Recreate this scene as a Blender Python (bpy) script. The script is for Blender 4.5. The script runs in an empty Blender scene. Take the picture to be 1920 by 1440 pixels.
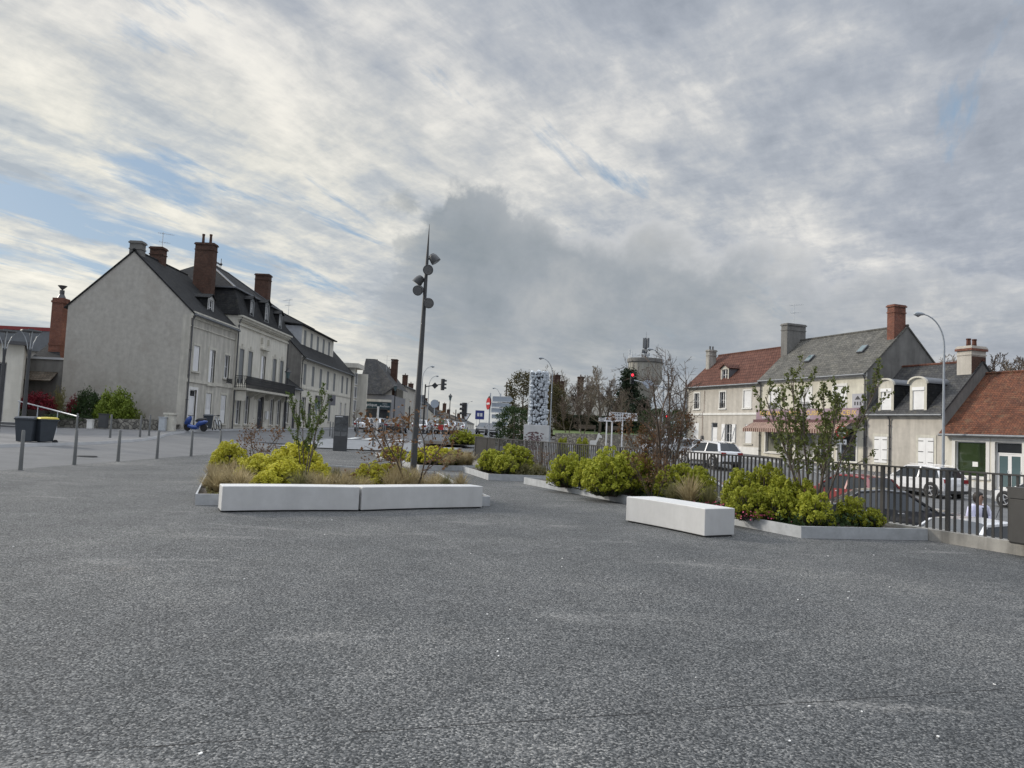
import bpy, math, random
import numpy as np
from mathutils import Vector, Matrix
sc = bpy.context.scene
COL = sc.collection
R = math.radians
random.seed(7)
rng = np.random.default_rng(11)

# ------------------------------------------------------------------ camera model
FPX, EYE = 1400.0, 1.6
PITCH, ROLL = math.atan(88 / 1400.0), R(2.6)
cF = Vector((0, math.cos(PITCH), math.sin(PITCH)))
cU0 = Vector((0, -math.sin(PITCH), math.cos(PITCH)))
cR0 = Vector((1, 0, 0))
cR = cR0 * math.cos(ROLL) + cU0 * math.sin(ROLL)
cU = -cR0 * math.sin(ROLL) + cU0 * math.cos(ROLL)
CAM = Vector((0, 0, EYE))

def proj(x, y, z):
    d = Vector((x, y, z)) - CAM
    w = d.dot(cF)
    return 960 + FPX * d.dot(cR) / w, 720 - FPX * d.dot(cU) / w

def interp(v, tab):
    if v <= tab[0][0]: return tab[0][1]
    for (a, p), (b, q) in zip(tab, tab[1:]):
        if v <= b: return p + (q - p) * (v - a) / (b - a)
    return tab[-1][1]

def sst(t):
    t = min(1, max(0, t)); return t * t * (3 - 2 * t)

HL = [(0, 0), (33, 0), (42, .16), (50, .45), (70, .72), (100, 1.1), (400, 1.7), (3000, 1.7)]
HR = [(0, -1.8), (10, -1.55), (15, -1.4), (24, -1.1), (33, -.95), (40, -.82), (45, -.5), (51, -.1), (61, .4), (71, .6), (100, 1.1), (400, 1.7), (3000, 1.7)]
def FX(y): return 7.3 - .45 * (y - 13.8)          # the plaza's edge, where the railing stands
FEND = 33.8
def h(x, y):
    hl, hr = interp(y, HL), interp(y, HR)
    if x < -13: hl += .2 * sst((-13 - x) / 5.5) * (1 - sst((y - 50) / 30))
    if y < FEND: w = 1.0 if x > FX(y) + .1 else 0.0
    else: w = sst((x + 1.4) / 10)
    return hl * (1 - w) + hr * w

def XY(px, Y, z=None):
    """the point at depth Y seen in picture column px"""
    x = (px - 960) / FPX * Y
    for _ in range(6):
        zz = h(x, Y) if z is None else z
        x += (px - proj(x, Y, zz)[0]) / FPX * Y
    return x
def ZA(py, x, Y):
    """height at (x, Y) seen in picture row py"""
    z = 1.6
    for _ in range(6):
        z -= (py - proj(x, Y, z)[1]) / FPX * Y
    return z

# ------------------------------------------------------------------ mesh builder
class MB:
    def __init__(s): s.v, s.f, s.m, s.mi = [], [], [], 0
    def add(s, vs, fs):
        o = len(s.v); s.v += [tuple(p) for p in vs]
        s.f += [[i + o for i in f] for f in fs]; s.m += [s.mi] * len(fs); return s
    def box(s, x0, x1, y0, y1, z0, z1):
        return s.add([(x0,y0,z0),(x1,y0,z0),(x1,y1,z0),(x0,y1,z0),(x0,y0,z1),(x1,y0,z1),(x1,y1,z1),(x0,y1,z1)],
              [(0,3,2,1),(4,5,6,7),(0,1,5,4),(1,2,6,5),(2,3,7,6),(3,0,4,7)])
    def obox(s, c, sx, sy, sz, rz=0, rx=0, ry=0):
        m = Matrix.Rotation(rz, 3, 'Z') @ Matrix.Rotation(ry, 3, 'Y') @ Matrix.Rotation(rx, 3, 'X')
        vs = [Vector(c) + m @ Vector((a*sx/2, b*sy/2, d*sz/2)) for d in (-1,1) for a,b in ((-1,-1),(1,-1),(1,1),(-1,1))]
        return s.add(vs, [(0,3,2,1),(4,5,6,7),(0,1,5,4),(1,2,6,5),(2,3,7,6),(3,0,4,7)])
    def bar(s, a, b, w, t=None):
        a, b = Vector(a), Vector(b); t = t or w
        d = (b - a).normalized(); u = d.cross(Vector((0,0,1)))
        if u.length < 1e-4: u = Vector((1,0,0))
        u.normalize(); n = u.cross(d)
        vs = [p + u*(i*w/2) + n*(j*t/2) for p in (a,b) for i,j in ((-1,-1),(1,-1),(1,1),(-1,1))]
        return s.add(vs, [(0,1,2,3),(7,6,5,4),(0,4,5,1),(1,5,6,2),(2,6,7,3),(3,7,4,0)])
    def face(s, *p): return s.add(p, [tuple(range(len(p)))])
    def tube(s, pts, rad, n=8, cap=True):
        pts = [Vector(p) for p in pts]
        if not hasattr(rad, '__len__'): rad = [rad] * len(pts)
        o = len(s.v); prev = None
        for i, p in enumerate(pts):
            d = (pts[min(i+1, len(pts)-1)] - pts[max(i-1, 0)]).normalized()
            u = prev - d * prev.dot(d) if prev else d.cross(Vector((0,1,0)) if abs(d.y) < .9 else Vector((1,0,0)))
            u.normalize(); prev = u; w = d.cross(u)
            for k in range(n):
                a = 2*math.pi*k/n
                s.v.append(tuple(p + (u*math.cos(a) + w*math.sin(a)) * rad[i]))
        for i in range(len(pts)-1):
            for k in range(n):
                s.f.append([o+i*n+k, o+i*n+(k+1)%n, o+(i+1)*n+(k+1)%n, o+(i+1)*n+k]); s.m.append(s.mi)
        if cap:
            s.f.append([o+k for k in range(n)][::-1]); s.m.append(s.mi)
            s.f.append([o+(len(pts)-1)*n+k for k in range(n)]); s.m.append(s.mi)
        return s
    def lathe(s, prof, c=(0,0,0), n=16, ax='z'):
        o = len(s.v)
        for r, z in prof:
            for k in range(n):
                a = 2*math.pi*k/n; q = (r*math.cos(a), r*math.sin(a), z)
                if ax == 'y': q = (q[0], q[2], q[1])
                if ax == 'x': q = (q[2], q[0], q[1])
                s.v.append((c[0]+q[0], c[1]+q[1], c[2]+q[2]))
        for i in range(len(prof)-1):
            for k in range(n):
                s.f.append([o+i*n+k, o+i*n+(k+1)%n, o+(i+1)*n+(k+1)%n, o+(i+1)*n+k]); s.m.append(s.mi)
        s.f.append([o+k for k in range(n)][::-1]); s.m.append(s.mi)
        s.f.append([o+(len(prof)-1)*n+k for k in range(n)]); s.m.append(s.mi)
        return s
    def prism(s, poly, z0, z1):
        n = len(poly)
        vs = [(x,y,z0) for x,y in poly] + [(x,y,z1) for x,y in poly]
        return s.add(vs, [tuple(range(n))[::-1], tuple(range(n,2*n))] + [(i,(i+1)%n,n+(i+1)%n,n+i) for i in range(n)])
    def slab(s, poly, t):
        """polygon in space thickened downwards along its normal"""
        P = [Vector(p) for p in poly]; nrm = (P[1]-P[0]).cross(P[2]-P[0]).normalized()
        if nrm.z < 0: nrm = -nrm
        n = len(P); vs = P + [p - nrm*t for p in P]
        return s.add(vs, [tuple(range(n)), tuple(range(n,2*n))[::-1]] + [(i,n+i,n+(i+1)%n,(i+1)%n) for i in range(n)])
    def leaves(s, cen, size, nrm=None, asp=.6):
        cen = np.asarray(cen, float); n = len(cen)
        if n == 0: return s
        if nrm is None: nrm = rng.normal(size=(n,3))
        nrm = nrm / (np.linalg.norm(nrm, axis=1, keepdims=True) + 1e-9)
        t = rng.normal(size=(n,3)); u = np.cross(nrm, t); u /= (np.linalg.norm(u, axis=1, keepdims=True) + 1e-9)
        w = np.cross(nrm, u); sz = np.asarray(size).reshape(-1,1) * np.ones((n,1))
        q = np.stack([cen - u*sz, cen - w*sz*asp, cen + u*sz, cen + w*sz*asp], 1).reshape(-1,3)
        o = len(s.v); s.v += [tuple(p) for p in q.tolist()]
        s.f += [[o+4*i, o+4*i+1, o+4*i+2, o+4*i+3] for i in range(n)]; s.m += [s.mi]*n
        return s
    def build(s, name, mats, parent=None, smooth=False, bevel=0, **kw):
        me = bpy.data.meshes.new(name); me.from_pydata(s.v, [], s.f)
        for m in (mats if isinstance(mats, (list, tuple)) else [mats]): me.materials.append(m)
        if any(s.m): me.polygons.foreach_set('material_index', s.m)
        if smooth:
            me.polygons.foreach_set('use_smooth', [True]*len(s.f))
            if smooth is not True: me.set_sharp_from_angle(angle=R(smooth))
        me.update()
        o = bpy.data.objects.new(name, me); COL.objects.link(o)
        if parent: o.parent = parent
        if bevel:
            b = o.modifiers.new('bevel', 'BEVEL'); b.width = bevel; b.segments = 2; b.limit_method = 'ANGLE'
        for k, v in kw.items(): o[k] = v
        return o

def thing(name, label, cat, loc=(0,0,0), rz=0, group=None, sca=1):
    o = bpy.data.objects.new(name, None); COL.objects.link(o)
    o.location = loc; o.rotation_euler = (0,0,rz); o.scale = (sca,)*3
    o['label'] = label; o['category'] = cat
    if group: o['group'] = group
    return o
def tag(o, label, cat, group=None):
    o['label'] = label; o['category'] = cat
    if group: o['group'] = group
    return o
def dup(root, loc, rz=0, label=None, group=None, sca=None):
    r = root.copy(); COL.objects.link(r); r.location = loc; r.rotation_euler = (0,0,rz)
    if sca: r.scale = (sca,)*3 if not hasattr(sca, '__len__') else sca
    if label: r['label'] = label
    if group: r['group'] = group
    for ch in root.children:
        c = ch.copy(); COL.objects.link(c); c.parent = r
        for g in ch.children:
            d = g.copy(); COL.objects.link(d); d.parent = c
    return r
class Kind:
    """first placement moves the prototype itself, later ones copy it with its parts"""
    def __init__(s, root): s.root, s.used = root, False
    def at(s, loc, rz, label, group=None, sca=1):
        if s.used: return dup(s.root, loc, rz, label, group, sca)
        s.used = True; o = s.root; o.location = loc; o.rotation_euler = (0,0,rz)
        o.scale = (sca,)*3 if not hasattr(sca, '__len__') else sca
        o['label'] = label
        if group: o['group'] = group
        return o
def text(s, name, size, mat, parent, loc, rot, ext=.004, align='CENTER', sx=1.0):
    c = bpy.data.curves.new(name, 'FONT'); c.body = s; c.size = size; c.extrude = ext
    c.align_x = align; c.align_y = 'CENTER'; c.materials.append(mat)
    t = bpy.data.objects.new(name, c); me = bpy.data.meshes.new_from_object(t); bpy.data.objects.remove(t)
    o = bpy.data.objects.new(name, me); COL.objects.link(o); o.parent = parent
    o.location = loc; o.rotation_euler = rot; o.scale = (sx, 1, 1)
    return o

# ------------------------------------------------------------------ materials
def _nt(name):
    m = bpy.data.materials.new(name); m.use_nodes = True
    nt = m.node_tree; return m, nt, nt.nodes['Principled BSDF']
def N(nt, t, **kw):
    n = nt.nodes.new('ShaderNode' + t)
    for k, v in kw.items():
        if k in n.inputs.keys(): n.inputs[k].default_value = v
        else: setattr(n, k, v)
    return n
def ramp(nt, fac, stops):
    r = nt.nodes.new('ShaderNodeValToRGB'); e = r.color_ramp.elements
    while len(e) < len(stops): e.new(.5)
    for i, (p, c) in enumerate(stops):
        e[i].position = p; e[i].color = (*c, 1) if hasattr(c, '__len__') else (c, c, c, 1)
    nt.links.new(fac, r.inputs[0]); return r.outputs[0]
def mix(nt, a, b, fac, mode='MIX'):
    m = nt.nodes.new('ShaderNodeMix'); m.data_type = 'RGBA'; m.blend_type = mode
    for k, v in ((0, fac), (6, a), (7, b)):
        sock = m.inputs[k]
        if hasattr(v, 'links'): nt.links.new(v, sock)
        elif hasattr(v, '__len__'): sock.default_value = (*v, 1)
        else: sock.default_value = v if k == 0 else (v, v, v, 1)
    return m.outputs[2]
def math_(nt, op, a, b=0.0, c=None):
    m = nt.nodes.new('ShaderNodeMath'); m.operation = op
    for i, v in enumerate((a, b, c)):
        if v is None: continue
        if hasattr(v, 'links'): nt.links.new(v, m.inputs[i])
        else: m.inputs[i].default_value = v
    return m.outputs[0]
def noise(nt, vec, scale, detail=6, rough=.6, dist=0, sc3=None):
    if sc3:
        mp = N(nt, 'Mapping'); mp.inputs['Scale'].default_value = sc3
        nt.links.new(vec, mp.inputs[0]); vec = mp.outputs[0]
    n = N(nt, 'TexNoise', Scale=scale, Detail=detail, Roughness=rough, Distortion=dist)
    nt.links.new(vec, n.inputs['Vector']); return n.outputs[0]
def bump(nt, p, hgt, strength, dist=.02):
    b = N(nt, 'Bump', Strength=strength, Distance=dist); nt.links.new(hgt, b.inputs['Height'])
    nt.links.new(b.outputs[0], p.inputs['Normal'])
def sc_(c, k): return tuple(min(1, x*k) for x in c)

def mat(name, col, rough=.8, var=.2, scale=2.5, bmp=.15, bscale=40, metal=0, streak=0, spec=.5, stain=None, coat=0, rnd=0):
    m, nt, p = _nt(name)
    tc = N(nt, 'TexCoord').outputs['Object']
    n1 = noise(nt, tc, scale, 8, .65)
    c = ramp(nt, n1, [(.3, sc_(col, 1-var)), (.7, sc_(col, 1+var))])
    if streak:
        n2 = noise(nt, tc, 3.0, 6, .6, sc3=(.75, .75, .1))
        c = mix(nt, c, ramp(nt, n2, [(.35, 1-streak), (.6, 1.0)]), 1.0, 'MULTIPLY')
    if stain:
        n3 = noise(nt, tc, .55, 5, .6, .4)
        c = mix(nt, c, stain, ramp(nt, n3, [(.5, 0.0), (.72, .75)]))
    if rnd:
        oi = N(nt, 'ObjectInfo').outputs['Random']
        c = mix(nt, c, ramp(nt, oi, [(0, 1-rnd), (1, 1+rnd*.3)]), 1.0, 'MULTIPLY')
    nt.links.new(c, p.inputs['Base Color'])
    p.inputs['Roughness'].default_value = rough; p.inputs['Metallic'].default_value = metal
    p.inputs['Specular IOR Level'].default_value = spec
    if coat: p.inputs['Coat Weight'].default_value = coat; p.inputs['Coat Roughness'].default_value = .06
    if bmp: bump(nt, p, noise(nt, tc, bscale, 4, .6), bmp)
    return m
def courses(name, c1, c2, mortar, bw, bh, msize=.012, rough=.85, bmp=.6, moss=None, off=.5, kz=1.0, var=.35):
    """bricks, slates or tiles laid in courses; u runs along the wall or eave, v up it"""
    m, nt, p = _nt(name)
    tc = N(nt, 'TexCoord').outputs['Object']
    sx = N(nt, 'SeparateXYZ'); nt.links.new(tc, sx.inputs[0])
    cb = N(nt, 'CombineXYZ')
    nt.links.new(math_(nt, 'ADD', sx.outputs[0], sx.outputs[1]), cb.inputs[0])
    nt.links.new(math_(nt, 'MULTIPLY', sx.outputs[2], kz), cb.inputs[1])
    b = N(nt, 'TexBrick', offset=off)
    nt.links.new(cb.outputs[0], b.inputs['Vector'])
    b.inputs['Color1'].default_value = (*c1,1); b.inputs['Color2'].default_value = (*c2,1); b.inputs['Mortar'].default_value = (*mortar,1)
    b.inputs['Scale'].default_value = 1; b.inputs['Mortar Size'].default_value = msize
    b.inputs['Brick Width'].default_value = bw; b.inputs['Row Height'].default_value = bh
    n1 = noise(nt, tc, 1.3, 8, .7)
    c = mix(nt, b.outputs[0], ramp(nt, n1, [(.3, 1-var), (.7, 1+var*.6)]), 1.0, 'MULTIPLY')
    n0 = noise(nt, tc, 9, 4, .7)
    c = mix(nt, c, ramp(nt, n0, [(.3, .8), (.7, 1.2)]), 1.0, 'MULTIPLY')
    if moss:
        n2 = noise(nt, tc, 2.1, 9, .75, .3)
        c = mix(nt, c, moss, ramp(nt, n2, [(.52, 0.0), (.68, .8)]))
    nt.links.new(c, p.inputs['Base Color']); p.inputs['Roughness'].default_value = rough
    p.inputs['Specular IOR Level'].default_value = .18
    fr = math_(nt, 'FRACT', math_(nt, 'DIVIDE', math_(nt, 'MULTIPLY', sx.outputs[2], kz), bh))
    hg = math_(nt, 'SUBTRACT', math_(nt, 'MULTIPLY', n0, .5), math_(nt, 'ADD', math_(nt, 'MULTIPLY', fr, .5), b.outputs['Fac']))
    bump(nt, p, hg, bmp, .03)
    return m
def leafmat(name, c1, c2, tr=.35, rnd=.3, scale=5):
    m, nt, p = _nt(name)
    tc = N(nt, 'TexCoord').outputs['Object']
    c = ramp(nt, noise(nt, tc, scale, 5, .8), [(.32, c1), (.68, c2)])
    oi = N(nt, 'ObjectInfo').outputs['Random']
    c = mix(nt, c, ramp(nt, oi, [(0, 1-rnd), (1, 1+rnd*.5)]), 1.0, 'MULTIPLY')
    nt.links.new(c, p.inputs['Base Color']); p.inputs['Roughness'].default_value = .65
    p.inputs['Specular IOR Level'].default_value = .25
    t = N(nt, 'BsdfTranslucent'); nt.links.new(c, t.inputs[0])
    ms = N(nt, 'MixShader'); ms.inputs[0].default_value = tr
    nt.links.new(p.outputs[0], ms.inputs[1]); nt.links.new(t.outputs[0], ms.inputs[2])
    nt.links.new(ms.outputs[0], nt.nodes['Material Output'].inputs[0])
    return m
def glow(name, col, k):
    m, nt, p = _nt(name); p.inputs['Base Color'].default_value = (*col,1)
    p.inputs['Emission Color'].default_value = (*col,1); p.inputs['Emission Strength'].default_value = k
    return m

M = {}
M['render_grey'] = mat('grey render', (.43,.41,.372), .92, .13, 3.2, .35, 30, streak=.08, stain=(.33,.305,.27))
M['render_old'] = mat('weathered cream render', (.56,.535,.475), .9, .12, 1.6, .2, 50, streak=.3, stain=(.4,.38,.33))
M['render_pale'] = mat('pale render', (.7,.67,.59), .9, .08, 1.4, .2, 50, streak=.16, stain=(.58,.55,.47))
M['render_beige'] = mat('beige render', (.54,.505,.45), .9, .1, 2.2, .3, 40, streak=.2, stain=(.42,.39,.34))
M['render_cream'] = mat('cream render', (.66,.63,.53), .9, .1, 2.2, .25, 60, streak=.18, stain=(.51,.48,.39))
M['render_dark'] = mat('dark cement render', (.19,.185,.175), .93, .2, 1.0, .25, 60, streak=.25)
M['stone'] = mat('pale dressed stone', (.6,.575,.5), .85, .12, 3, .15, 60, streak=.2)
M['white_trim'] = mat('white painted trim', (.76,.75,.72), .7, .06, 3, .06, 60, streak=.12)
M['white_paint'] = mat('white paint', (.8,.8,.8), .5, .05, 3, .03, 60, streak=.06)
M['mid_shutter'] = mat('mid grey shutter paint', (.21,.22,.225), .6, .08, 3, .05, 40)
M['grey_shutter'] = mat('grey white shutter paint', (.55,.55,.54), .6, .08, 3, .05, 40, streak=.12)
M['slate'] = courses('slate roof', (.05,.051,.054), (.075,.075,.076), (.025,.025,.025), .24, .16, .008, .75, .6, moss=(.12,.115,.095))
M['slate_dark'] = courses('dark slate roof', (.017,.018,.02), (.028,.029,.031), (.008,.008,.008), .24, .16, .008, .8, .6, moss=(.045,.043,.036))
M['slate_lichen'] = courses('lichen covered slate roof', (.095,.093,.085), (.135,.13,.118), (.04,.04,.037), .25, .17, .008, .8, .6, moss=(.2,.19,.16))
M['tile_brown'] = courses('brown interlocking tile roof', (.1,.042,.03), (.13,.058,.041), (.032,.015,.012), .3, .3, .012, .8, 1.0, off=0, moss=(.12,.06,.045))
M['tile_orange'] = courses('orange flat tile roof', (.175,.07,.04), (.105,.048,.033), (.05,.027,.02), .17, .115, .006, .85, 1.0, moss=(.16,.105,.065))
M['tile_old'] = courses('old grey brown tiles', (.12,.1,.08), (.17,.14,.11), (.04,.035,.03), .2, .12, .01, .9, 1.0, moss=(.2,.19,.16))
M['brick'] = courses('red brick', (.24,.085,.055), (.17,.062,.045), (.2,.16,.13), .22, .065, .009, .9, .4)
M['brick_old'] = courses('sooty brown brick', (.12,.06,.043), (.085,.045,.035), (.1,.085,.07), .22, .065, .009, .9, .4)
M['rubble'] = None
M['zinc'] = mat('zinc', (.15,.16,.175), .5, .15, 3, .05, 20, metal=.3)
M['zinc_pale'] = mat('pale zinc flashing', (.55,.57,.6), .4, .1, 3, .03, 20, metal=.4)
M['iron'] = mat('black ironwork', (.025,.026,.03), .5, .2, 6, .05, 40)
M['pipe'] = mat('dark downpipe', (.08,.08,.085), .5, .2, 6, .05, 40)
M['anthracite'] = mat('anthracite painted steel', (.06,.062,.066), .5, .15, 3, .05, 60)
M['railing'] = mat('bronze grey painted railing', (.05,.048,.046), .5, .15, 5, .04, 60)
M['galv'] = mat('galvanised steel', (.5,.53,.56), .5, .12, 6, .05, 40, metal=.25)
M['lamp_grey'] = mat('grey lamp post paint', (.33,.36,.39), .45, .1, 4, .03, 40)
M['bollard'] = mat('grey bollard paint', (.14,.145,.145), .55, .12, 5, .06, 40)
M['bench'] = mat('smooth white precast concrete', (.57,.57,.565), .6, .05, 6, .08, 120, streak=.1, stain=(.53,.525,.505))
M['kerb'] = mat('galvanised planter edging', (.42,.435,.45), .6, .16, 5, .06, 30, metal=.15)
M['kerb_dark'] = M['kerb']
M['concrete'] = mat('weathered concrete', (.38,.365,.335), .9, .2, 3, .25, 40, streak=.5)
M['soil'] = mat('mulch', (.07,.058,.045), .95, .5, 14, .6, 25)
M['asphalt'] = mat('asphalt', (.11,.113,.116), .85, .16, 1.2, .3, 120, stain=(.14,.141,.142))
M['asphalt_new'] = mat('road asphalt', (.105,.108,.112), .82, .14, .8, .3, 120, stain=(.14,.142,.145))
M['paving'] = mat('pale pavement', (.25,.255,.26), .85, .14, 1.5, .2, 60, stain=(.31,.31,.31))
M['pavement'] = mat('grey pavement asphalt', (.14,.14,.143), .9, .16, 1.2, .3, 100, stain=(.18,.18,.18))
M['roadpaint'] = mat('white road paint', (.7,.7,.68), .7, .12, 8, .05, 40)
M['grass'] = mat('lawn', (.085,.12,.035), .95, .3, 6, .5, 30)
M['bark'] = mat('grey bark', (.13,.105,.085), .9, .3, 8, .4, 30)
M['twig'] = mat('brown twigs', (.105,.078,.06), .9, .25, 4, 0)
M['twig_pale'] = mat('pale twigs', (.2,.165,.125), .9, .25, 4, 0)
M['rubber'] = mat('black rubber', (.02,.02,.021), .8, .2, 8, .1, 60)
M['plastic_black'] = mat('black plastic', (.03,.031,.034), .5, .15, 5, .05, 60)
M['bin_grey'] = mat('slate grey bin plastic', (.045,.055,.068), .5, .12, 4, .04, 60)
M['yellow'] = mat('yellow bin lid', (.62,.52,.09), .5, .1, 4, .04, 40)
M['red'] = mat('red sign enamel', (.5,.025,.03), .4, .06, 3, 0)
M['green'] = mat('green enamel', (.02,.22,.09), .5, .1, 3, 0)
M['blue'] = mat('blue enamel', (.03,.045,.22), .4, .06, 3, 0)
M['white_sign'] = mat('white enamel', (.75,.76,.78), .4, .04, 3, 0)
M['letter_black'] = mat('black lettering', (.02,.02,.025), .5, 0, 3, 0)
M['sign_back'] = mat('grey back of sign', (.4,.45,.52), .5, .08, 3, .03, 20, metal=.2)
M['awning'] = None
M['teal_dark'] = mat('dark teal fascia', (.02,.05,.06), .4, .1, 2, 0)
M['teal_pane'] = mat('teal interior', (.03,.1,.1), .3, .4, 1.5, 0)
M['door_dark'] = mat('dark blue door paint', (.03,.035,.05), .5, .15, 3, .05, 30)
M['paper'] = mat('white paper', (.8,.8,.78), .8, .03, 3, 0)
M['chrome'] = mat('bright alloy', (.65,.66,.68), .3, .08, 3, 0, metal=.3)
M['lens'] = mat('lamp lens', (.14,.145,.155), .15, .05, 3, 0, spec=.8)
M['tail'] = mat('red tail lens', (.25,.01,.012), .2, .05, 3, 0)
M['skin'] = mat('skin', (.42,.25,.18), .55, .08, 8, .05, 60)
M['hair'] = mat('dark hair', (.018,.013,.011), .6, .3, 20, .3, 60)
M['red_light'] = glow('lit red lamp', (1,.03,.05), 3)
def paint(name, c, metal=0.0):
    return mat(name, c, .3, .03, 2, 0, metal=metal, coat=1.0)
M['car_white'] = paint('white car paint', (.78,.78,.79))
M['car_dark'] = paint('dark grey car paint', (.05,.052,.058), .3)
M['car_black'] = paint('black car paint', (.015,.015,.017))
M['car_red'] = paint('red car paint', (.22,.018,.018))
M['car_silver'] = paint('silver car paint', (.5,.51,.53), .4)
M['scooter_blue'] = paint('blue scooter paint', (.02,.07,.3))
def glassmat(name, c, rough=.06):
    m, nt, p = _nt(name); p.inputs['Base Color'].default_value = (*c,1)
    p.inputs['Roughness'].default_value = rough; p.inputs['Specular IOR Level'].default_value = .8
    tc = N(nt, 'TexCoord').outputs['Object']
    bump(nt, p, noise(nt, tc, .9, 2), .05, .05)
    return m
M['green_panel'] = glassmat('green backed shop window', (.032,.052,.018), .05)
M['glass'] = glassmat('dark window glass', (.03,.034,.04))
M['glass_curtain'] = glassmat('window glass with net curtain', (.24,.24,.235), .12)
M['glass_car'] = glassmat('tinted car glass', (.02,.025,.03), .03)
M['glass_blue'] = glassmat('pale shop window glass', (.1,.15,.16), .05)

def m_rubble():
    m, nt, p = _nt('rubble stone'); tc = N(nt, 'TexCoord').outputs['Object']
    v = N(nt, 'TexVoronoi', feature='DISTANCE_TO_EDGE', Scale=4.2); w = N(nt, 'TexVoronoi', Scale=4.2)
    nt.links.new(tc, v.inputs['Vector']); nt.links.new(tc, w.inputs['Vector'])
    c = ramp(nt, w.outputs['Color'], [(.2, (.14,.135,.12)), (.8, (.3,.285,.25))])
    c = mix(nt, (.08,.075,.07), c, ramp(nt, v.outputs[0], [(.01, 0.0), (.06, 1.0)]))
    c = mix(nt, c, ramp(nt, noise(nt, tc, 9, 6), [(.3, .7), (.7, 1.25)]), 1.0, 'MULTIPLY')
    nt.links.new(c, p.inputs['Base Color']); p.inputs['Roughness'].default_value = .9
    bump(nt, p, ramp(nt, v.outputs[0], [(0, 0.0), (.12, 1.0)]), .8, .06); return m
M['rubble'] = m_rubble()
def m_stripes():
    m, nt, p = _nt('striped awning cloth'); tc = N(nt, 'TexCoord').outputs['Object']
    sx = N(nt, 'SeparateXYZ'); nt.links.new(tc, sx.inputs[0])
    f = math_(nt, 'FRACT', math_(nt, 'MULTIPLY', sx.outputs[0], 4.0))
    c = mix(nt, (.11,.035,.03), (.4,.31,.25), math_(nt, 'GREATER_THAN', f, .5))
    c = mix(nt, c, ramp(nt, noise(nt, tc, 3, 6), [(.3, .75), (.7, 1.15)]), 1.0, 'MULTIPLY')
    nt.links.new(c, p.inputs['Base Color']); p.inputs['Roughness'].default_value = .9; return m
M['awning'] = m_stripes()
def ground_at(px, py):
    d = cF + cR*((px-960)/FPX) + cU*((720-py)/FPX); k = -EYE/d.z; return d.x*k, d.y*k
_a, _b = ground_at(600, 1378), ground_at(1900, 1291)
CRK = ((_b[1]-_a[1])/(_b[0]-_a[0]), _a[1] - (_b[1]-_a[1])/(_b[0]-_a[0])*_a[0])
def m_plaza():
    m, nt, p = _nt('exposed aggregate paving'); tc = N(nt, 'TexCoord').outputs['Object']
    v = N(nt, 'TexVoronoi', Scale=82, Randomness=1.0); nt.links.new(tc, v.inputs['Vector'])
    sp = N(nt, 'SeparateXYZ'); nt.links.new(v.outputs['Color'], sp.inputs[0])
    irr = noise(nt, tc, 55, 3, .7)
    t = math_(nt, 'ADD', math_(nt, 'MULTIPLY', sp.outputs[0], .5), math_(nt, 'MULTIPLY', irr, .85))
    c = ramp(nt, t, [(.42, (.02,.022,.024)), (.6, (.055,.059,.061)), (.76, (.112,.115,.117)), (.9, (.2,.2,.195)), (1.0, (.34,.335,.32))])
    big = noise(nt, tc, .35, 6, .62, .3)
    c = mix(nt, c, ramp(nt, big, [(.3, (.66,.68,.7)), (.55, (.98,.98,.98)), (.72, (1.3,1.28,1.24))]), 1.0, 'MULTIPLY')
    mid = noise(nt, tc, 1.7, 7, .7, .2)
    c = mix(nt, c, ramp(nt, mid, [(.3, .84), (.7, 1.14)]), 1.0, 'MULTIPLY')
    sx = N(nt, 'SeparateXYZ'); nt.links.new(tc, sx.inputs[0])
    ln0 = math_(nt, 'SUBTRACT', sx.outputs[1], math_(nt, 'ADD', math_(nt, 'MULTIPLY', sx.outputs[0], CRK[0]), CRK[1]))
    # pale lime bloom in patches drawn out across the paving
    st = noise(nt, tc, .8, 7, .62, .5, sc3=(.45, 1.5, 1)); fine = noise(nt, tc, 26, 3, .7)
    along = ramp(nt, math_(nt, 'ABSOLUTE', math_(nt, 'ADD', ln0, .2)), [(0.0, .05), (.3, 0.0)])
    st = math_(nt, 'ADD', st, along)
    bl = math_(nt, 'MULTIPLY', ramp(nt, st, [(.595, 0.0), (.75, .6)]), ramp(nt, fine, [(.42, 0.0), (.6, 1.0)]))
    c = mix(nt, c, (.44,.43,.41), bl)
    rust = noise(nt, tc, 1.1, 4, .6)
    c = mix(nt, c, (.26,.19,.12), math_(nt, 'MULTIPLY', ramp(nt, rust, [(.66, 0.0), (.8, .4)]), ramp(nt, fine, [(.45, 0.0), (.65, 1.0)])))
    # casting joint: a long thin crack
    sx = N(nt, 'SeparateXYZ'); nt.links.new(tc, sx.inputs[0])
    wob = math_(nt, 'MULTIPLY', math_(nt, 'SUBTRACT', noise(nt, tc, 3.5, 5), .5), .08)
    ln = math_(nt, 'ADD', math_(nt, 'SUBTRACT', sx.outputs[1], math_(nt, 'ADD', math_(nt, 'MULTIPLY', sx.outputs[0], CRK[0]), CRK[1])), wob)
    cr = math_(nt, 'MULTIPLY', math_(nt, 'LESS_THAN', math_(nt, 'ABSOLUTE', ln), .0065), math_(nt, 'GREATER_THAN', noise(nt, tc, 1.6, 4, .7), .46))
    c = mix(nt, c, (.008,.008,.009), math_(nt, 'MULTIPLY', cr, .95))
    nt.links.new(c, p.inputs['Base Color']); p.inputs['Roughness'].default_value = .85
    p.inputs['Specular IOR Level'].default_value = .35
    hg = math_(nt, 'MULTIPLY', v.outputs['Distance'], -1.0)
    bump(nt, p, hg, .6, .01); return m
M['plaza'] = m_plaza()
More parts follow.
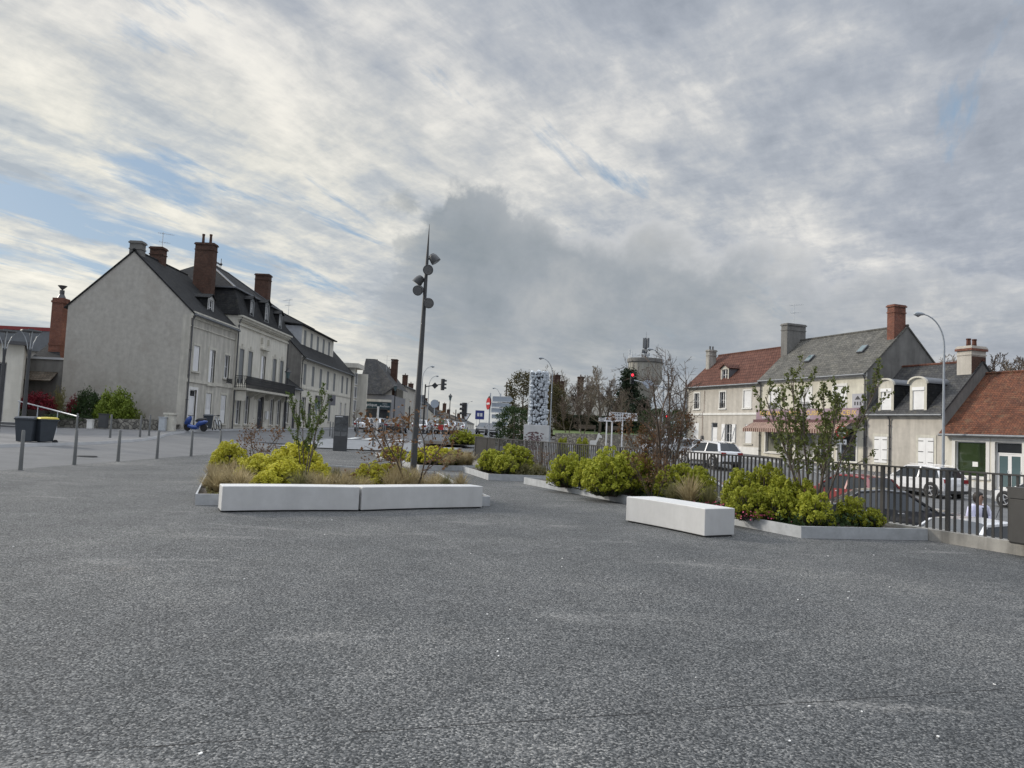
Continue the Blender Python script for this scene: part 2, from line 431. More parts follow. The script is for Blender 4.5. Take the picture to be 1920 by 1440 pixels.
def m_curtain():
    m, nt, p = _nt('pleated curtain behind glass'); tc = N(nt, 'TexCoord').outputs['Object']
    n = noise(nt, tc, 5, 2, .5, sc3=(3, 3, .05))
    nt.links.new(ramp(nt, n, [(.35, (.1,.105,.085)), (.65, (.3,.3,.24))]), p.inputs['Base Color'])
    p.inputs['Roughness'].default_value = .2; return m
M['curtain'] = m_curtain()
# ------------------------------------------------------------------ camera, sun, sky
cam = bpy.data.cameras.new('camera'); camo = bpy.data.objects.new('camera', cam); COL.objects.link(camo)
cam.sensor_width = 36; cam.lens = 36 * FPX / 1920; cam.clip_end = 6000; cam.clip_start = .05
mm = Matrix((cR, cU, -cF)).transposed().to_4x4(); mm.translation = CAM
camo.matrix_world = mm; sc.camera = camo
SUN_AZ, SUN_EL = R(-66), R(24)
sd = Vector((math.sin(SUN_AZ)*math.cos(SUN_EL), math.cos(SUN_AZ)*math.cos(SUN_EL), math.sin(SUN_EL)))
sl = bpy.data.lights.new('sun', 'SUN'); sl.energy = 2.8; sl.angle = R(8); sl.color = (1, .93, .82)
so = bpy.data.objects.new('sun', sl); COL.objects.link(so)
so.rotation_euler = sd.to_track_quat('Z', 'Y').to_euler()
sc.view_settings.view_transform = 'Standard'; sc.view_settings.look = 'None'
sc.view_settings.exposure = 0; sc.view_settings.gamma = 1
sc.cycles.max_bounces = 5; sc.cycles.transparent_max_bounces = 4
sc.cycles.use_denoising = True

def make_world():
    w = bpy.data.worlds.new('World'); sc.world = w; w.use_nodes = True
    nt = w.node_tree; bg = nt.nodes['Background']; bg.inputs[1].default_value = .1
    d = N(nt, 'TexCoord').outputs['Generated']
    nrm = N(nt, 'VectorMath', operation='NORMALIZE'); nt.links.new(d, nrm.inputs[0]); d = nrm.outputs[0]
    sx = N(nt, 'SeparateXYZ'); nt.links.new(d, sx.inputs[0]); X, Y, Z = sx.outputs
    sky = N(nt, 'TexSky', sky_type='NISHITA'); sky.sun_disc = False
    sky.sun_elevation = SUN_EL; sky.sun_rotation = SUN_AZ; sky.air_density = 1.0; sky.dust_density = 1.0; sky.ozone_density = 1.5
    # cloud sheet: directions carried onto a flat layer overhead
    zz = math_(nt, 'ADD', math_(nt, 'MAXIMUM', Z, 0.0), .13)
    cb = N(nt, 'CombineXYZ'); nt.links.new(math_(nt, 'DIVIDE', X, zz), cb.inputs[0]); nt.links.new(math_(nt, 'DIVIDE', Y, zz), cb.inputs[1])
    def lay(loc, rot, s3, scale, detail, rough, dist):
        m0 = N(nt, 'Mapping'); m0.inputs['Rotation'].default_value = (0,0,R(rot)); nt.links.new(cb.outputs[0], m0.inputs[0])
        mp = N(nt, 'Mapping'); mp.inputs['Location'].default_value = loc; mp.inputs['Scale'].default_value = s3
        nt.links.new(m0.outputs[0], mp.inputs[0])
        n = N(nt, 'TexNoise', Scale=scale, Detail=detail, Roughness=rough, Distortion=dist); nt.links.new(mp.outputs[0], n.inputs['Vector'])
        return n.outputs[0]
    az = math_(nt, 'ARCTAN2', X, Y)                        # 0 straight ahead, + to the right
    el = math_(nt, 'ARCSINE', Z)
    shade = lay((7.3,2.2,0), 28, (1.35,.85,1), 2.1, 13, .62, .2)
    soft = lay((1.3,9.2,0), 20, (1.1,.7,1), .75, 5, .5, .2)
    fine = lay((5.3,4.2,0), 33, (1.7,.8,1), 6.0, 9, .62, .35)
    rip = lay((2.3,8.2,0), -50, (1.6,.7,1), 13.0, 5, .6, .6)
    # nearness to the veiled sun
    dt = N(nt, 'VectorMath', operation='DOT_PRODUCT'); nt.links.new(d, dt.inputs[0]); dt.inputs[1].default_value = Vector((math.sin(R(-34))*math.cos(R(17)), math.cos(R(-34))*math.cos(R(17)), math.sin(R(17))))
    near = ramp(nt, dt.outputs['Value'], [(.5, 0.0), (.86, .4), (1.0, 1.0)])
    s = math_(nt, 'ADD', math_(nt, 'ADD', math_(nt, 'MULTIPLY', shade, .5), math_(nt, 'MULTIPLY', soft, .25)), math_(nt, 'ADD', math_(nt, 'MULTIPLY', fine, .17), math_(nt, 'MULTIPLY', rip, .08)))
    body = ramp(nt, s, [(.40, (3.2,3.55,4.15)), (.47, (4.0,4.35,4.95)), (.525, (5.0,5.25,5.65)), (.57, (6.5,6.55,6.6)), (.63, (8.3,8.15,7.8))])
    warm = ramp(nt, s, [(.40, (4.4,4.9,5.4)), (.465, (6.0,6.3,6.4)), (.52, (8.1,7.95,7.2)), (.6, (10.0,9.6,8.5))])
    def sm(src, a0, a1, lo=0.0, hi=1.0):
        m_ = N(nt, 'MapRange', interpolation_type='SMOOTHSTEP'); nt.links.new(src, m_.inputs[0])
        for i_, v_ in enumerate((a0, a1, lo, hi)): m_.inputs[i_+1].default_value = v_
        return m_.outputs[0]
    cl = mix(nt, body, warm, math_(nt, 'MULTIPLY', near, sm(el, .52, .27, .12, 1.0)))
    # blue gaps, mostly low on the left
    gap = math_(nt, 'MULTIPLY', math_(nt, 'MULTIPLY', sm(el, .1, .2), sm(el, .36, .27)), math_(nt, 'MULTIPLY', sm(az, -.06, -.3), .145))
    cover2 = lay((3.1,6.7,0), 30, (1.9,.6,1), 1.7, 11, .64, .3)
    g = math_(nt, 'SUBTRACT', math_(nt, 'ADD', cover2, .085), gap)
    cm = ramp(nt, g, [(.37, 0.0), (.47, 1.0)])
    c = mix(nt, mix(nt, sky.outputs[0], (3.5,4.7,6.1), .7), cl, cm)
    # far towards the horizon the sheet thickens into a pale veil
    hz = N(nt, 'MapRange'); nt.links.new(el, hz.inputs[0]); hz.inputs[1].default_value = .16; hz.inputs[2].default_value = .0; hz.inputs[3].default_value = 0; hz.inputs[4].default_value = .75
    azh = ramp(nt, math_(nt, 'MULTIPLY_ADD', az, .8, .5), [(.05, (6.0,6.5,6.7)), (.3, (9.0,8.6,7.3)), (.5, (5.8,5.9,5.7)), (.62, (3.5,4.0,4.5)), (.95, (3.2,3.6,4.3))])
    c = mix(nt, c, azh, hz.outputs[0])
    # the dark cumulus bank low in the middle, with billowing edges
    b1 = N(nt, 'TexNoise', Scale=9.5, Detail=13, Roughness=.58, Distortion=.15); nt.links.new(d, b1.inputs['Vector'])
    b2 = N(nt, 'TexNoise', Scale=3.2, Detail=10, Roughness=.6); nt.links.new(d, b2.inputs['Vector'])
    nz = math_(nt, 'ADD', math_(nt, 'MULTIPLY', math_(nt, 'SUBTRACT', b1.outputs[0], .5), .2), math_(nt, 'MULTIPLY', math_(nt, 'SUBTRACT', b2.outputs[0], .5), .12))
    top = math_(nt, 'SUBTRACT', .318, math_(nt, 'MULTIPLY', math_(nt, 'MAXIMUM', math_(nt, 'ADD', az, .06), 0.0), .2))
    fld = math_(nt, 'MINIMUM', math_(nt, 'SUBTRACT', top, el), math_(nt, 'MULTIPLY', math_(nt, 'ADD', az, .185), .8))
    fld = math_(nt, 'ADD', fld, nz)
    bank_ = math_(nt, 'MULTIPLY', sm(fld, -.005, .018), math_(nt, 'MULTIPLY', sm(az, -.23, -.05, .3, 1.0), sm(az, .55, .15, .45, 1.0))); rim_ = math_(nt, 'MULTIPLY', sm(fld, .06, .0), sm(az, -.1, .12))
    bc = ramp(nt, math_(nt, 'ADD', math_(nt, 'MULTIPLY', b2.outputs[0], .7), math_(nt, 'MULTIPLY', b1.outputs[0], .3)), [(.4, (2.65,3.05,3.4)), (.5, (3.4,3.75,4.1)), (.58, (4.5,4.7,4.85)), (.68, (5.8,5.8,5.6))])
    bc = mix(nt, bc, (6.2,6.3,6.4), math_(nt, 'MULTIPLY', rim_, .95))
    fade = N(nt, 'MapRange', interpolation_type='SMOOTHSTEP'); nt.links.new(el, fade.inputs[0]); fade.inputs[1].default_value = -.02; fade.inputs[2].default_value = .19; fade.inputs[3].default_value = .15; fade.inputs[4].default_value = .95
    c = mix(nt, c, bc, math_(nt, 'MULTIPLY', bank_, fade.outputs[0]))
    # overcast skies are brightest overhead
    c = mix(nt, c, math_(nt, 'MULTIPLY_ADD', sm(el, .54, 1.1), 3.0, 1.0), 1.0, 'MULTIPLY')
    nt.links.new(c, bg.inputs[0])
make_world()

# ------------------------------------------------------------------ the ground and its surfaces
def grid(name, xs, ys, zf, m, **kw):
    """xs(y) gives the row's x values"""
    mb = MB(); n = None
    for y in ys:
        row = xs(y); n = len(row)
        mb.v += [(x, y, zf(x, y)) for x in row]
    for j in range(len(ys)-1):
        for i in range(n-1):
            mb.f.append([j*n+i, j*n+i+1, (j+1)*n+i+1, (j+1)*n+i]); mb.m.append(0)
    o = mb.build(name, m, smooth='kerb' not in name); o['kind'] = 'structure'
    for k, v in kw.items(): o[k] = v
    return o
def lin(a, b, n): return [a + (b-a)*i/(n-1) for i in range(n)]
def hterr(x, y):
    hl, hr = interp(y, HL), interp(y, HR)
    if x < -13: hl += .2 * sst((-13-x)/5.5) * (1 - sst((y-50)/30))
    if y < FEND: w = sst((x - FX(y) + 3.0) / 1.5)
    else: w = sst((x + 1.4) / 10)
    w0 = sst((y - 30) / 8)
    return hl*(1-w) + hr*w - .12 * (1 - w) - .03
YS = lin(-12, 30, 43) + lin(31, 60, 30) + lin(62, 110, 25) + [125, 150, 180, 220, 300, 450, 700, 1200, 2500]
XS = [-1500, -700, -300, -150, -80, -50] + lin(-36, 36, 73) + [50, 80, 150, 300, 700, 1500]
grid('ground', lambda y: XS, YS, hterr, M['asphalt'])
YP = lin(-12, FEND, 47)
grid('plaza', lambda y: lin(-13.0, FX(y) + .0, 12), YP, lambda x, y: interp(y, HL), M['plaza'])
grid('plaza_far', lambda y: lin(-13.0, -1.9, 8), lin(FEND, 41.5, 8), lambda x, y: h(x, y), M['plaza'])
def off(k): return lambda x, y: h(x, y) + k
def cx(y): return -18.5 - 2.4 * sst((y - 36) / 12) + 2.2 * sst((y - 85) / 20)
grid('road_left', lambda y: lin(min(-18.5, cx(y) + .12), -13.02, 8), lin(-12, 44, 57), off(-.03), M['asphalt_new'])
grid('pavement_left', lambda y: [cx(y) - k for k in (14, 8, 5, 3.4, 2, 1, .3, 0)], lin(-12, 104, 80), off(.07), M['pavement'])
grid('kerb_left', lambda y: [cx(y), cx(y) + .06, cx(y) + .18], lin(-12, 104, 80), lambda x, y: h(x, y) + (.075 if x < cx(y) + .07 else -.06), M['paving'])
grid('main_road', lambda y: [cx(y)+.3, -15, -10, -5, -2.2], lin(44, 104, 50), off(-.02), M['asphalt_new'])
grid('main_road_far', lambda y: [-18.3, -14, -8, -2, 2], lin(104, 420, 30), off(-.01), M['asphalt_new'])
grid('crossing', lambda y: lin(-13.0, -3, 8), lin(42.2, 52, 8), off(.012), M['paving'])
grid('lower_road', lambda y: lin(FX(y)+.4, FX(y) + 17.5, 12), lin(4, 36, 20), off(.01), M['asphalt_new'])
grid('lower_road_far', lambda y: lin(-1 + (y-36)*.12, 17.0 - (y-36)*.35, 12), lin(36, 66, 18), off(.012), M['asphalt_new'])
# facade line of the right-hand street
def RX(y): return 24.3 - .364 * (y - 51)
ys = lin(30, 78, 30)
grid('pavement_right', lambda y: lin(RX(y) - 2.4, RX(y) + .6, 5), ys, off(.13), M['pavement'])
grid('kerb_right', lambda y: [RX(y) - 2.58, RX(y) - 2.45, RX(y) - 2.4], ys, lambda x, y: h(x, y) + (-.02 if x < RX(y) - 2.5 else .135), M['paving'])
def stripe(name, pts, w, k=.02):
    mb = MB()
    for (a, b) in pts:
        a, b = Vector(a), Vector(b); n = Vector((-(b-a).y, (b-a).x)).normalized() * w/2
        vs = [(p.x, p.y, h(p.x, p.y) + k) for p in (a+n, a-n, b-n, b+n)]; mb.face(*vs)
    o = mb.build(name, M['roadpaint']); o['kind'] = 'structure'
stripe('road_marking', [((-11.5+i*1.15, 53.5), (-11.5+i*1.15, 57)) for i in range(7)], .55)
stripe('bay_marking', [((FX(y)+.5, y), (FX(y)+5.3, y-1.8)) for y in (14, 16.8, 19.6, 22.4, 25.2, 28)] + [((RX(y)-4.7, y), (RX(y)-4.7-.36*-2.2*1, y-2.2)) for y in (36, 41, 46, 51)], .12, .025)
mb = MB(); mx, my = XY(158, 26.5), 26.5
mb.lathe([(.42, 0), (.42, .006)], (mx, my, h(mx, my) - .02), 20)
tag(mb.build('manhole_cover', M['iron']), 'round dark manhole cover in the road beside the bollards', 'manhole cover')

# ------------------------------------------------------------------ planters
def planter(name, label, pts, hgt=.2, th=.07):
    root = thing(name, label, 'planter', (0,0,0))
    n = len(pts)
    c = Vector((sum(p[0] for p in pts)/n, sum(p[1] for p in pts)/n))
    z0 = min(h(*p) for p in pts)
    mb = MB()
    inner = [Vector(p) + (c - Vector(p)).normalized() * .05 for p in pts]
    for i in range(n):
        a, b = pts[i], pts[(i+1) % n]; A, B = inner[i], inner[(i+1) % n]
        za, zb = h(*a), h(*b)
        if a[0] > FX(a[1]) - .05 and b[0] > FX(b[1]) - .05: continue     # the wall's side
        m = MB()
        m.add([(a[0],a[1],za-.05),(b[0],b[1],zb-.05),(B.x,B.y,zb-.05),(A.x,A.y,za-.05),(a[0],a[1],za+hgt),(b[0],b[1],zb+hgt),(B.x,B.y,zb+hgt),(A.x,A.y,za+hgt)],
              [(0,3,2,1),(4,5,6,7),(0,1,5,4),(1,2,6,5),(2,3,7,6),(3,0,4,7)])
        m.build('edging', M['kerb'], root)
    s = MB(); s.add([(p.x, p.y, interp(p.y, HL) + hgt - .05) for p in inner], [tuple(range(n))])
    s.build('soil', M['soil'], root)
    return root
planter('planter', 'long planting bed behind the two joined white benches, with the tall mast', [ground_at(365,947), (-.35,15.9), (-1.2,19), (-2.2,23.6), ground_at(401,868)])
planter('planter', 'planting bed behind the mast, kerb ending in a sharp near corner', [(-3.25,27.4), (-1.3,29), (-2.6,34.5), (-6.5,36.6)])
planter('planter', 'small planting bed against the railing with two rounded euphorbias', [(-.62,24), (FX(24.6)-.02,24.6), (FX(28.6)-.02,28.6), (-1.72,28.2)])
planter('planter', 'longest planting bed along the railing, behind the single white bench', [ground_at(982,907), ground_at(1502,1009), (FX(13.35)-.02,13.35), (FX(23.4)-.02,23.4)])
planter('planter', 'farthest planting bed, low kerb at the end of the railing', [(-5.4,47.5), (-2.6,47.8), (-2.9,52), (-6,52)], .24)

# ------------------------------------------------------------------ benches: curved white concrete blocks
def bench(label, a, b, mid, w, hgt, group):
    """front bottom edge from a to b, bowed by mid; the block lies w behind it"""
    a, b = Vector(a), Vector(b); d = (b - a); L = d.length; n = Vector((-d.y, d.x)).normalized()
    if n.y < 0: n = -n
    K = 14; fr, bk = [], []
    for i in range(K+1):
        t = i/K; p = a + d*t + n*(mid*4*t*(1-t)); fr.append(p); bk.append(p + n*w)
    mb = MB(); poly = [(p.x, p.y) for p in fr] + [(p.x, p.y) for p in reversed(bk)]
    z = .022; mb.prism(poly, z, hgt)
    o = mb.build('bench', M['bench'], bevel=.012); tag(o, label, 'bench', group)
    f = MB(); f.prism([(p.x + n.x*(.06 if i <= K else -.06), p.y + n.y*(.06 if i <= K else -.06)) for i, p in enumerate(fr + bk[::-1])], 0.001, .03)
    f.build('base_shadow_strip', M['rubber'], o)  # black inset strip, paints the contact shadow line under the block
    return o
bench('white concrete bench block before the planting, left of the joined pair', ground_at(414,961), ground_at(672,959), .07, .5, .445, 'white concrete benches')
bench('white concrete bench block before the planting, right of the joined pair', ground_at(677,959), ground_at(904,953), .07, .5, .445, 'white concrete benches')
bench('separate white concrete bench showing its square end, by the railing', ground_at(1173,978), ground_at(1321,1008), .05, .68, .47, 'white concrete benches')

# ------------------------------------------------------------------ retaining wall and railing
FY0, FY1 = 9.2, FEND
wv = MB()
def fpt(y, o=0, z=0):     # o metres towards the street
    return (FX(y) + o*.912, y + o*.41, z)
for k, (za, zb, oa, ob) in enumerate(((-1.4, .2, 0.004, .3),)):
    ysl = lin(FY0, FY1, 26)
    for y0, y1 in zip(ysl, ysl[1:]):
        g0, g1 = interp(y0, HL), interp(y1, HL)
        wv.add([fpt(y0,oa,za), fpt(y1,oa,za), fpt(y1,ob,za), fpt(y0,ob,za), fpt(y0,oa,g0+zb), fpt(y1,oa,g1+zb), fpt(y1,ob,g1+zb), fpt(y0,ob,g0+zb)],
               [(0,1,5,4),(4,5,6,7),(2,3,7,6)] + ([(0,4,7,3)] if y0 == FY0 else []) + ([(1,2,6,5)] if y1 == FY1 else []))
tag(wv.build('retaining_wall', M['concrete']), 'stained concrete wall at the plaza edge carrying the railing', 'wall')
rail = thing('railing', 'long bronze grey railing of upright bars on the low concrete wall', 'railing', (0,0,0))
tr = MB()
for y0, y1 in zip(lin(FY0, FY1, 14), lin(FY0, FY1, 14)[1:]):
    tr.bar(fpt(y0, .15, interp(y0,HL)+1.255), fpt(y1, .15, interp(y1,HL)+1.255), .06, .03)
tr.build('top_rail', M['railing'], rail)
py_ = FY0 + .3; posts = []
while py_ < FY1: posts.append(py_); py_ += 1.21
for i, y in enumerate(posts):
    mb = MB(); g = interp(y, HL); mb.obox(fpt(y, .15, g + .2 + .52), .05, .07, 1.045, R(-24)*-1)
    mb.build('post', M['railing'], rail)
    if i + 1 < len(posts):
        q = MB(); y1 = posts[i+1]; n = 10
        for k in range(1, n):
            yy = y + (y1 - y)*k/n; g = interp(yy, HL)
            q.obox(fpt(yy, .15, g + .2 + .51), .012 + .012, .04, 1.06, R(24))
        q.build('bar_panel', M['railing'], rail)
# solid end panel
q = MB(); a, b = fpt(FY1, .15), fpt(FY1 - 2.2, .15)
q.add([(a[0], a[1], .3), (b[0], b[1], .25), (b[0], b[1], 1.26), (a[0], a[1], 1.29)], [(0,1,2,3)])
q.build('end_panel', M['railing'], rail)
# scraps and pale chips lying on the paving
sp_ = MB(); g_ = np.random.default_rng(5)
for i in range(45):
    px_, py2_ = g_.uniform(20, 1880), g_.uniform(930, 1420); x_, y_ = ground_at(px_, py2_)
    if 2.5 < y_ < 13 and x_ < FX(y_) - .6: sp_.obox((x_, y_, .006), g_.uniform(.008,.022), g_.uniform(.006,.014), .006, g_.uniform(0,3))
o = sp_.build('paper_scraps', M['paper']); o['kind'] = 'stuff'
# ------------------------------------------------------------------ houses
def wall_front(mb, x0, x1, z0, z1, ops, y=0.0, rev=.17):
    """a wall face in the plane y with real openings and their reveals"""
    xs = sorted({x0, x1, *[o[0] for o in ops], *[o[0]+o[2] for o in ops]})
    zs = sorted({z0, z1, *[o[1] for o in ops], *[o[1]+o[3] for o in ops]})
    for a, b in zip(xs, xs[1:]):
        for c, d in zip(zs, zs[1:]):
            mx, mz = (a+b)/2, (c+d)/2
            if any(o[0] < mx < o[0]+o[2] and o[1] < mz < o[1]+o[3] for o in ops): continue
            mb.face((a,y,c),(b,y,c),(b,y,d),(a,y,d))
    for x, z, w, hh in [o[:4] for o in ops]:
        r = y + rev
        mb.face((x,y,z),(x,r,z),(x,r,z+hh),(x,y,z+hh)); mb.face((x+w,y,z),(x+w,y,z+hh),(x+w,r,z+hh),(x+w,r,z))
        mb.face((x,y,z+hh),(x,r,z+hh),(x+w,r,z+hh),(x+w,y,z+hh)); mb.face((x,y,z),(x+w,y,z),(x+w,r,z),(x,r,z))

def opening(root, o, y=0.0, trim='white_trim', fine=True):
    x, z, w, hh, kind = o[:5]; opt = o[5] if len(o) > 5 else {}
    trim = opt.get('trim', trim); nm = 'door' if 'door' in kind else 'window'
    mb = MB(); t = opt.get('tw', .13)
    if trim:
        mb.box(x-t, x, y-.028, y+.06, z - (0 if nm == 'door' else .02), z+hh+t); mb.box(x+w, x+w+t, y-.028, y+.06, z - (0 if nm == 'door' else .02), z+hh+t)
        mb.box(x+.001, x+w-.001, y-.027, y+.06, z+hh, z+hh+t-.003)
        if opt.get('key'): mb.box(x+w/2-.12, x+w/2+.12, y-.06, y+.05, z+hh+t*.4, z+hh+t+.22)
    else: mb.box(x, x+.02, y+.02, y+.1, z, z+hh)
    par = mb.build(nm, M[trim or 'white_trim'], root)
    if nm == 'window' and not opt.get('nosill'):
        MB().box(x-t-.03, x+w+t+.03, y-.09, y+.1, z-.12, z-.021).build('sill', M[opt.get('sill', trim or 'stone')], par)
    f = MB(); fy = y+.1
    def sash(x, z, w, hh, mull=1, tran=1, b=.055):
        f.box(x, x+b, fy, fy+.05, z, z+hh); f.box(x+w-b, x+w, fy, fy+.05, z, z+hh)
        f.box(x+b, x+w-b, fy, fy+.05, z, z+b); f.box(x+b, x+w-b, fy, fy+.05, z+hh-b, z+hh)
        for i in range(1, mull+1):
            c = x + w*i/(mull+1); f.box(c-.035, c+.035, fy-.004, fy+.046, z+b, z+hh-b)
        for i in range(1, tran+1):
            c = z + hh*i/(tran+1); f.box(x+b, x+w-b, fy+.006, fy+.044, c-.014, c+.014)
    if kind in ('window', 'shutters', 'curtain', 'railwindow', 'half'):
        sash(x, z, w, hh, 1, opt.get('tran', 1)); f.build('frame', M[opt.get('fm', 'white_paint')], par)
        MB().box(x+.04, x+w-.04, fy+.055, fy+.07, z+.04, z+hh-.04).build('pane', M['glass_curtain' if kind == 'curtain' else opt.get('gm', 'glass')], par)
        if kind == 'railwindow':
            r = MB(); r.box(x-.02, x+w+.02, y-.06, y-.03, z+.42, z+.45); r.box(x, x+w, y-.055, y-.035, z+.04, z+.06)
            for k in range(9): c = x+.04+(w-.08)*k/8; r.box(c-.008, c+.008, y-.053, y-.037, z+.06, z+.42)
            r.build('guard_rail', M['iron'], par)
        if kind == 'shutters':
            for sx in (x-w*.5-.02, x+w+.02):
                s = MB(); s.box(sx, sx+w*.5, y-.07, y-.032, z, z+hh)
                s.box(sx+.03, sx+w*.5-.03, y-.085, y-.071, z+.2, z+.29); s.box(sx+.03, sx+w*.5-.03, y-.085, y-.071, z+hh-.32, z+hh-.23)
                s.bar((sx+.06, y-.078, z+.3), (sx+w*.5-.06, y-.078, z+hh-.34), .08, .012)
                s.build('shutter', M['white_paint'], par)
        if kind == 'half':
            s = MB(); s.box(x-.01, x+w*.52, y+.02, y+.055, z, z+hh)
            s.build('shutter', M['white_paint'], par)
    elif kind in ('closed', 'louvre', 'hinged', 'greyclosed', 'midclosed'):
        for i in (0, 1):
            s = MB(); a = x + w*i/2 + .006; b = x + w*(i+1)/2 - .006; sy = y+.03 if kind != 'hinged' else y-.05
            s.box(a, b, sy, sy+.045, z+.01, z+hh-.01)
            if kind == 'louvre':
                s.box(a+.05, b-.05, sy-.012, sy-.001, z+.06, z+hh*.42)
                for k in range(12):
                    c = z + hh*.48 + hh*.46*k/12; s.obox(((a+b)/2, sy-.004, c+.02), b-a-.12, .012, hh*.03, 0, R(25))
            elif kind != 'hinged':
                for k in (1, 2, 3): c = a + (b-a)*k/4; s.box(c-.006, c+.006, sy-.006, sy-.001, z+.02, z+hh-.02)
            sh = s.build('shutter', M[{'greyclosed':'grey_shutter','midclosed':'mid_shutter'}.get(kind, 'white_paint')], par)
            if kind == 'hinged':
                q = MB()
                for c in (.12, .5, .88):
                    q.box(a + (.0 if i == 0 else (b-a)*.3), b - ((b-a)*.3 if i == 0 else 0), sy-.012, sy-.002, z+hh*c-.02, z+hh*c+.02)
                q.build('strap_hinge', M['iron'], sh)
    elif kind == 'roller':
        s = MB(); s.box(x+.01, x+w-.01, y+.06, y+.1, z, z+hh-.22)
        for k in range(int(hh/.09)): s.box(x+.02, x+w-.02, y+.05, y+.0595, z+.02+k*.09, z+.085+k*.09) if z+.085+k*.09 < z+hh-.24 else None
        s.build('roller_shutter', M['white_paint'], par)
        MB().box(x-.03, x+w+.03, y-.02, y+.1, z+hh-.215, z+hh-.002).build('roller_box', M['white_paint'], par)
    elif kind == 'shop':
        n = opt.get('n', 1); sash(x, z, w, hh, n-1, opt.get('tran', 0), .06); f.build('frame', M[opt.get('fm', 'white_paint')], par)
        MB().box(x+.05, x+w-.05, fy+.055, fy+.07, z+.05, z+hh-.05).build('pane', M[opt.get('gm', 'glass')], par)
    elif kind in ('door', 'glassdoor', 'darkdoor'):
        pm = {'door': 'white_paint', 'glassdoor': 'white_paint', 'darkdoor': 'door_dark'}[kind]
        th = opt.get('transom', .45); dh = hh - th
        if th: f.box(x, x+w, fy, fy+.05, z+dh-.04, z+dh+.03); f.box(x, x+w, fy, fy+.05, z+hh-.06, z+hh)
        f.box(x, x+.06, fy, fy+.05, z, z+hh); f.box(x+w-.06, x+w, fy, fy+.05, z, z+hh)
        f.build('frame', M[pm], par)
        if th: MB().box(x+.06, x+w-.06, fy+.02, fy+.035, z+dh+.03, z+hh-.06).build('transom_pane', M['glass'], par)
        for i in range(opt.get('leaves', 1)):
            n = opt.get('leaves', 1); a = x+.06+(w-.12)*i/n; b = x+.06+(w-.12)*(i+1)/n - .006
            L = MB()
            if kind == 'glassdoor':
                L.box(a, a+.1, fy+.01, fy+.05, z+.02, z+dh-.05); L.box(b-.1, b, fy+.01, fy+.05, z+.02, z+dh-.05); L.box(a+.1, b-.1, fy+.01, fy+.05, z+.02, z+.2); L.box(a+.1, b-.1, fy+.01, fy+.05, z+dh-.15, z+dh-.05)
            else:
                L.box(a, b, fy+.01, fy+.05, z+.02, z+dh-.05)
                for c, d in ((.08, .42), (.5, .92)):
                    L.box(a+.1, b-.1, fy-.005, fy+.0095, z+dh*c, z+dh*d)
            lf = L.build('door_leaf', M[pm], par)
            if kind == 'glassdoor': MB().box(a+.1, b-.1, fy+.025, fy+.035, z+.2, z+dh-.15).build('pane', M[opt.get('gm', 'glass')], par)
            MB().bar((b-.09, fy-.02, z+1.0), (b-.09, fy-.02, z+1.14), .02).build('handle', M['chrome'], par)

def chimney(root, x, y, w, d, z0, z1, m, pots=2, potm='brick', cap=True, pr=.1, ph=.35):
    mb = MB(); mb.box(x-w/2, x+w/2, y-d/2, y+d/2, z0, z1)
    mb.box(x-w/2-.04, x+w/2+.04, y-d/2-.04, y+d/2+.04, z1-.42, z1-.35)
    c = mb.build('chimney', M[m], root)
    if cap:
        k = MB(); k.box(x-w/2-.07, x+w/2+.07, y-d/2-.07, y+d/2+.07, z1, z1+.1); k.box(x-w/2-.02, x+w/2+.02, y-d/2-.02, y+d/2+.02, z1+.1, z1+.17)
        k.build('chimney_cap', M[m], c)
    for i in range(pots):
        px = x + (0 if w < d else (i-(pots-1)/2)*w/max(pots,1)*.8); py = y + (0 if w >= d else (i-(pots-1)/2)*d/max(pots,1)*.8)
        MB().lathe([(pr, 0), (pr*.85, ph*.8), (pr, ph*.85), (pr, ph), (pr*.6, ph), (pr*.6, ph-.03)], (px, py, z1+(.165 if cap else 0)), 10).build('chimney_pot', M[potm], c)
    return c

def aerial(root, x, y, z, hh=1.6, rz=0, n=8, l=1.1):
    mb = MB(); mb.tube([(x,y,z-.3),(x,y,z+hh)], .022, 6)
    c, s = math.cos(rz), math.sin(rz)
    for zz, ll, nn, k in ((hh-.1, l, n, .22), (hh-.75, l*.7, 4, .3)):
        mb.tube([(x-c*ll*.3,y-s*ll*.3,z+zz),(x+c*ll*.7,y+s*ll*.7,z+zz)], .014, 5)
        for i in range(nn):
            t = -.28 + .96*i/nn; q = k*(1-.3*i/nn)
            mb.tube([(x+c*ll*t+s*q,y+s*ll*t-c*q,z+zz),(x+c*ll*t-s*q,y+s*ll*t+c*q,z+zz)], .009, 4)
    return mb.build('aerial', M['galv'], root)

def gable_roof(root, L, dep, eave, ridge, m, ry=None, ov=.12, of=.28, t=.1, ridge_m=None, name='roof', x0=0.0, pos=None):
    ry = ry if ry is not None else dep/2
    s1 = (ridge-eave)/ry; s2 = (ridge-eave)/(dep-ry)
    mb = MB(); a, b = x0-ov, x0+L+ov; k = t*.8
    mb.slab([(a,-of,eave-of*s1+k),(b,-of,eave-of*s1+k),(b,ry,ridge+k),(a,ry,ridge+k)], t)
    mb.slab([(b,dep+of,eave-of*s2+k),(a,dep+of,eave-of*s2+k),(a,ry,ridge+k-.002),(b,ry,ridge+k-.002)], t)
    r = mb.build(name, M[m], root)
    rb = MB(); n = max(3, int(L/.38))
    for i in range(n):
        u0 = a + (b-a)*i/n; rb.tube([(u0,ry,ridge+k-.01),(u0+(b-a)/n*1.04,ry,ridge+k+.005)], [.1,.085], 6)
    rb.build('ridge_tiles', M[ridge_m or m], r)
    return r

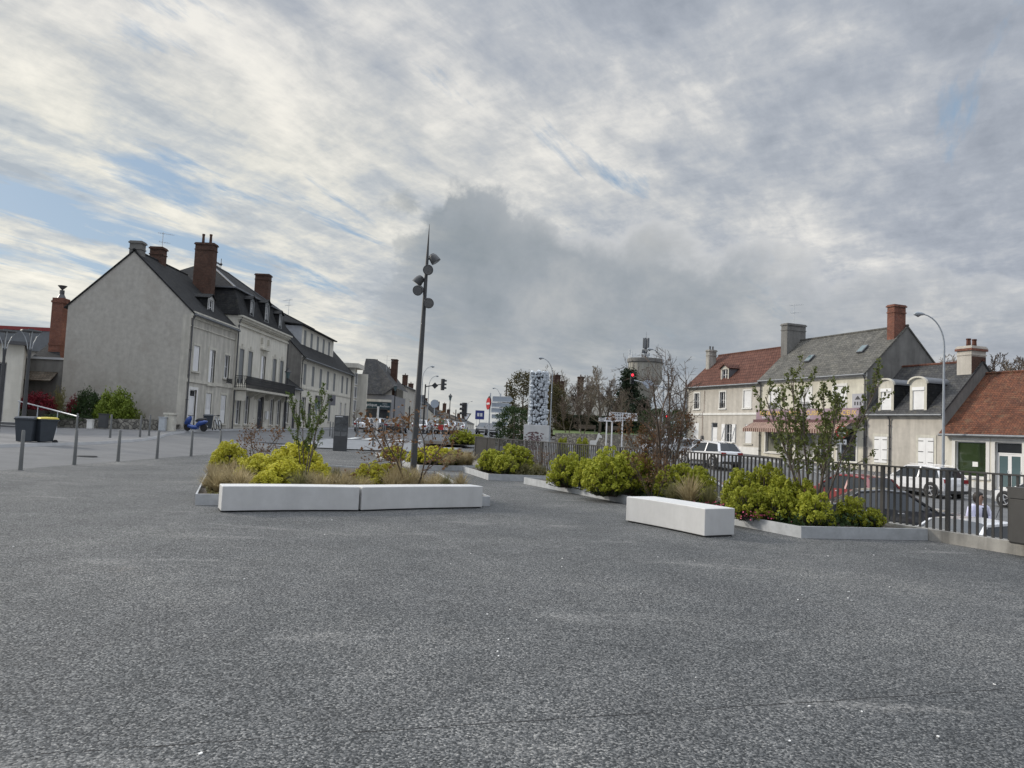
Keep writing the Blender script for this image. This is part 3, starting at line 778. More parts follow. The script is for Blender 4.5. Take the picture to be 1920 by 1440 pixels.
def house(name, label, cat, loc, rz, L, dep, eave, ridge, wall, roof, ops=(), gable=None, ry=None, sunk=1.0, trim='white_trim', ridge_m=None, gutter=True, pipes=(), group=None, cornice=None, strings=(), plinth=None, ov=.06, of=.28):
    root = thing(name, label, cat, loc, rz, group)
    ry = ry if ry is not None else dep/2
    mb = MB(); wall_front(mb, 0, L, -sunk, eave, ops)
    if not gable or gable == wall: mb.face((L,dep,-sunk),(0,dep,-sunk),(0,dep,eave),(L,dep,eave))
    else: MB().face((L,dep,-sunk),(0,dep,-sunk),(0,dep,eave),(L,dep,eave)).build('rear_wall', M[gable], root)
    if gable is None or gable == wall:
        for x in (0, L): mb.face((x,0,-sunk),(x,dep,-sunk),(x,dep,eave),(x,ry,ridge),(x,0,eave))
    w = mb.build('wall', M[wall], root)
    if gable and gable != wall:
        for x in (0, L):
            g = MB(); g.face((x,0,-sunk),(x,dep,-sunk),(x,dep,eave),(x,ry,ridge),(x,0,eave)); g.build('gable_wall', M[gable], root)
    if roof: gable_roof(root, L, dep, eave, ridge, roof, ry, ov, of, ridge_m=ridge_m)
    for o in ops: opening(root, o, trim=trim)
    if cornice:
        c = MB(); c.box(.002, L-.002, -.1, .0, eave-.5, eave-.34); c.box(-.004, L+.004, -.17, -.001, eave-.34, eave-.16); c.box(-.01, L+.01, -.24, -.002, eave-.16, eave-.03)
        c.build('cornice', M[cornice], root)
    for z, hh, m in strings: MB().box(-.006, L+.006, -.06, -.001, z, z+hh).build('string_course', M[m], root)
    if plinth:
        p = MB(); segs = [0] + sum([[o[0]-.14, o[0]+o[2]+.14] for o in sorted(ops) if o[1] < plinth[0]], []) + [L]
        for a, b in zip(segs[::2], segs[1::2]):
            if b > a: p.box(a, b, -.035, -.001, -.6, plinth[0])
        p.build('plinth', M[plinth[1]], root)
    if gutter:
        s1 = (ridge-eave)/ry
        g = MB(); g.tube([(-.05,-of-.02,eave-of*s1-.0),(L+.05,-of-.02,eave-of*s1-.02)], .075, 8); g.build('gutter', M['zinc'], root)
    for x in pipes:
        g = MB(); g.tube([(x,-of,eave-.2),(x,-of*.8,eave-.35),(x,-.08,eave-.62),(x,-.08,-.3)], .05, 7)
        for z in lin(.4, eave-1, 5): g.box(x-.07, x+.07, -.14, -.0005, z, z+.04)
        g.build('downpipe', M['pipe'], root)
    return root

def shed_dormer(root, x, w, zb, y, hh, dm, op=True, out=.0, roofm='slate', rise=.35, kind='window', dep=2.2, cheek='zinc'):
    """a gabled dormer: face at (x..x+w) in plane y, running back dep"""
    f = MB(); o = (x+.14, zb+.12, w-.28, hh-.2)
    wall_front(f, x, x+w, zb, zb+hh, [o], y, .1); f.face((x,y,zb+hh),(x+w,y,zb+hh),(x+w/2,y,zb+hh+rise))
    d = f.build('dormer', M[dm], root)
    for u in (x, x+w): MB().face((u,y,zb),(u,y,zb+hh),(u,y+dep,zb+hh),(u,y+dep,zb)).build('dormer_cheek', M[cheek], d)
    r = MB(); k = .07
    r.slab([(x-.12,y-.15,zb+hh-.05+k),(x+w/2,y-.15,zb+hh+rise+k),(x+w/2,y+dep,zb+hh+rise+k),(x-.12,y+dep,zb+hh-.05+k)], .06)
    r.slab([(x+w+.12,y-.15,zb+hh-.05+k),(x+w/2,y-.15,zb+hh+rise+k-.002),(x+w/2,y+dep,zb+hh+rise+k-.002),(x+w+.12,y+dep,zb+hh-.05+k)], .06)
    r.build('dormer_roof', M[roofm], d)
    opening(d, (*o, kind, {'trim': None, 'nosill': True}), y=y)
    return d

def skylight(root, x, z, eave, ridge, ry, w=.55, l=.8, k=.11):
    s = (ridge-eave)/ry; a = math.atan(s); y = (z-eave)/s
    m = MB(); nz, ny = math.cos(a), -math.sin(a)
    c = Vector((x, y, z)) + Vector((0, ny, nz))*(k+.05)
    m.obox(c, w, l, .1, 0, a); o = m.build('skylight', M['zinc'], root)
    MB().obox(c + Vector((0,ny,nz))*.052, w-.12, l-.14, .01, 0, a).build('pane', M['glass_blue'], o)

# ---------------- right-hand street, from far to near
AR = math.atan(.364); RZ = AR - math.pi/2
def rbase(y): return (RX(y), y, h(RX(y), y) + .1)
cosA = math.cos(AR)
# R1: beige two-storey house, brown tiles
y1, y2, y3, y4 = 71.5, 61.4, 51.0, 45.35
L1 = (y1-y2)/cosA
b = rbase(y1)
ops = [(1.25,3.75,.8,1.45,'railwindow'), (5.2,3.75,.8,1.45,'railwindow'), (8.55,3.75,.95,1.45,'closed'),
       (1.2,.45,.85,2.0,'closed',{'trim':None}), (4.05,.12,.9,2.35,'door',{'trim':None}), (6.15,.75,.95,1.6,'shutters',{'trim':None}), (8.85,.75,.85,1.6,'closed',{'trim':None})]
r1 = house('town_house', 'beige two-storey house with brown tiled roof and one small dormer', 'house', b, RZ, L1, 7.0, 6.7-b[2], 6.7-b[2]+3.1, 'render_beige', 'tile_brown', ops, strings=[(3.15,.18,'white_trim')], plinth=(.45,'white_trim'), pipes=(.1,))
shed_dormer(r1, 4.75, 1.15, 6.7-b[2]+.15, .35, 1.2, 'stone', roofm='tile_brown', kind='window', dep=1.7)
e = 6.7-b[2]
chimney(r1, .55, 2.2, .55, .8, e+1.2, e+3.4, 'concrete', 2, 'pipe', pr=.09)
MB().tube([(2.9,-.06,e-.6),(2.9,-.06,3.5),(2.7,-.06,3.4),(2.7,-.06,.9)], .02, 5).build('cable_duct', M['brick'], r1)
MB().box(2.6,2.85,-.14,-.001,.85,1.25).build('meter_box', M['pipe'], r1)
# R2: cream restaurant
b = rbase(y2); L2 = (y2-y3)/cosA; e = 6.85 - b[2] + .0
sh = .3 - (b[2]-.5)
ops = [(1.2,3.85,1.0,1.5,'closed',{'key':0,'tw':.2}), (4.7,3.85,1.0,1.5,'closed',{'tw':.2}), (8.1,3.85,1.0,1.5,'closed',{'tw':.2}),
       (.75,.35,1.9,2.15,'shop',{'trim':'white_trim','gm':'curtain'}), (2.95,-.25,.95,2.75,'glassdoor',{'trim':None}), (4.2,.1,1.9,2.4,'shop',{'gm':'glass_curtain'}), (6.6,-.3,1.4,2.8,'glassdoor',{'leaves':2}), (8.5,.0,1.7,2.4,'shop',{})]
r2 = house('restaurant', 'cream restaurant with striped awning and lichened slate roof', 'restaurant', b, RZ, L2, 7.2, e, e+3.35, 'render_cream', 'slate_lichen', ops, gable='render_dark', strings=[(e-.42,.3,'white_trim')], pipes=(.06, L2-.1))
for x in (1.2, 4.7, 8.1):
    g = MB(); g.box(x-.05,x+1.05,-.2,-.17,4.25,4.28); g.box(x-.05,x+1.05,-.2,-.17,3.82,3.85)
    for k in range(12): g.box(x-.03+k*.095,x-.012+k*.095,-.197,-.173,3.85,4.25)
    for k in range(5): g.lathe([(.07,0),(.07,.015)], (x+.1+k*.2,-.185,4.05), 10, 'y')
    g.build('guard_rail', M['iron'], r2)
skylight(r2, 4.0, e+1.35, e, e+3.35, 3.6); skylight(r2, 8.9, e+1.7, e, e+3.35, 3.6)
chimney(r2, .1, 3.1, .75, 1.9, e+1.2, e+4.6, 'render_dark', 0)
chimney(r2, L2-.4, 3.0, .62, 1.05, e+2.2, e+4.7, 'brick', 0)
aerial(r2, .1, 3.1, e+4.6, 1.9, R(30))
sg = MB(); sg.box(-.1, L2-.35, -.32, -.16, 2.95, 3.75); sgn = sg.build('fascia_sign', mat('faded mauve fascia', (.27,.18,.22), .6, .12, 1.4, .02, 20, stain=(.33,.28,.33)), r2)
yel = mat('yellow lettering', (.72,.5,.09), .5, .05, 3, 0)
for s_, x, w in (('RESTAURANT', 1.75, .95), ('SUSHI', 4.35, .95), ('CUISINE', 6.5, .95), ('DELICIEUX', 9.4, .95)):
    text(s_, 'lettering', .48, yel, sgn, (x, -.325, 3.42), (R(90),0,0), sx=w)
text('BUFFET', 'lettering', .22, M['white_sign'], sgn, (1.0, -.325, 3.1), (R(90),0,0)); text('A EMPORTER', 'lettering', .22, M['white_sign'], sgn, (5.4, -.325, 3.1), (R(90),0,0))
aw = MB(); aw.box(-.25, L2-.2, -.5, -.325, 2.72, 2.94); aw.build('awning_box', mat('maroon awning box', (.1,.035,.04), .6, .1, 3, 0), r2)
aw = MB(); x0, x1 = -.2, L2-.9
aw.face((x0,-.5,2.72),(x0-.15,-1.45,2.2),(x1+.15,-1.45,2.2),(x1,-.5,2.72)); 
n = 36
for i in range(n):
    a = x0-.15+(x1-x0+.3)*i/n; bb = x0-.15+(x1-x0+.3)*(i+1)/n
    aw.face((a,-1.452,2.2),((a+bb)/2,-1.456,1.9),(bb,-1.452,1.93),(bb,-1.452,2.2)); aw.face((a,-1.452,2.2),(a,-1.452,1.93),((a+bb)/2,-1.456,1.9),(bb-.0001,-1.4525,2.2))
aw.build('awning', M['awning'], r2)
bs = MB(); bs.box(L2-1.15, L2-.15, -.14, -.06, 3.78, 4.75); bo = bs.build('wall_sign', mat('grey plaque', (.36,.36,.4), .5, .1, 3, 0), r2)
q = MB(); cx_ = L2-.65
q.face((cx_-.26,-.145,4.34),(cx_+.26,-.145,4.34),(cx_+.12,-.145,4.5),(cx_,-.145,4.62),(cx_-.12,-.145,4.5)); q.box(cx_-.3,cx_-.18,-.148,-.141,3.95,4.2); q.box(cx_-.06,cx_+.06,-.148,-.141,3.95,4.2); q.box(cx_+.18,cx_+.3,-.148,-.141,3.95,4.2)
q.build('emblem', M['letter_black'], bo)
# R3: low house with two round-headed dormers
b = rbase(y3); b = (b[0], b[1], -.35); L3 = (y3-y4)/cosA; e = 4.4 - b[2] - .35
ops = [(.75,.95,1.05,1.75,'hinged',{'trim':'stone','tw':.18}), (4.2,.95,1.1,1.75,'hinged',{'trim':'stone','tw':.18})]
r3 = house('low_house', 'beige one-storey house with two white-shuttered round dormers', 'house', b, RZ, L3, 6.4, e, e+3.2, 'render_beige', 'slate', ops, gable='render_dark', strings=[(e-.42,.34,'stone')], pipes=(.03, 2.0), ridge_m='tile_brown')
for x in (1.05, 3.55):
    w, y, hh, zb_ = 1.25, -.06, 1.75, e-.08
    f = MB(); o = (x+.2, zb_+.02, w-.4, hh-.2); wall_front(f, x, x+w, zb_, zb_+hh, [o], y, .12)
    arc = [(x+w/2+math.cos(t)*(w/2+.06), y, zb_+hh+math.sin(t)*.42) for t in lin(0, math.pi, 13)]
    f.add(arc, [tuple(range(13))]); d = f.build('dormer', M['stone'], r3)
    hd = MB()
    for p, q in zip(arc, arc[1:]): hd.bar((p[0],y-.06,p[2]+.03),(q[0],y-.06,q[2]+.03), .16, .1)
    hd.build('dormer_hood', M['stone'], d)
    rf = MB(); arc2 = [(p[0], y+.02, p[2]+.05) for p in arc]
    for p, q in zip(arc2, arc2[1:]): rf.slab([p, q, (q[0], y+2.6, q[2]), (p[0], y+2.6, p[2])], .05)
    rf.build('dormer_roof', M['zinc'], d)
    for u in (x, x+w): MB().face((u,y,zb_),(u,y,zb_+hh),(u,y+2.4,zb_+hh),(u,y+2.4,zb_)).build('dormer_cheek', M['slate_dark'], d)
    opening(d, (*o, 'roller', {'trim': None, 'nosill': True}), y=y)
chimney(r3, L3-.55, 2.9, 1.0, 1.25, e+1.3, e+4.0, 'render_beige', 2, 'tile_brown', pr=.14, ph=.5)
MB().box(L3-.05, L3-.035, 2.29, 3.51, e+2.3, e+3.5).build('bare_brick', M['brick_old'], r3); MB().box(L3-1.14, L3+.04, 2.18, 3.62, e+3.86, e+4.0).build('brick_cap', M['brick'], r3)
MB().box(1.0,1.5,-.05,-.002,.05,.35).build('vent', M['pipe'], r3)
# R4: low shop with orange tiles
b = rbase(y4); b = (b[0], b[1], -.6); L4 = 10.5; e = 3.55
ops = [(.75,.75,1.95,2.05,'shop',{'gm':'green_panel','tw':.22,'trim':'white_trim'}), (3.25,.12,1.55,2.7,'glassdoor',{'leaves':2,'tw':.22,'transom':.62,'gm':'glass_blue'}), (5.35,.55,2.3,2.25,'shop',{'gm':'green_panel','tw':.22}), (8.2,.55,1.6,2.25,'shop',{'gm':'glass','tw':.22})]
r4 = house('shop', 'low pale shop with orange tiled roof and green-backed windows', 'shop', b, RZ, L4, 7.0, e, e+3.5, 'render_pale', 'tile_orange', ops, plinth=(.5,'white_trim'), ridge_m='tile_orange', of=.4)
for x, z in ((1.75,1.35),(6.4,1.15)): MB().box(x,x+.34,.14,.154,z,z+.28).build('notice', M['paper'], r4)
q = MB()
pz = [(5.55,2.35),(5.75,2.75),(6.0,2.5),(6.25,2.7),(6.5,2.5),(6.75,2.7),(7.0,2.5),(7.3,2.68)]
for a, c in zip(pz, pz[1:]): q.bar((a[0],.15,a[1]),(c[0],.15,c[1]),.02,.006)
q.bar((5.55,.15,2.35),(5.5,.15,2.0),.02,.006); q.bar((5.5,.15,2.0),(5.8,.15,1.75),.02,.006)
q.build('window_drawing', M['white_sign'], r4)
for s_, z in (('Création', 2.22), ('Couture', 1.9)): text(s_, 'lettering', .24, M['white_sign'], r4, (6.45,.15,z), (R(90),R(-8),0))

# ---------------- left-hand street: facades face right (+X)
LZ = R(90)
def lhouse(name, label, cat, X, Y0, Y1, dep, eave, ridge, *a, **k):
    """eave and ridge as absolute heights"""
    z = k.pop('z', None); z = h(X, (Y0+Y1)/2) + .05 if z is None else z
    return house(name, label, cat, (X, Y0, z), LZ, Y1-Y0, dep, eave-z, ridge-z, *a, **k), z
XF = -21.8
YA = 50.0; za = .62
dep = XF - XY(110, 50, 1); eA = ZA(582, XF, 50); rA = ZA(470, XF - dep*.5, 50)
e = eA - za
ops = [(.75,4.1,1.0,1.75,'closed',{'trim':'stone','tw':.16}), (3.45,3.35,1.05,2.5,'half',{'trim':'stone','tw':.18}), (6.3,4.0,1.0,1.75,'window',{'trim':'stone','tw':.16}),
       (.6,.05,1.1,2.75,'door',{'trim':'white_trim','tw':.2}), (3.3,.55,1.05,2.15,'louvre',{'trim':'stone','tw':.18}), (6.1,.55,1.05,2.15,'louvre',{'trim':'stone','tw':.18})]
l1, z = lhouse('town_house', 'tall house with broad blank grey gable wall and slate roof', 'house', XF, YA, 58.2, dep, eA, rA, 'render_old', 'slate_dark', ops, gable='render_grey', z=za, strings=[(3.3,.2,'stone'),(e-1.05,.07,'stone')], cornice='stone', pipes=(.12,), ry=dep*.5)
rr = rA - za
# pale quoin strip and worn patch at the corner of the gable
mb = MB(); mb.box(-.012, -.001, .0, .55, -.4, e-.3); mb.build('corner_strip', M['render_old'], l1)
for x0_, y0_, w_, h_ in ((6.25,.05,1.1,.35),): 
    g = MB(); g.box(6.25,7.4,-.3,-.27,3.95,3.98); g.box(6.25,7.4,-.3,-.27,3.62,3.65)
    for k in range(13): g.box(6.27+k*.09,6.285+k*.09,-.297,-.273,3.65,3.95)
    g.build('window_box_rail', M['iron'], l1)
c1 = chimney(l1, .4, dep*.5, .62, .8, rr-.3, rr+.55, 'render_dark', 0)
chimney(l1, 3.7, dep*.52, .75, .9, rr-.3, rr+.95, 'brick_old', 0); aerial(l1, 4.2, dep*.52, rr+.9, 1.5, R(-60))
shed_dormer(l1, 4.2, 1.15, e+.35, .7, 1.25, 'grey_shutter', roofm='slate_dark', dep=2.6, cheek='slate_dark', kind='window', rise=.3)
chimney(l1, 7.9, 2.3, .95, 1.7, e+1.2, ZA(462, XF-2.3, 58), 'brick_old', 2, 'brick_old', pr=.1, ph=.75) if False else None
zc = ZA(462, XF-2.6, 58) - za
chimney(l1, 7.8, 2.6, .75, 1.45, e+1.0, zc, 'brick_old', 2, 'brick_old', pr=.11, ph=.75)
# separate tall brick stack behind the gable
cx0 = XY(101, 53, 3); cz = h(cx0, 53)
ck = thing('chimney_stack', 'tall separate red brick chimney stack beside the blank gable', 'chimney', (cx0, 53, cz))
zt = ZA(560, cx0, 53) - cz
m_ = MB(); m_.box(-.4, .4, -.4, .4, -1, zt); m_.box(-.45, .45, -.45, .45, zt-.35, zt-.2); m_.box(-.43,.43,-.43,.43,zt*.62,zt*.62+.12); m_.build('shaft', M['brick'], ck)
p_ = MB(); p_.lathe([(.3,0),(.16,.3),(.16,.6)], (0,0,zt), 10); p_.lathe([(.02,.6),(.3,.9),(.3,.93),(.02,.95)], (0,0,zt), 10); p_.build('cowl', M['pipe'], ck)

# L2: mansard house with balcony
Y0, Y1 = 58.25, 71.4; z2 = .66; X2 = XF + .1
eB = ZA(604, X2, 62.0); L = Y1 - Y0; e = eB - z2
root = thing('mansard_house', 'ornate pale stone house with iron balcony and slate mansard roof', 'house', (X2, Y0, z2), LZ)
w_ = 1.0; xs_ = [.75, 2.75, 5.95, 9.1, 11.2]
ops = [(x, 3.75 + (0 if i != 2 else -.05), w_ + (.15 if i == 2 else 0), 2.75, 'midclosed' if i != 2 else 'half', {'trim':'stone','tw':.2,'key':1,'nosill':True}) for i, x in enumerate(xs_)]
ops += [(x, .5, w_, 2.35, 'window', {'trim':'stone','tw':.22}) for i, x in enumerate(xs_) if i != 2] + [(5.8, .0, 1.5, 2.95, 'darkdoor', {'trim':'stone','tw':.25,'leaves':2,'transom':.4})]
mb = MB(); wall_front(mb, 0, L, -1, e, ops)
for x in (0, L): mb.face((x,0,-1),(x,9,-1),(x,9,e),(x,0,e))
mb.face((L,9,-1),(0,9,-1),(0,9,e),(L,9,e)); mb.build('wall', M['render_pale'], root)
for o in ops: opening(root, o)
c = MB(); c.box(-.02,L+.02,-.12,-.001,e-.75,e-.6); c.box(.01,L-.01,-.16,-.0015,e-.42,e-.3); c.box(-.05,L+.05,-.28,-.002,e-.3,e-.12); c.box(-.1,L+.1,-.4,-.003,e-.12,e+.02); c.build('cornice', M['stone'], root)
MB().box(.01,L-.01,-.08,-.001,3.1,3.45).build('string_course', M['stone'], root)
cr = MB(); cr.box(5.5,7.55,-.25,-.001,6.95,7.1) if e > 7.2 else cr.box(5.5,7.55,-.25,-.001,e-1.05,e-.9)
for x in (5.55, 7.25): cr.box(x,x+.25,-.2,-.002,e-1.6,e-1.06)
cr.build('door_pediment', M['stone'], root)
# mansard: steep slate lower slope, low upper slope
e2, in1, e3 = e+2.3, .75, e+5.0; dm_ = 9.0
mr = MB()
def ring(z, k): return [(k-.15 if k < .1 else k, k-.2 if k < .1 else k, z), (L-k, k-.2 if k < .1 else k, z), (L-k, dm_-k, z), (k-.15 if k < .1 else k, dm_-k, z)]
A, B = ring(e+.03, 0), ring(e2, in1)
for i in range(4): mr.face(A[i], A[(i+1)%4], B[(i+1)%4], B[i])
ms_ = mr.build('mansard_slope', M['slate_dark'], root)
ur = MB(); C_ = [(4.2,4.5,e3),(L-4.2,4.5,e3)]; B2 = ring(e2+.01, in1-.12)
ur.face(B2[0],B2[1],C_[1],C_[0]); ur.face(B2[1],B2[2],C_[1]); ur.face(B2[2],B2[3],C_[0],C_[1]); ur.face(B2[3],B2[0],C_[0])
rf = ur.build('roof', M['slate_dark'], root)
hp = MB()
for a_, b_ in ((B2[0],C_[0]),(B2[1],C_[1]),(C_[0],C_[1])): hp.bar(Vector(a_)+Vector((0,0,.03)), Vector(b_)+Vector((0,0,.03)), .16, .06)
for i in range(4): hp.bar(Vector(B2[i])+Vector((0,0,.0)), Vector(B2[(i+1)%4])+Vector((0,0,.0)), .22, .12)
hp.build('flashing', M['zinc'], rf)
cst = MB()
for k in range(9):
    x = C_[0][0] + k*.32; cst.tube([(x,4.5,e3),(x,4.5,e3+.38)], .02, 4); cst.lathe([(.0,0),(.09,.12),(0,.26)], (x,4.5,e3+.25), 5)
cst.tube([(C_[0][0]-.1,4.5,e3+.12),(C_[0][0]+2.7,4.5,e3+.12)], .015, 4)
cst.tube([(C_[0][0]+2.9,4.5,e3),(C_[0][0]+2.9,4.5,e3+.95)], .03, 5); cst.lathe([(.04,0),(.13,.15),(.03,.3)], (C_[0][0]+2.9,4.5,e3+.3), 6)
cst.build('roof_cresting', M['iron'], rf)
for x, w__, hh in ((2.3,.95,1.35),(5.95,1.15,1.7),(9.9,.95,1.35)):
    shed_dormer(root, x, w__, e+.3, -.05, hh, 'mid_shutter', roofm='slate_dark', dep=1.3, cheek='slate_dark', kind='window', rise=.32)
chimney(root, L-1.0, 2.4, .85, 1.3, e+1.8, ZA(518, X2-2.4, 70.4)-z2, 'brick_old', 0)
# balcony
bk = MB(); bk.box(-.1, L+.1, -1.05, -.07, 3.18, 3.34); bal = bk.build('balcony', M['stone'], root)
cs = MB()
for x in (4.9, 5.35, 7.6, 8.1, .6, 3.6, 10.2, 12.4): cs.add([(x,-.001,3.17),(x+.2,-.001,3.17),(x+.2,-.85,3.17),(x,-.85,3.17),(x,-.001,2.6),(x+.2,-.001,2.6)], [(0,1,2,3),(0,3,4),(1,5,2),(2,5,4,3)])
cs.build('bracket', M['stone'], bal)
ir = MB()
def irun(p, q):
    p, q = Vector(p), Vector(q); n = int((q-p).length/.13)
    for zz, t in ((3.42,.03),(3.62,.02),(4.12,.02),(4.28,.045)): ir.bar((p.x,p.y,zz),(q.x,q.y,zz),t)
    for k in range(n+1):
        c = p + (q-p)*k/n; ir.bar((c.x,c.y,3.36),(c.x,c.y,4.28),.03)
        if k % 2 == 0 and k < n: 
            d = p + (q-p)*(k+1)/n; ir.bar((c.x,c.y,3.64),(d.x,d.y,4.1),.035); ir.bar((d.x,d.y,3.64),(c.x,c.y,4.1),.035)
irun((-.02,-.98,0),(L+.02,-.98,0)); irun((-.02,-.98,0),(-.02,-.08,0)); irun((L+.02,-.98,0),(L+.02,-.08,0))
ir.build('railing', M['iron'], bal)
bs = MB(); bs.box(.05, .12, -.95, -.1, 2.35, 3.1); bs.build('hanging_sign', M['render_pale'], root)
for u in (.03, L-.05): MB().tube([(u,-.35,e),(u,-.1,e-.6),(u,-.1,-.3)], .055, 7).build('downpipe', M['pipe'], root)
MB().box(7.75,8.2,-.22,-.03,1.0,1.7).build('letter_box', M['white_paint'], root)

# L2b: low link between, L3: long building with the wide dormer
z3 = .8
lk, z = lhouse('link_building', 'low grey lean-to building between the balcony house and the long house', 'house', XF+.0, 71.5, 76.9, 7, 5.0, 7.4, 'render_old', 'slate_dark', [(1.0,.6,.9,2.0,'window',{'trim':'stone'}),(3.1,0.05,1.0,2.3,'darkdoor',{'trim':'stone'})], z=z3, pipes=())
Y0, Y1 = 77.0, 101.5; L = Y1 - Y0; X3 = XF - .05
e3a = ZA(664, X3, 77.2); z3 = .95; e = e3a - z3
hh_ = e
xs_ = [1.0, 4.3, 7.6, 10.9, 14.2, 18.6, 21.4]
ops = [(x, e-3.1, 1.05, 2.2, 'midclosed', {'trim': None, 'nosill': True}) for x in xs_]
ops += [(.9,.7,1.5,2.5,'shop',{'trim':'stone','n':2}), (3.6,.05,1.1,2.6,'darkdoor',{'trim':'stone'}), (6.2,.6,3.2,3.0,'shop',{'trim':'stone','n':2,'tran':1,'gm':'glass_blue'}), (12.6,.8,1.0,2.6,'midclosed',{'trim':None}), (18.6,.8,.9,2.5,'window',{'trim':None}), (21.2,.8,.9,2.5,'window',{'trim':None})]
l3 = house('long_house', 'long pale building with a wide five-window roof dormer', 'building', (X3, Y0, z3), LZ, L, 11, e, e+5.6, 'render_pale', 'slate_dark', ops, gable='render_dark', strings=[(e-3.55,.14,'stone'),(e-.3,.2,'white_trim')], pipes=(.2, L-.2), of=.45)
# wide dormer
d0, d1, dz, dy, dh = 4.2, 18.8, e+1.15, 1.35, 2.35
f = MB(); dops = [(d0+.9+i*2.75, dz+.25, .95, 1.75) for i in range(5)]; wall_front(f, d0, d1, dz, dz+dh, dops, dy, .1)
dd = f.build('dormer', M['render_pale'], l3)
for u in (d0, d1): MB().face((u,dy,dz),(u,dy,dz+dh),(u,dy+4,dz+dh),(u,dy+4,dz)).build('dormer_cheek', M['zinc_pale'], dd)
r = MB(); r.slab([(d0-.3,dy-.4,dz+dh+.08),(d1+.3,dy-.4,dz+dh+.08),(d1+.3,dy+4.2,dz+dh+.6),(d0-.3,dy+4.2,dz+dh+.6)], .14); r.build('dormer_roof', M['slate_dark'], dd)
for o in dops: opening(l3, (*o, 'midclosed', {'trim': None, 'nosill': True}), y=dy)
aerial(l3, 12.5, 5.5, e+5.5, 2.2, R(50), l=1.8)
s = MB(); s.box(6.6,9.2,-.08,-.002,e-4.55,e-4.0); s.build('shop_sign', M['pipe'], l3)
s = MB(); s.box(11.6,11.7,-1.0,-.05,e-4.9,e-3.7); ps = s.build('projecting_sign', mat('grey projecting sign', (.2,.2,.23), .5, .1, 3, 0), l3)
q = MB(); q.face((11.59,-.53,e-4.0),(11.59,-.78,e-4.25),(11.59,-.53,e-4.5),(11.59,-.28,e-4.25)); q.build('emblem', M['letter_black'], ps)
# glazed stair bay at its end
Y0 = 101.6; zg = 1.1
gb = thing('stair_tower', 'narrow glazed stair tower with pale frame at the end of the long house', 'stair tower', (XF+.3, Y0, zg), LZ)
e = ZA(690, XF+.3, 102) - zg
f = MB(); f.box(0,.35,0,4,-1,e); f.box(3.0,3.4,-1.2,4,-1,e-.6); f.box(.35,3.0,.3,4,-1,e); f.box(-.3,3.9,-.5,4.3,e,e+.6); f.build('wall', M['render_pale'], gb)
for k in range(4):
    zz = .3 + k*(e-.6)/4
    w = MB(); hh = (e-.6)/4-.25
    for a_ in (.4,1.65,2.9): w.box(a_,a_+.09,.16,.26,zz,zz+hh)
    w.box(.49,2.9,.165,.255,zz,zz+.09); w.box(.49,2.9,.165,.255,zz+hh-.09,zz+hh); wi = w.build('window', M['white_paint'], gb)
    MB().box(.4,2.99,.26,.28,zz,zz+hh).build('pane', M['glass'], wi)
# L4: optician's shop, its front turned to the square
X4 = XY(672, 107, 1); X4b = XY(731, 107, 1); W = X4b - X4; z4 = 1.1
root = thing('optician_shop', 'grey shop with dark teal front and hipped slate roof facing the square', 'shop', (X4, 107, z4), 0)
e = ZA(738, X4, 107) - z4; rg = ZA(690, X4, 111) - z4
ops = [(.35,.2,W-.7,2.55,'shop',{'n':3,'trim':None,'fm':'teal_dark','nosill':True})]
mb = MB(); wall_front(mb, 0, W, -1, e, ops); mb.face((0,0,-1),(0,14,-1),(0,14,e),(0,0,e)); mb.face((W,0,-1),(W,0,e),(W,14,e),(W,14,-1)); mb.build('wall', mat('grey shop render', (.25,.25,.26), .9, .1, 1.5, .1, 40), root)
for o in ops: opening(root, o, trim=None)
f = MB(); f.box(.1,W-.1,-.15,-.002,2.85,3.75); fo = f.build('fascia', M['teal_dark'], root)
text('Optique', 'lettering', .62, M['white_sign'], fo, (W*.33,-.155,3.33), (R(90),0,0)); text('Audition', 'lettering', .4, M['white_sign'], fo, (W*.8,-.155,3.2), (R(90),0,0)); text('centre', 'lettering', .26, M['white_sign'], fo, (W*.8,-.155,3.55), (R(90),0,0))
MB().box(0,W,-.2,-.001,3.8,4.15).build('canopy', M['render_pale'], root)
for x, hh in ((.1,.5),(W-.45,.5)): MB().box(x,x+.25,-.1,-.002,-.2,2.8).build('pilaster', M['teal_dark'], root)
mb = MB(); mb.slab([(-.3,-.3,e),(W*.72,-.3,e),(W*.25,4,rg+1.4),(-.3,4,rg+1.4)], .15); mb.slab([(W*.72,-.3,e),(W+.3,-.3,e+1.2),(W+.3,14,e+1.2),(W*.25,14,rg+1.4),(W*.25,4,rg+1.4)], .15); mb.slab([(-.3,4,rg+1.4),(W*.25,4,rg+1.4),(W*.25,14,rg+1.4),(-.3,14,rg+1.4)], .15); mb.build('roof', M['slate'], root)
MB().face((W,0,e),(W*.72,0,e),(W,0,e+1.2)) .build('gable_wall', M['render_grey'], root)
chimney(root, 1.2, 5, .7, 1.2, e, ZA(680, X4+1, 112)-z4, 'render_dark', 1, 'brick_old')
chimney(root, 3.4, 8, .9, 1.2, e, ZA(676, X4+3.4, 115)-z4, 'brick_old', 0); aerial(root, 2.6, 5.5, e+3.2, 3.0, R(20), l=2)

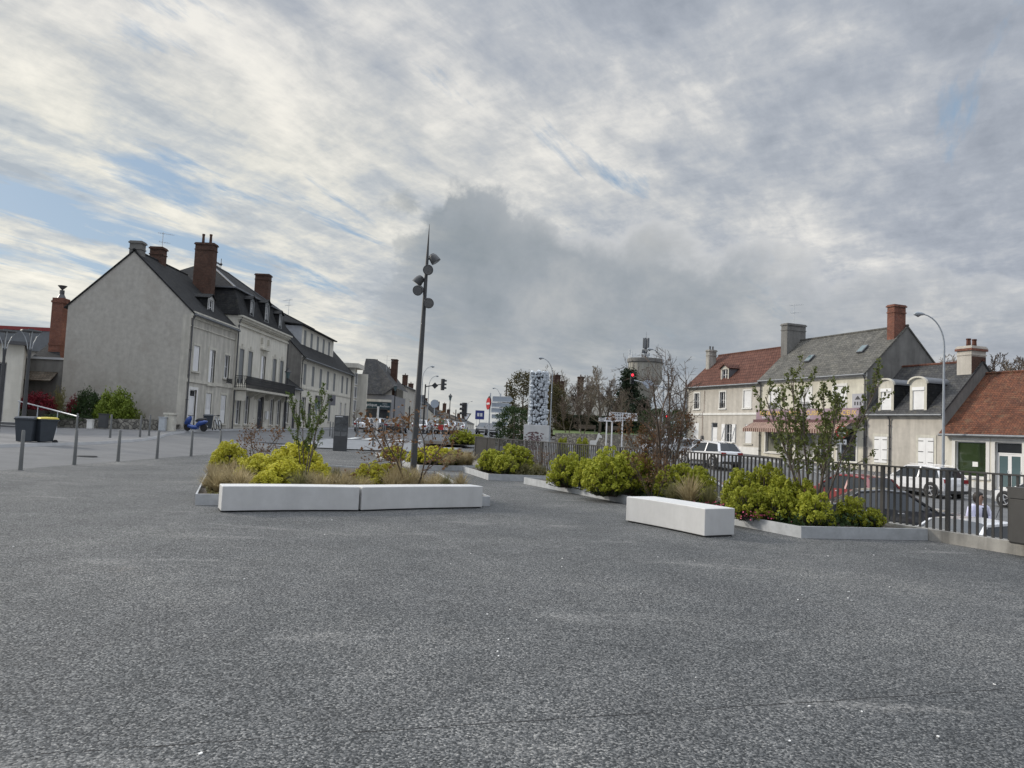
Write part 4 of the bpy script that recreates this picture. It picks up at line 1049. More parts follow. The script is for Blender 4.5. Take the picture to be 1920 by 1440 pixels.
# ---------------- houses further along the street
def row(label, X, Y0, Y1, py_e, py_r, wall, roof, side=-1, dep=9, wins=3, chim=((.1,1.2),), doors=True, group='houses along the far street', dorm=0, name='terraced_house', cm='brick_old'):
    z = h(X, Y0); eave = ZA(py_e, X, Y0); ridge = ZA(py_r, X + side*dep/2, (Y0+Y1)/2)
    L = Y1 - Y0; e = eave - z; st = max(1, int(e/2.9)); ops = []
    for s in range(st):
        for i in range(wins):
            x = L*(i+.5)/wins - .45
            if s == 0 and i == wins//2 and doors: ops.append((x, .05, 1.0, 2.2, 'darkdoor', {'trim':'stone'}))
            else: ops.append((x, .8 + s*2.85, .95, 1.45, random.choice(['closed','window','window','louvre']), {'trim':'stone'}))
    loc = (X, Y0, z) if side < 0 else (X, Y1, z)
    r = house(name, label, 'house', loc, LZ if side < 0 else -LZ, L, dep, e, max(ridge-z, e+1.5), wall, roof, ops, gable=wall, group=group)
    for fx, hh in chim: chimney(r, L*fx + .4, dep/2, .7, 1.1, ridge-z-1, ridge-z+hh, cm, 1, 'brick_old')
    for k in range(dorm): shed_dormer(r, L*(k+.5)/dorm-.5, 1.1, e+.2, .3, 1.2, 'stone', dep=1.8)
    return r
row('narrow dark row house next to the optician, with two chimneys', -17.6, 121.2, 136, 722, 712, 'render_old', 'slate_dark', chim=((.05,1.6),(.6,1.9)), dep=8)
row('row house with small dormers behind the traffic light mast', -17.3, 136.2, 156, 752, 732, 'render_grey', 'slate', chim=((.1,1.2),), dorm=2, dep=9)
r7 = row('tall slate-roofed house with pale gable end beyond the mast', -16.3, 158, 176, 776, 728, 'render_pale', 'slate_dark', chim=((.02,2.2),(.55,1.0)), dep=13, wins=4); skylight(r7, 13, (ZA(750,-18,170)-h(-16,158)), ZA(776,-16.3,158)-h(-16,158), ZA(728,-22,167)-h(-16,158), 6.5, .8, 1.2)
row('low slate-roofed row house right of the tall pale gable', -16.4, 178, 204, 783, 764, 'render_old', 'slate', chim=((.1,1.8),(.9,1.6)))
row('tan row house with stepped chimneys far up the street', -16.4, 206, 236, 784, 770, 'render_beige', 'tile_old', chim=((.2,2.2),(.95,2.5)))
row('farthest but one row house, dark roof', -16.4, 238, 280, 788, 778, 'render_grey', 'slate_dark', chim=((.3,1.5),))
row('farthest small row house at the end of the street', -16.4, 282, 340, 792, 784, 'render_pale', 'slate', chim=((.3,1.5),(.8,2)))
row('dark-roofed house right of the street behind the brown evergreen', 1.8, 118, 134, 764, 735, 'render_old', 'slate_dark', side=1, dep=11, chim=((.15,3.0),(.75,2.4)), wins=4)
row('small low house at the right side of the far street', .5, 170, 200, 783, 772, 'render_pale', 'slate', side=1, chim=((.5,1.2),))
# gabled house in the centre and its neighbour
def fronted(label, pxa, pxb, Y, py_e, py_r, wall, roof, dep=12, ops=True, chim=(), cm='render_dark', name='gabled_house'):
    """a house whose gable faces the square"""
    xa, xb = XY(pxa, Y, 3), XY(pxb, Y, 3); z = h((xa+xb)/2, Y) ; W = xb - xa
    e = ZA(py_e, xa, Y) - z; r = ZA(py_r, (xa+xb)/2, Y) - z
    root = thing(name, label, 'house', (xa, Y, z))
    op = [(W*.3, min(3.3,e-1.7), 1.0, 1.5, 'window', {'trim':'stone'}), (W*.62, min(3.3,e-1.7), 1.0, 1.5, 'window', {'trim':'stone'}), (W*.3, .3, 1.0, min(1.7,e-2.3), 'window', {'trim':'stone'}), (W*.62, .05, 1.0, min(2.2,e-1.9), 'darkdoor', {'trim':'stone'})] if ops else []
    m = MB(); wall_front(m, 0, W, -1, e, op); m.face((0,0,e),(W,0,e),(W/2,0,r)); m.face((0,0,-1),(0,dep,-1),(0,dep,e),(0,0,e)); m.face((W,0,-1),(W,0,e),(W,dep,e),(W,dep,-1)); m.face((0,dep,-1),(W,dep,-1),(W,dep,e),(W/2,dep,r),(0,dep,e)); m.build('wall', M[wall], root)
    for o in op: opening(root, o)
    s = (r-e)/(W/2); k = .35; q = MB()
    q.slab([(-k,-k,e-k*s+.12),(W/2,-k,r+.12),(W/2,dep,r+.12),(-k,dep,e-k*s+.12)], .14); q.slab([(W+k,-k,e-k*s+.12),(W/2,-k,r+.118),(W/2,dep,r+.118),(W+k,dep,e-k*s+.12)], .14)
    q.build('roof', M[roof], root)
    for fx, fy, hh in chim: chimney(root, W*fx, dep*fy, .9, .9, r-2.2 - abs(fx-.5)*3, r+hh, cm, 1, 'brick_old')
    return root
fronted('pale grey gabled house behind the bare trees, left of the water tower', 1048, 1172, 112, 786, 722, 'render_pale', 'slate', 14, True, ((.34,.3,1.3),), 'brick_old')
fronted('old brown-roofed house with tall chimneys behind the rock-filled monument', 1008, 1068, 118, 768, 726, 'render_old', 'tile_old', 12, True, ((.3,.3,.9),(.75,.3,1.1)), 'brick_old')
# far left: white building, grey building with red trim, courtyard wall
xe = XY(37, 45, 2); zw = h(xe, 45) - .1; W = 6.5; ra = R(32)
wb = thing('white_building', 'white flat-roofed building with dark entrance at the left edge', 'building', (xe - W*math.cos(ra), 45 - W*math.sin(ra), zw), ra); e = ZA(648, xe, 45) - zw
op = [(W-2.9,.3,2.1,ZA(682, xe, 45)-zw-.3,'shop',{'n':2,'trim':None,'nosill':True,'fm':'grey_shutter'})]
m = MB(); wall_front(m, 0, W, -1, e, op, 0, .6); m.face((W,0,-1),(W,0,e),(W,9,e),(W,9,-1)); m.build('wall', M['render_pale'], wb)
for o in op: opening(wb, o, y=.45, trim=None)
MB().box(-.2,W+.25,-.35,9,e,e+.2).build('roof', M['pipe'], wb)
xa, xb = XY(-200, 62, 4), XY(90, 62, 4); zw = h(xb, 62) - .1
gb = thing('grey_hall', 'grey hall with red roof edge behind the white building', 'building', (xa, 62, zw)); W = xb - xa; e = ZA(622, xb, 62) - zw
m = MB(); m.box(0,W,0,12,-1,e-1.7); m.build('wall', M['concrete'], gb); MB().box(-.15,W+.15,-.2,12.2,e-1.7,e).build('parapet', M['zinc'], gb); MB().box(-.2,W+.2,-.26,12.3,e,e+.3).build('roof_edge', mat('dark red trim', (.22,.03,.03), .6, .1, 3, 0), gb)
xa, xb = XY(28, 50.5, 2), XY(112, 50.5, 2); zw = h(xb, 50) - .1
cw = thing('courtyard_wall', 'stained courtyard wall with a band of old tiles beside the blank gable', 'wall', (xa, 50.5, zw)); W = xb - xa; e = ZA(675, xb, 50.5) - zw
MB().box(0,W,0,.4,-1,e).build('wall_face', M['render_dark'], cw)
t = MB(); zt = ZA(706, xb, 50.5) - zw
for k in range(4): t.slab([(-.3,-.85+k*.2,zt-.35+k*.15),(W-.3,-.85+k*.2,zt-.35+k*.15),(W-.3,-.6+k*.2,zt-.17+k*.15),(-.3,-.6+k*.2,zt-.17+k*.15)], .07)
t.build('tile_canopy', M['tile_old'], cw); MB().box(-.05,W,-.08,.5,e,e+.14).build('coping', M['zinc_pale'], cw)
rf = MB(); rf.slab([(0,1.0,e),(W*.75,1.0,e),(0,4,e+1.9)], .1); rf.build('lean_to_roof', M['slate_dark'], cw)
# ------------------------------------------------------------------ street furniture
# tall mast with five spot heads
mx, my = XY(774, 23.0, 0), 23.0
mast = thing('lamp_mast', 'tall dark pointed mast with five round spotlight heads', 'lamp mast', (mx, my, 0))
zt = ZA(420, mx, my); lean = .012 * zt
m = MB(); m.tube([(0,0,0),(0,0,1.0),(lean*.6,0,zt*.6),(lean*.85,0,zt*.86),(lean,0,zt)], [.105,.1,.07,.048,.005], 14); m.build('pole', M['anthracite'], mast, smooth=40)
MB().box(-.2,.2,-.2,.2,.0,.02).build('base_plate', M['anthracite'], mast)
for py, side, fwd in ((484,1,.0),(507,.15,-.35),(526,-1,.0),(545,-.8,-.5),(568,.55,-.55)):
    z = ZA(py, mx, my); x = lean * z / zt
    d = Vector((side, fwd, 0)).normalized(); c = Vector((x, 0, z)) + d*.21
    q = MB(); q.tube([(x,0,z-.02), c + Vector((0,0,-.0))], .03, 6); 
    axis = (d*.55 + Vector((0,0,-.75 if fwd == 0 else -.35))).normalized()
    if fwd < 0: axis = (Vector((side*.25, -.85, -.35))).normalized()
    pr = [(-.16,.045),(-.14,.095),(-.06,.135),(.06,.155),(.13,.16)]
    q.tube([c + axis*a for a, b in pr], [b for a, b in pr], 18, cap=True)
    hd = q.build('spot_head', M['anthracite'], mast, smooth=50)
    l = MB(); l.tube([c + axis*.131, c + axis*.134], [.138,.138], 18); l.build('lens', M['lens'], hd)

# bollards along the plaza edge and across the road
def bollard_mesh():
    m = MB(); m.lathe([(.055,0),(.05,.25),(.042,1.02),(.03,1.045)], n=12)
    r = thing('bollard', '', 'bollard'); m.build('post', M['bollard'], r, smooth=50)
    MB().lathe([(.075,0),(.075,.012)], n=12).build('foot_plate', M['bollard'], r); return Kind(r)
BK = bollard_mesh()
for i, (px, Y) in enumerate(((38,19.6),(139,22.4),(221,24.9),(294,27.4),(358,30.1),(412,33.2))):
    x = XY(px, Y); BK.at((x, Y, h(x, Y)), rng.uniform(0,6), 'slim grey bollard in the row between plaza paving and road', 'bollards along the plaza edge')
for px, Y in ((142,36.5),(206,37.5),(262,39.5),(313,41.5)):
    x = XY(px, Y); x = min(x, cx(Y)-.4); BK.at((x, Y, h(x, Y)+.07), 0, 'slim grey bollard on the far pavement below the rubble wall', 'bollards on the far pavement', (1,1,1.12))
for px, Y in ((618,57),(623,54),(668,60),(671,64),(699,45),(717,51),(721,52),(530,60),(580,66)):
    x = XY(px, Y); BK.at((x, Y, h(x, Y)), 0, 'dark bollard near the crossing beyond the planting bed', 'bollards around the crossing', (1,1,1.1))

# information totem
tx, ty = XY(637, 40), 40; zt = ZA(779, tx, ty) - h(tx, ty)
to = thing('information_totem', 'grey information totem with a map panel standing on the paving', 'totem', (tx, ty, h(tx, ty)), R(8)); w = .36
MB().box(-w,w,-.09,.09,0,zt).build('body', M['anthracite'], to, bevel=.012)
MB().box(-w+.03,w-.03,-.096,-.0905,zt*.56,zt-.1).build('map_panel', mat('dark map panel', (.07,.075,.08), .35, .6, 5, 0), to)
q = MB(); q.box(-w+.03,-.02,-.096,-.0905,zt*.42,zt*.545); q.box(.02,w-.03,-.096,-.0905,zt*.42,zt*.545); q.build('text_panel', mat('grey text panel', (.13,.135,.14), .4, .3, 7, 0), to)
q = MB(); q.box(-w+.04,w*.2,-.097,-.0905,zt-.085,zt-.05); q.build('heading', M['white_sign'], to)

# wheelie bins
def wheelie(lid):
    r = thing('wheelie_bin', '', 'bin'); m = MB()
    a = [(-.24,-.3),(.24,-.3),(.24,.22),(-.24,.22)]; b = [(-.3,-.38),(.3,-.38),(.3,.34),(-.3,.34)]
    m.add([(x,y,.12) for x,y in a] + [(x,y,.98) for x,y in b], [(3,2,1,0),(4,5,6,7)] + [(i,(i+1)%4,4+(i+1)%4,4+i) for i in range(4)])
    m.box(-.32,.32,-.4,.36,.93,.985); m.build('body', M['bin_grey'], r, bevel=.015)
    l = MB(); l.add([(-.32,-.42,.99),(.32,-.42,.99),(.32,.36,.99),(-.32,.36,.99),(-.29,-.36,1.05),(.29,-.36,1.05),(.29,.3,1.07),(-.29,.3,1.07)], [(4,5,6,7),(0,1,5,4),(1,2,6,5),(2,3,7,6),(3,0,4,7),(3,2,1,0)])
    l.build('lid', M[lid], r, bevel=.012)
    MB().tube([(-.26,.42,.95),(.26,.42,.95)], .022, 6).build('handle', M['bin_grey'], r)
    for s in (-.3,.3): MB().lathe([(.1,-.03),(.1,.03)], (s,.26,.1), 14, 'x').build('wheel', M['rubber'], r)
    return r
bx, by = XY(50, 30.5), 30.5
k = wheelie('bin_grey'); k.location = (bx, by, h(bx,by)-.03); k.rotation_euler = (0,0,R(12)); k.scale = (1.15,1.15,1.06); k['label'] = 'slate grey wheelie bin with a grey lid'; k['group'] = 'wheelie bins'
bx, by = XY(80, 30.9), 30.9
k = wheelie('yellow'); k.location = (bx, by, h(bx,by)-.03); k.rotation_euler = (0,0,R(-20)); k.scale = (1.1,1.1,1.06); k['label'] = 'slate grey wheelie bin with a yellow lid'; k['group'] = 'wheelie bins'
bx, by = XY(388, 50.6), 50.6
k = wheelie('bin_grey'); k.location = (XY(389,50.3), 50.3, h(XY(389,50.3),50.3)+.07); k.rotation_euler = (0,0,R(20)); k['label'] = 'dark wheelie bin by the house wall between scooter and bicycle'

# funnel-headed lamps
def funnel_lamp():
    r = thing('street_lamp', '', 'street lamp'); m = MB(); m.tube([(0,0,0),(0,0,.8),(0,0,3.7),(0,0,4.15)], [.1,.095,.06,.085], 12); m.build('pole', M['anthracite'], r, smooth=40)
    hd = MB(); hd.lathe([(.05,5.02),(.4,5.0),(.42,4.94),(.3,4.9),(.05,4.88)], n=20); hd.lathe([(.12,5.06),(.12,5.02)], n=12); cap = hd.build('lamp_cap', M['anthracite'], r, smooth=40)
    MB().lathe([(.05,4.15),(.05,4.9)], n=10).build('lamp_tube', M['lens'], cap)
    for i in range(4):
        a = math.pi/2*i + .4; c, s = math.cos(a), math.sin(a)
        MB().tube([(c*.07,s*.07,4.1),(c*.12,s*.12,4.4),(c*.22,s*.22,4.68),(c*.38,s*.38,4.96)], .018, 5).build('arm', M['galv'], r)
    return Kind(r)
FL = funnel_lamp()
for px, Y, l in ((41,33.5,'dark street lamp with funnel head rising behind the wheelie bins'),(-6,33.8,'dark street lamp with funnel head cut by the left edge of the photo')):
    x = XY(px, Y); z = h(x, Y) + .07; FL.at((x, Y, z), .3, l, 'funnel-headed street lamps', (1,1,(ZA(617, x, Y)-z)/5.06))
x, Y = XY(-40, 33), 33

# swan-neck street lamps
def swan(reach, hh, head=.55):
    r = thing('street_lamp', '', 'street lamp'); m = MB()
    pts = [(0,0,0),(0,0,1),(0,0,hh*.8)]; rad = [.09,.085,.055]
    for t in lin(0, 1, 9)[1:]:
        a = t*R(82); pts.append((-(1-math.cos(a))*reach*.95, 0, hh*.8 + math.sin(a)*hh*.185)); rad.append(.05-.015*t)
    m.tube(pts, rad, 10); m.build('pole', M['lamp_grey'], r, smooth=40)
    e = Vector(pts[-1]); q = MB(); q.tube([e+Vector((.05,0,.0)), e+Vector((-.1,0,.02)), e+Vector((-.35,0,.03)), e+Vector((-head*.9,0,-.0)), e+Vector((-head,0,-.03))], [.04,.09,.13,.1,.03], 10)
    hd = q.build('lamp_head', M['lamp_grey'], r, smooth=50); g = MB(); g.tube([e+Vector((-.18,0,-.05)), e+Vector((-.32,0,-.09)), e+Vector((-.46,0,-.06))], [.04,.085,.03], 8); g.build('lens', M['lens'], hd)
    return Kind(r)
SW = swan(1.35, 10)
for px, Y, pt, l, rz in ((1768,44,588,'tall grey swan-neck street lamp in front of the low shuttered house',R(-8)), (1240,57,655,'grey swan-neck street lamp in front of the water tower',0), (1030,60,672,'grey swan-neck street lamp rising behind the rock-filled monument',R(10)), (787,85,686,'swan-neck street lamp arching right, just right of the mast',R(180)), (800,112,704,'smaller swan-neck street lamp arching right under the traffic light arm',R(180)), (934,90,728,'swan-neck street lamp arching left above the direction signs',0), (874,150,752,'small far swan-neck lamp behind the side-on traffic light',R(180)), (893,210,772,'tiny far swan-neck lamp above the blue bus stop sign',R(180))):
    x = XY(px, Y); z = h(x, Y); SW.at((x, Y, z), rz, l, 'swan-neck street lamps', ((ZA(pt, x, Y)-z)/9.9,)*3)
# lantern-topped posts
def lantern():
    r = thing('street_lamp', '', 'street lamp'); m = MB(); m.lathe([(.12,0),(.12,.5),(.07,.7),(.06,4.6),(.1,4.7)], n=10); m.build('pole', M['iron'], r)
    q = MB(); q.lathe([(.12,4.7),(.24,5.25)], n=6); q.build('lantern', M['glass_blue'], r); q = MB(); q.lathe([(.34,5.25),(.1,5.5),(.03,5.65)], n=8); q.build('lantern_roof', M['iron'], r); return Kind(r)
LN = lantern()
for px, Y, pt, l in ((841,95,738,'black lantern street lamp right of the pale gable, up the street'),(737,100,718,'dark lantern street lamp at the corner of the optician'),(533,70,690,'dark lantern street lamp at the end of the iron balcony')):
    x = XY(px, Y); z = h(x, Y); LN.at((x, Y, z), 0, l, 'lantern street lamps', ((ZA(pt, x, Y)-z)/5.65,)*3)

# traffic lights
def signal(root, c, ax, lit=None, k=1.0, n=3):
    """signal box centred c, facing direction ax (unit, horizontal)"""
    ax = Vector(ax).normalized(); sd_ = Vector((-ax.y, ax.x, 0)); rz = math.atan2(ax.y, ax.x); c = Vector(c)
    m = MB(); m.obox(c, .22*k, .3*k, .9*k, rz); b = m.build('signal_box', M['plastic_black'], root, bevel=.01)
    for i in range(n):
        p = c + Vector((0,0,(.29-.29*i)*k)) + ax*.111*k
        q = MB(); q.tube([p, p + ax*.005], [.1*k,.1*k], 14); q.build('lamp', M['red_light' if i == lit else 'plastic_black'], b)
        v = MB(); 
        for j in range(8):
            a = R(-20 + 220*j/7); a2 = R(-20 + 220*(j+1)/7)
            if j == 7: break
            A_ = p + sd_*math.cos(a)*.115*k + Vector((0,0,math.sin(a)*.115*k)); B_ = p + sd_*math.cos(a2)*.115*k + Vector((0,0,math.sin(a2)*.115*k))
            v.face(A_, B_, B_ + ax*.18*k, A_ + ax*.18*k)
        v.build('visor', M['plastic_black'], b)
    return b
# mast arm with the red signal
x, Y = XY(1247, 58), 58; z = h(x, Y); t1 = thing('traffic_light', 'traffic light on a long mast arm showing red before the water tower', 'traffic light', (x, Y, z))
za_, xr = ZA(728, x, Y) - z, XY(1184, Y, 5) - x
m = MB(); m.tube([(0,0,0),(0,0,za_+.1)], [.1,.07], 10); m.tube([(0,0,za_),(xr*.5,0,za_+.25),(xr,0,za_+.55)], [.06,.05,.04], 8); m.build('mast', M['galv'], t1)
d = xr*.55; m = MB(); m.obox((d,-.06,za_+.32), .62, .03, .62, 0, 0, R(45)); m.build('diamond_plate', M['sign_back'], t1)
signal(t1, (xr,-.1,za_+.52+.1), (0,-1,0), 0, .95)
signal(t1, (.0-.0,-.2,ZA(782, x, Y)-z-.2), (.0,-1,0), 0, .85)
# left mast arm, seen from the side
x, Y = XY(793, 80), 80; z = h(x, Y); t2 = thing('traffic_light', 'dark traffic light on an arm reaching right from beside the mast', 'traffic light', (x, Y, z))
za_, xr = ZA(724, x, Y) - z, XY(829, Y, 5) - x
m = MB(); m.tube([(0,0,0),(0,0,za_+.2)], [.1,.07], 8); m.tube([(0,0,za_-.05),(xr,0,za_+.3)], [.06,.045], 8); m.build('mast', M['iron'], t2)
m = MB(); m.obox((xr*.55,-.05,za_+.1), .5,.05,.5,0,0,R(45)); m.build('diamond_plate', M['iron'], t2)
signal(t2, (xr,0,za_+.25), (.9,.4,0), None, 1.35)
x, Y = XY(872, 62), 62; z = h(x, Y); t3 = thing('traffic_light', 'black traffic light seen side-on above a give-way sign', 'traffic light', (x, Y, z)); zc = ZA(768, x, Y) - z
m = MB(); m.tube([(.0,0,0),(.0,0,zc+.55)], .05, 8); m.build('post', M['galv'], t3); signal(t3, (-.2,0,zc), (-.85,-.5,0), None, 1.25)
m = MB(); zz = ZA(783, x, Y)-z; m.add([(-.42,-.07,zz+.36),(.42,-.07,zz+.36),(0,-.07,zz-.36),(-.42,-.05,zz+.36),(.42,-.05,zz+.36),(0,-.05,zz-.36)], [(0,2,1),(3,4,5),(0,1,4,3),(1,2,5,4),(2,0,3,5)]); gw = m.build('give_way_sign', M['letter_black'], t3)
m = MB(); m.face((-.3,-.075,zz+.28),(0,-.075,zz-.22),(.3,-.075,zz+.28)); m.build('sign_face', M['white_sign'], gw)

# no-entry sign and the backs of the direction signs
x, Y = XY(915, 52), 52; z = h(x, Y); ne = thing('no_entry_sign', 'round red no-entry sign turned half away, beside the direction signs', 'road sign', (x, Y, z)); zz = ZA(757, x, Y)-z; ax = Vector((-.93,-.36,0)).normalized(); rz_ = math.atan2(ax.y, ax.x)
m = MB(); m.tube([(0,0,0),(0,0,zz+.75)], .05, 8); m.build('post', M['galv'], ne)
c = Vector((0,0,zz)) + ax*.07 - Vector((.05,0,0)); m = MB(); m.tube([c, c+ax*.02], [.42,.42], 24); dk = m.build('disc', M['red'], ne); sd_ = Vector((-ax.y, ax.x, 0))
m = MB(); m.obox(c+ax*.024, .004, .6, .14, rz_); m.build('bar', M['white_sign'], dk)
m = MB(); c2 = Vector((-.12,0,zz+.1)) - ax*.05; m.tube([c2, c2-ax*.02], [.43,.43], 24); m.build('disc_behind', M['plastic_black'], ne)
x, Y = XY(934, 53), 53; z = h(x, Y); ds = thing('direction_sign', 'tall post with five grey-backed direction arrows stacked', 'road sign', (x, Y, z), R(-12))
m = MB(); m.tube([(0,0,0),(0,0,ZA(738,x,Y)-z)], .06, 8); m.build('post', M['galv'], ds)
for a, b, l, r_ in ((743,754,-.55,.75),(755,764,-.6,.62),(765,774,-.6,.75),(777,785,-.55,.65),(791,798,-.5,.5)):
    zb_, zt_ = ZA(b,x,Y)-z, ZA(a,x,Y)-z; zm = (zb_+zt_)/2; q = MB()
    q.add([(l,-.07,zb_),(r_,-.07,zb_),(r_+.22,-.07,zm),(r_,-.07,zt_),(l,-.07,zt_),(l,-.1,zb_),(r_,-.1,zb_),(r_+.22,-.1,zm),(r_,-.1,zt_),(l,-.1,zt_)], [(0,1,2,3,4),(9,8,7,6,5)] + [(i,5+i,5+(i+1)%5,(i+1)%5) for i in range(5)])
    o = q.build('arrow_panel', M['sign_back'], ds); w = MB(); w.box(l,r_,-.115,-.1005,zb_+.01,zb_+.05); w.box(l,r_,-.115,-.1005,zt_-.05,zt_-.01); w.build('rib', M['white_sign'], o)
# white direction signs on the lawn
def panel_sign(px, Y, pt, pb, w, label, rows, hw=1.6):
    x = XY(px, Y); z = h(x, Y); r = thing('direction_sign', label, 'road sign', (x, Y, z), R(6)); zt_, zb_ = ZA(pt,x,Y)-z, ZA(pb,x,Y)-z
    MB().tube([(0,0,-.3),(0,0,zt_)], .06, 8).build('post', M['white_sign'], r)
    n = len(rows); hh = (zt_-zb_)/n
    for i, words in enumerate(rows):
        a, b = zb_ + hh*(n-1-i)+.03, zb_ + hh*(n-i)
        q = MB(); q.box(-hw*.95,hw,-.1,-.07,a,b); p = q.build('panel', M['white_sign'], r)
        k = MB()
        for j, (u, v) in enumerate(words): k.box(-hw*.95+u*hw*1.95, -hw*.95+v*hw*1.95, -.104, -.1005, a+(b-a)*.28, a+(b-a)*.72)
        k.build('lettering', M['letter_black'], p)
    return r
WD = [(.06,.12),(.14,.2),(.22,.28),(.3,.38),(.4,.46),(.5,.56)]
r = panel_sign(1165, 58, 774, 789, 0, 'white direction board with two lines and an arrow on a tall post', [WD + [(.6,.66)], WD, WD + [(.58,.7),(.74,.8)]], 1.15)
q = MB(); zc = ZA(779, r.location.x, 58) - r.location.z; q.add([(.75,-.106,zc+.12),(1.05,-.106,zc),(.75,-.106,zc-.12)], [(0,2,1)]); q.build('arrow', M['letter_black'], r)
panel_sign(1136, 66, 784, 791, 0, 'small grey direction board on a white post, left of the taller board', [WD[:4], WD[:3]], .8)
panel_sign(1146, 64, 783, 791, 0, 'small direction board on a white post nearest the taller board', [WD[:5]], .7)
# blue bus stop sign
x, Y = XY(898, 100), 100; z = h(x, Y); bsn = thing('bus_stop_sign', 'blue square sign on a post far up the street', 'road sign', (x, Y, z)); zz = ZA(778,x,Y)-z
MB().tube([(0,0,0),(0,0,zz)], .06, 6).build('post', M['galv'], bsn); MB().box(-.6,.6,-.09,-.061,zz-.6,zz+.6).build('panel', M['blue'], bsn); q = MB(); q.box(-.35,-.05,-.095,-.0901,-.2+zz,.25+zz); q.box(.05,.35,-.095,-.0901,-.2+zz,.25+zz); q.build('symbol', M['white_sign'], bsn)
# no-left-turn sign
x, Y = XY(1575, 38), 38; z = h(x, Y); nt_ = thing('no_turn_sign', 'round no-left-turn sign with a red ring before the restaurant', 'road sign', (x, Y, z), R(14)); zz = ZA(810,x,Y)-z; rr_ = .34
MB().tube([(0,0,0),(0,0,zz+.3)], .035, 8).build('post', M['galv'], nt_)
MB().lathe([(rr_,-.065),(rr_,-.045)], (0,0,zz), 28, 'y').build('ring', M['red'], nt_); MB().lathe([(rr_*.76,-.069),(rr_*.76,-.0655)], (0,0,zz), 28, 'y').build('sign_face', M['white_sign'], nt_)
q = MB(); q.box(-.1,-.04,-.074,-.0695,zz-.18,zz+.1); q.box(-.0395,.15,-.074,-.0695,zz+.03,zz+.09); q.add([(-.14,-.0742,zz+.14),(.02,-.0742,zz+.14),(-.14,-.0742,zz-.02)], [(0,2,1)]); q.build('arrow', M['letter_black'], nt_)
q = MB(); q.bar((-.2,-.076,zz+.2),(.2,-.076,zz-.2),.05,.003); q.build('slash', M['letter_black'], nt_)
q = MB(); q.box(-.28,.28,-.065,-.045,zz-.62,zz-.38); pl = q.build('plate', M['white_sign'], nt_); q = MB(); [q.box(-.22+i*.11,-.14+i*.11,-.069,-.0655,zz-.54,zz-.46) for i in range(4)]; q.build('lettering', M['letter_black'], pl)
# round mirror-like sign back and slim white post near the optician, utility pole
x, Y = XY(706, 68), 68; z = h(x, Y); wp = MB(); wp.tube([(0,0,0),(.02,0,ZA(762,x,Y)-z)], .09, 8); o = wp.build('white_post', M['white_trim']); o.location = (x, Y, z); tag(o, 'slim leaning pale post in front of the optician', 'post')
x, Y = XY(812, 75), 75; z = h(x, Y); rs = thing('round_sign', 'round grey sign back on a post among the parked cars', 'road sign', (x, Y, z)); zz = ZA(757,x,Y)-z
MB().tube([(0,0,0),(0,0,zz)], .05, 6).build('post', M['galv'], rs); MB().lathe([(.42,-.08),(.42,-.06)], (0,0,zz), 20, 'y').build('disc', M['sign_back'], rs)
x, Y = XY(945, 130), 130; z = h(x, Y); up = MB(); up.tube([(0,0,0),(.1,0,ZA(716,x,Y)-z)], [.16,.12], 8); o = up.build('utility_pole', M['bark']); o.location = (x,Y,z); tag(o, 'dark wooden utility pole with a wire, above the direction signs', 'utility pole')
zt = ZA(718,x,Y); x2, z2_ = XY(990, 130, 8), ZA(752, XY(990,130,8), 130)
wr = MB(); wr.tube([(x,Y,zt-.2),((x+x2)/2,Y,(zt+z2_)/2-.3),(x2,Y,z2_)], .04, 4); tag(wr.build('overhead_wire', M['iron']), 'overhead wire running down right from the utility pole', 'wire')
for px, Y, pt in ((853,140,768),(861,170,776),(776,92,768),(766,100,762)):
    x = XY(px, Y); z = h(x, Y); o = MB(); o.tube([(0,0,0),(0,0,ZA(pt,x,Y)-z)], .09, 6); o = o.build('street_post', M['iron']); o.location = (x,Y,z); tag(o, 'plain dark street post among the far houses', 'post', 'plain dark posts up the street')
# green and red advertising stand by the cars
x, Y = XY(826, 63), 63; z = h(x, Y); ad = thing('advertising_flag', 'green banner stand over a red one near the parked cars', 'banner', (x, Y, z)); za_ = ZA(786,x,Y)-z; zm = ZA(796,x,Y)-z; zb_ = ZA(806,x,Y)-z
MB().box(-.03,.03,-.03,.03,0,za_).build('post', M['galv'], ad); MB().box(-.22,.22,-.06,-.031,zm,za_).build('green_panel', M['green'], ad); MB().box(-.26,.2,-.07,-.031,zb_,zm-.01).build('red_panel', M['red'], ad); MB().box(-.1,.1,-.066,-.0601,(zm+za_)/2-.05,(zm+za_)/2+.1).build('lettering', M['white_sign'], ad)

# the rock-filled monument
gx, gy = XY(1004, 44), 44; gz = h(gx, gy) + .0
gm = thing('monument', 'tall gabion column of pale rocks on a white block with a drawing', 'monument', (gx, gy, gz), R(-3)); zb_ = ZA(797, gx, gy) - gz; zt_ = ZA(697, gx, gy) - gz
bw = (XY(1028,gy,1) - XY(981,gy,1)); cw_ = (XY(1027,gy,3)-XY(993.5,gy,3))
MB().box(-bw/2,bw/2,-bw/2,bw/2,-.3,zb_).build('plinth', M['bench'], gm, bevel=.015)
q = MB()
def crack(p, d, l, w):
    if l < .08: return
    n = p + d*l; q.bar((p.x,-bw/2-.004,p.y),(n.x,-bw/2-.004,n.y), w, .004)
    for s in (-1, 1):
        if random.random() < .85: a = s*random.uniform(.3,.8); crack(n, Vector((d.x*math.cos(a)-d.y*math.sin(a), d.x*math.sin(a)+d.y*math.cos(a))), l*.72, w*.75)
random.seed(3)
for px_ in (-.5,-.3,.42): crack(Vector((px_*bw, .1)), Vector((.05,1)), .42, .035)
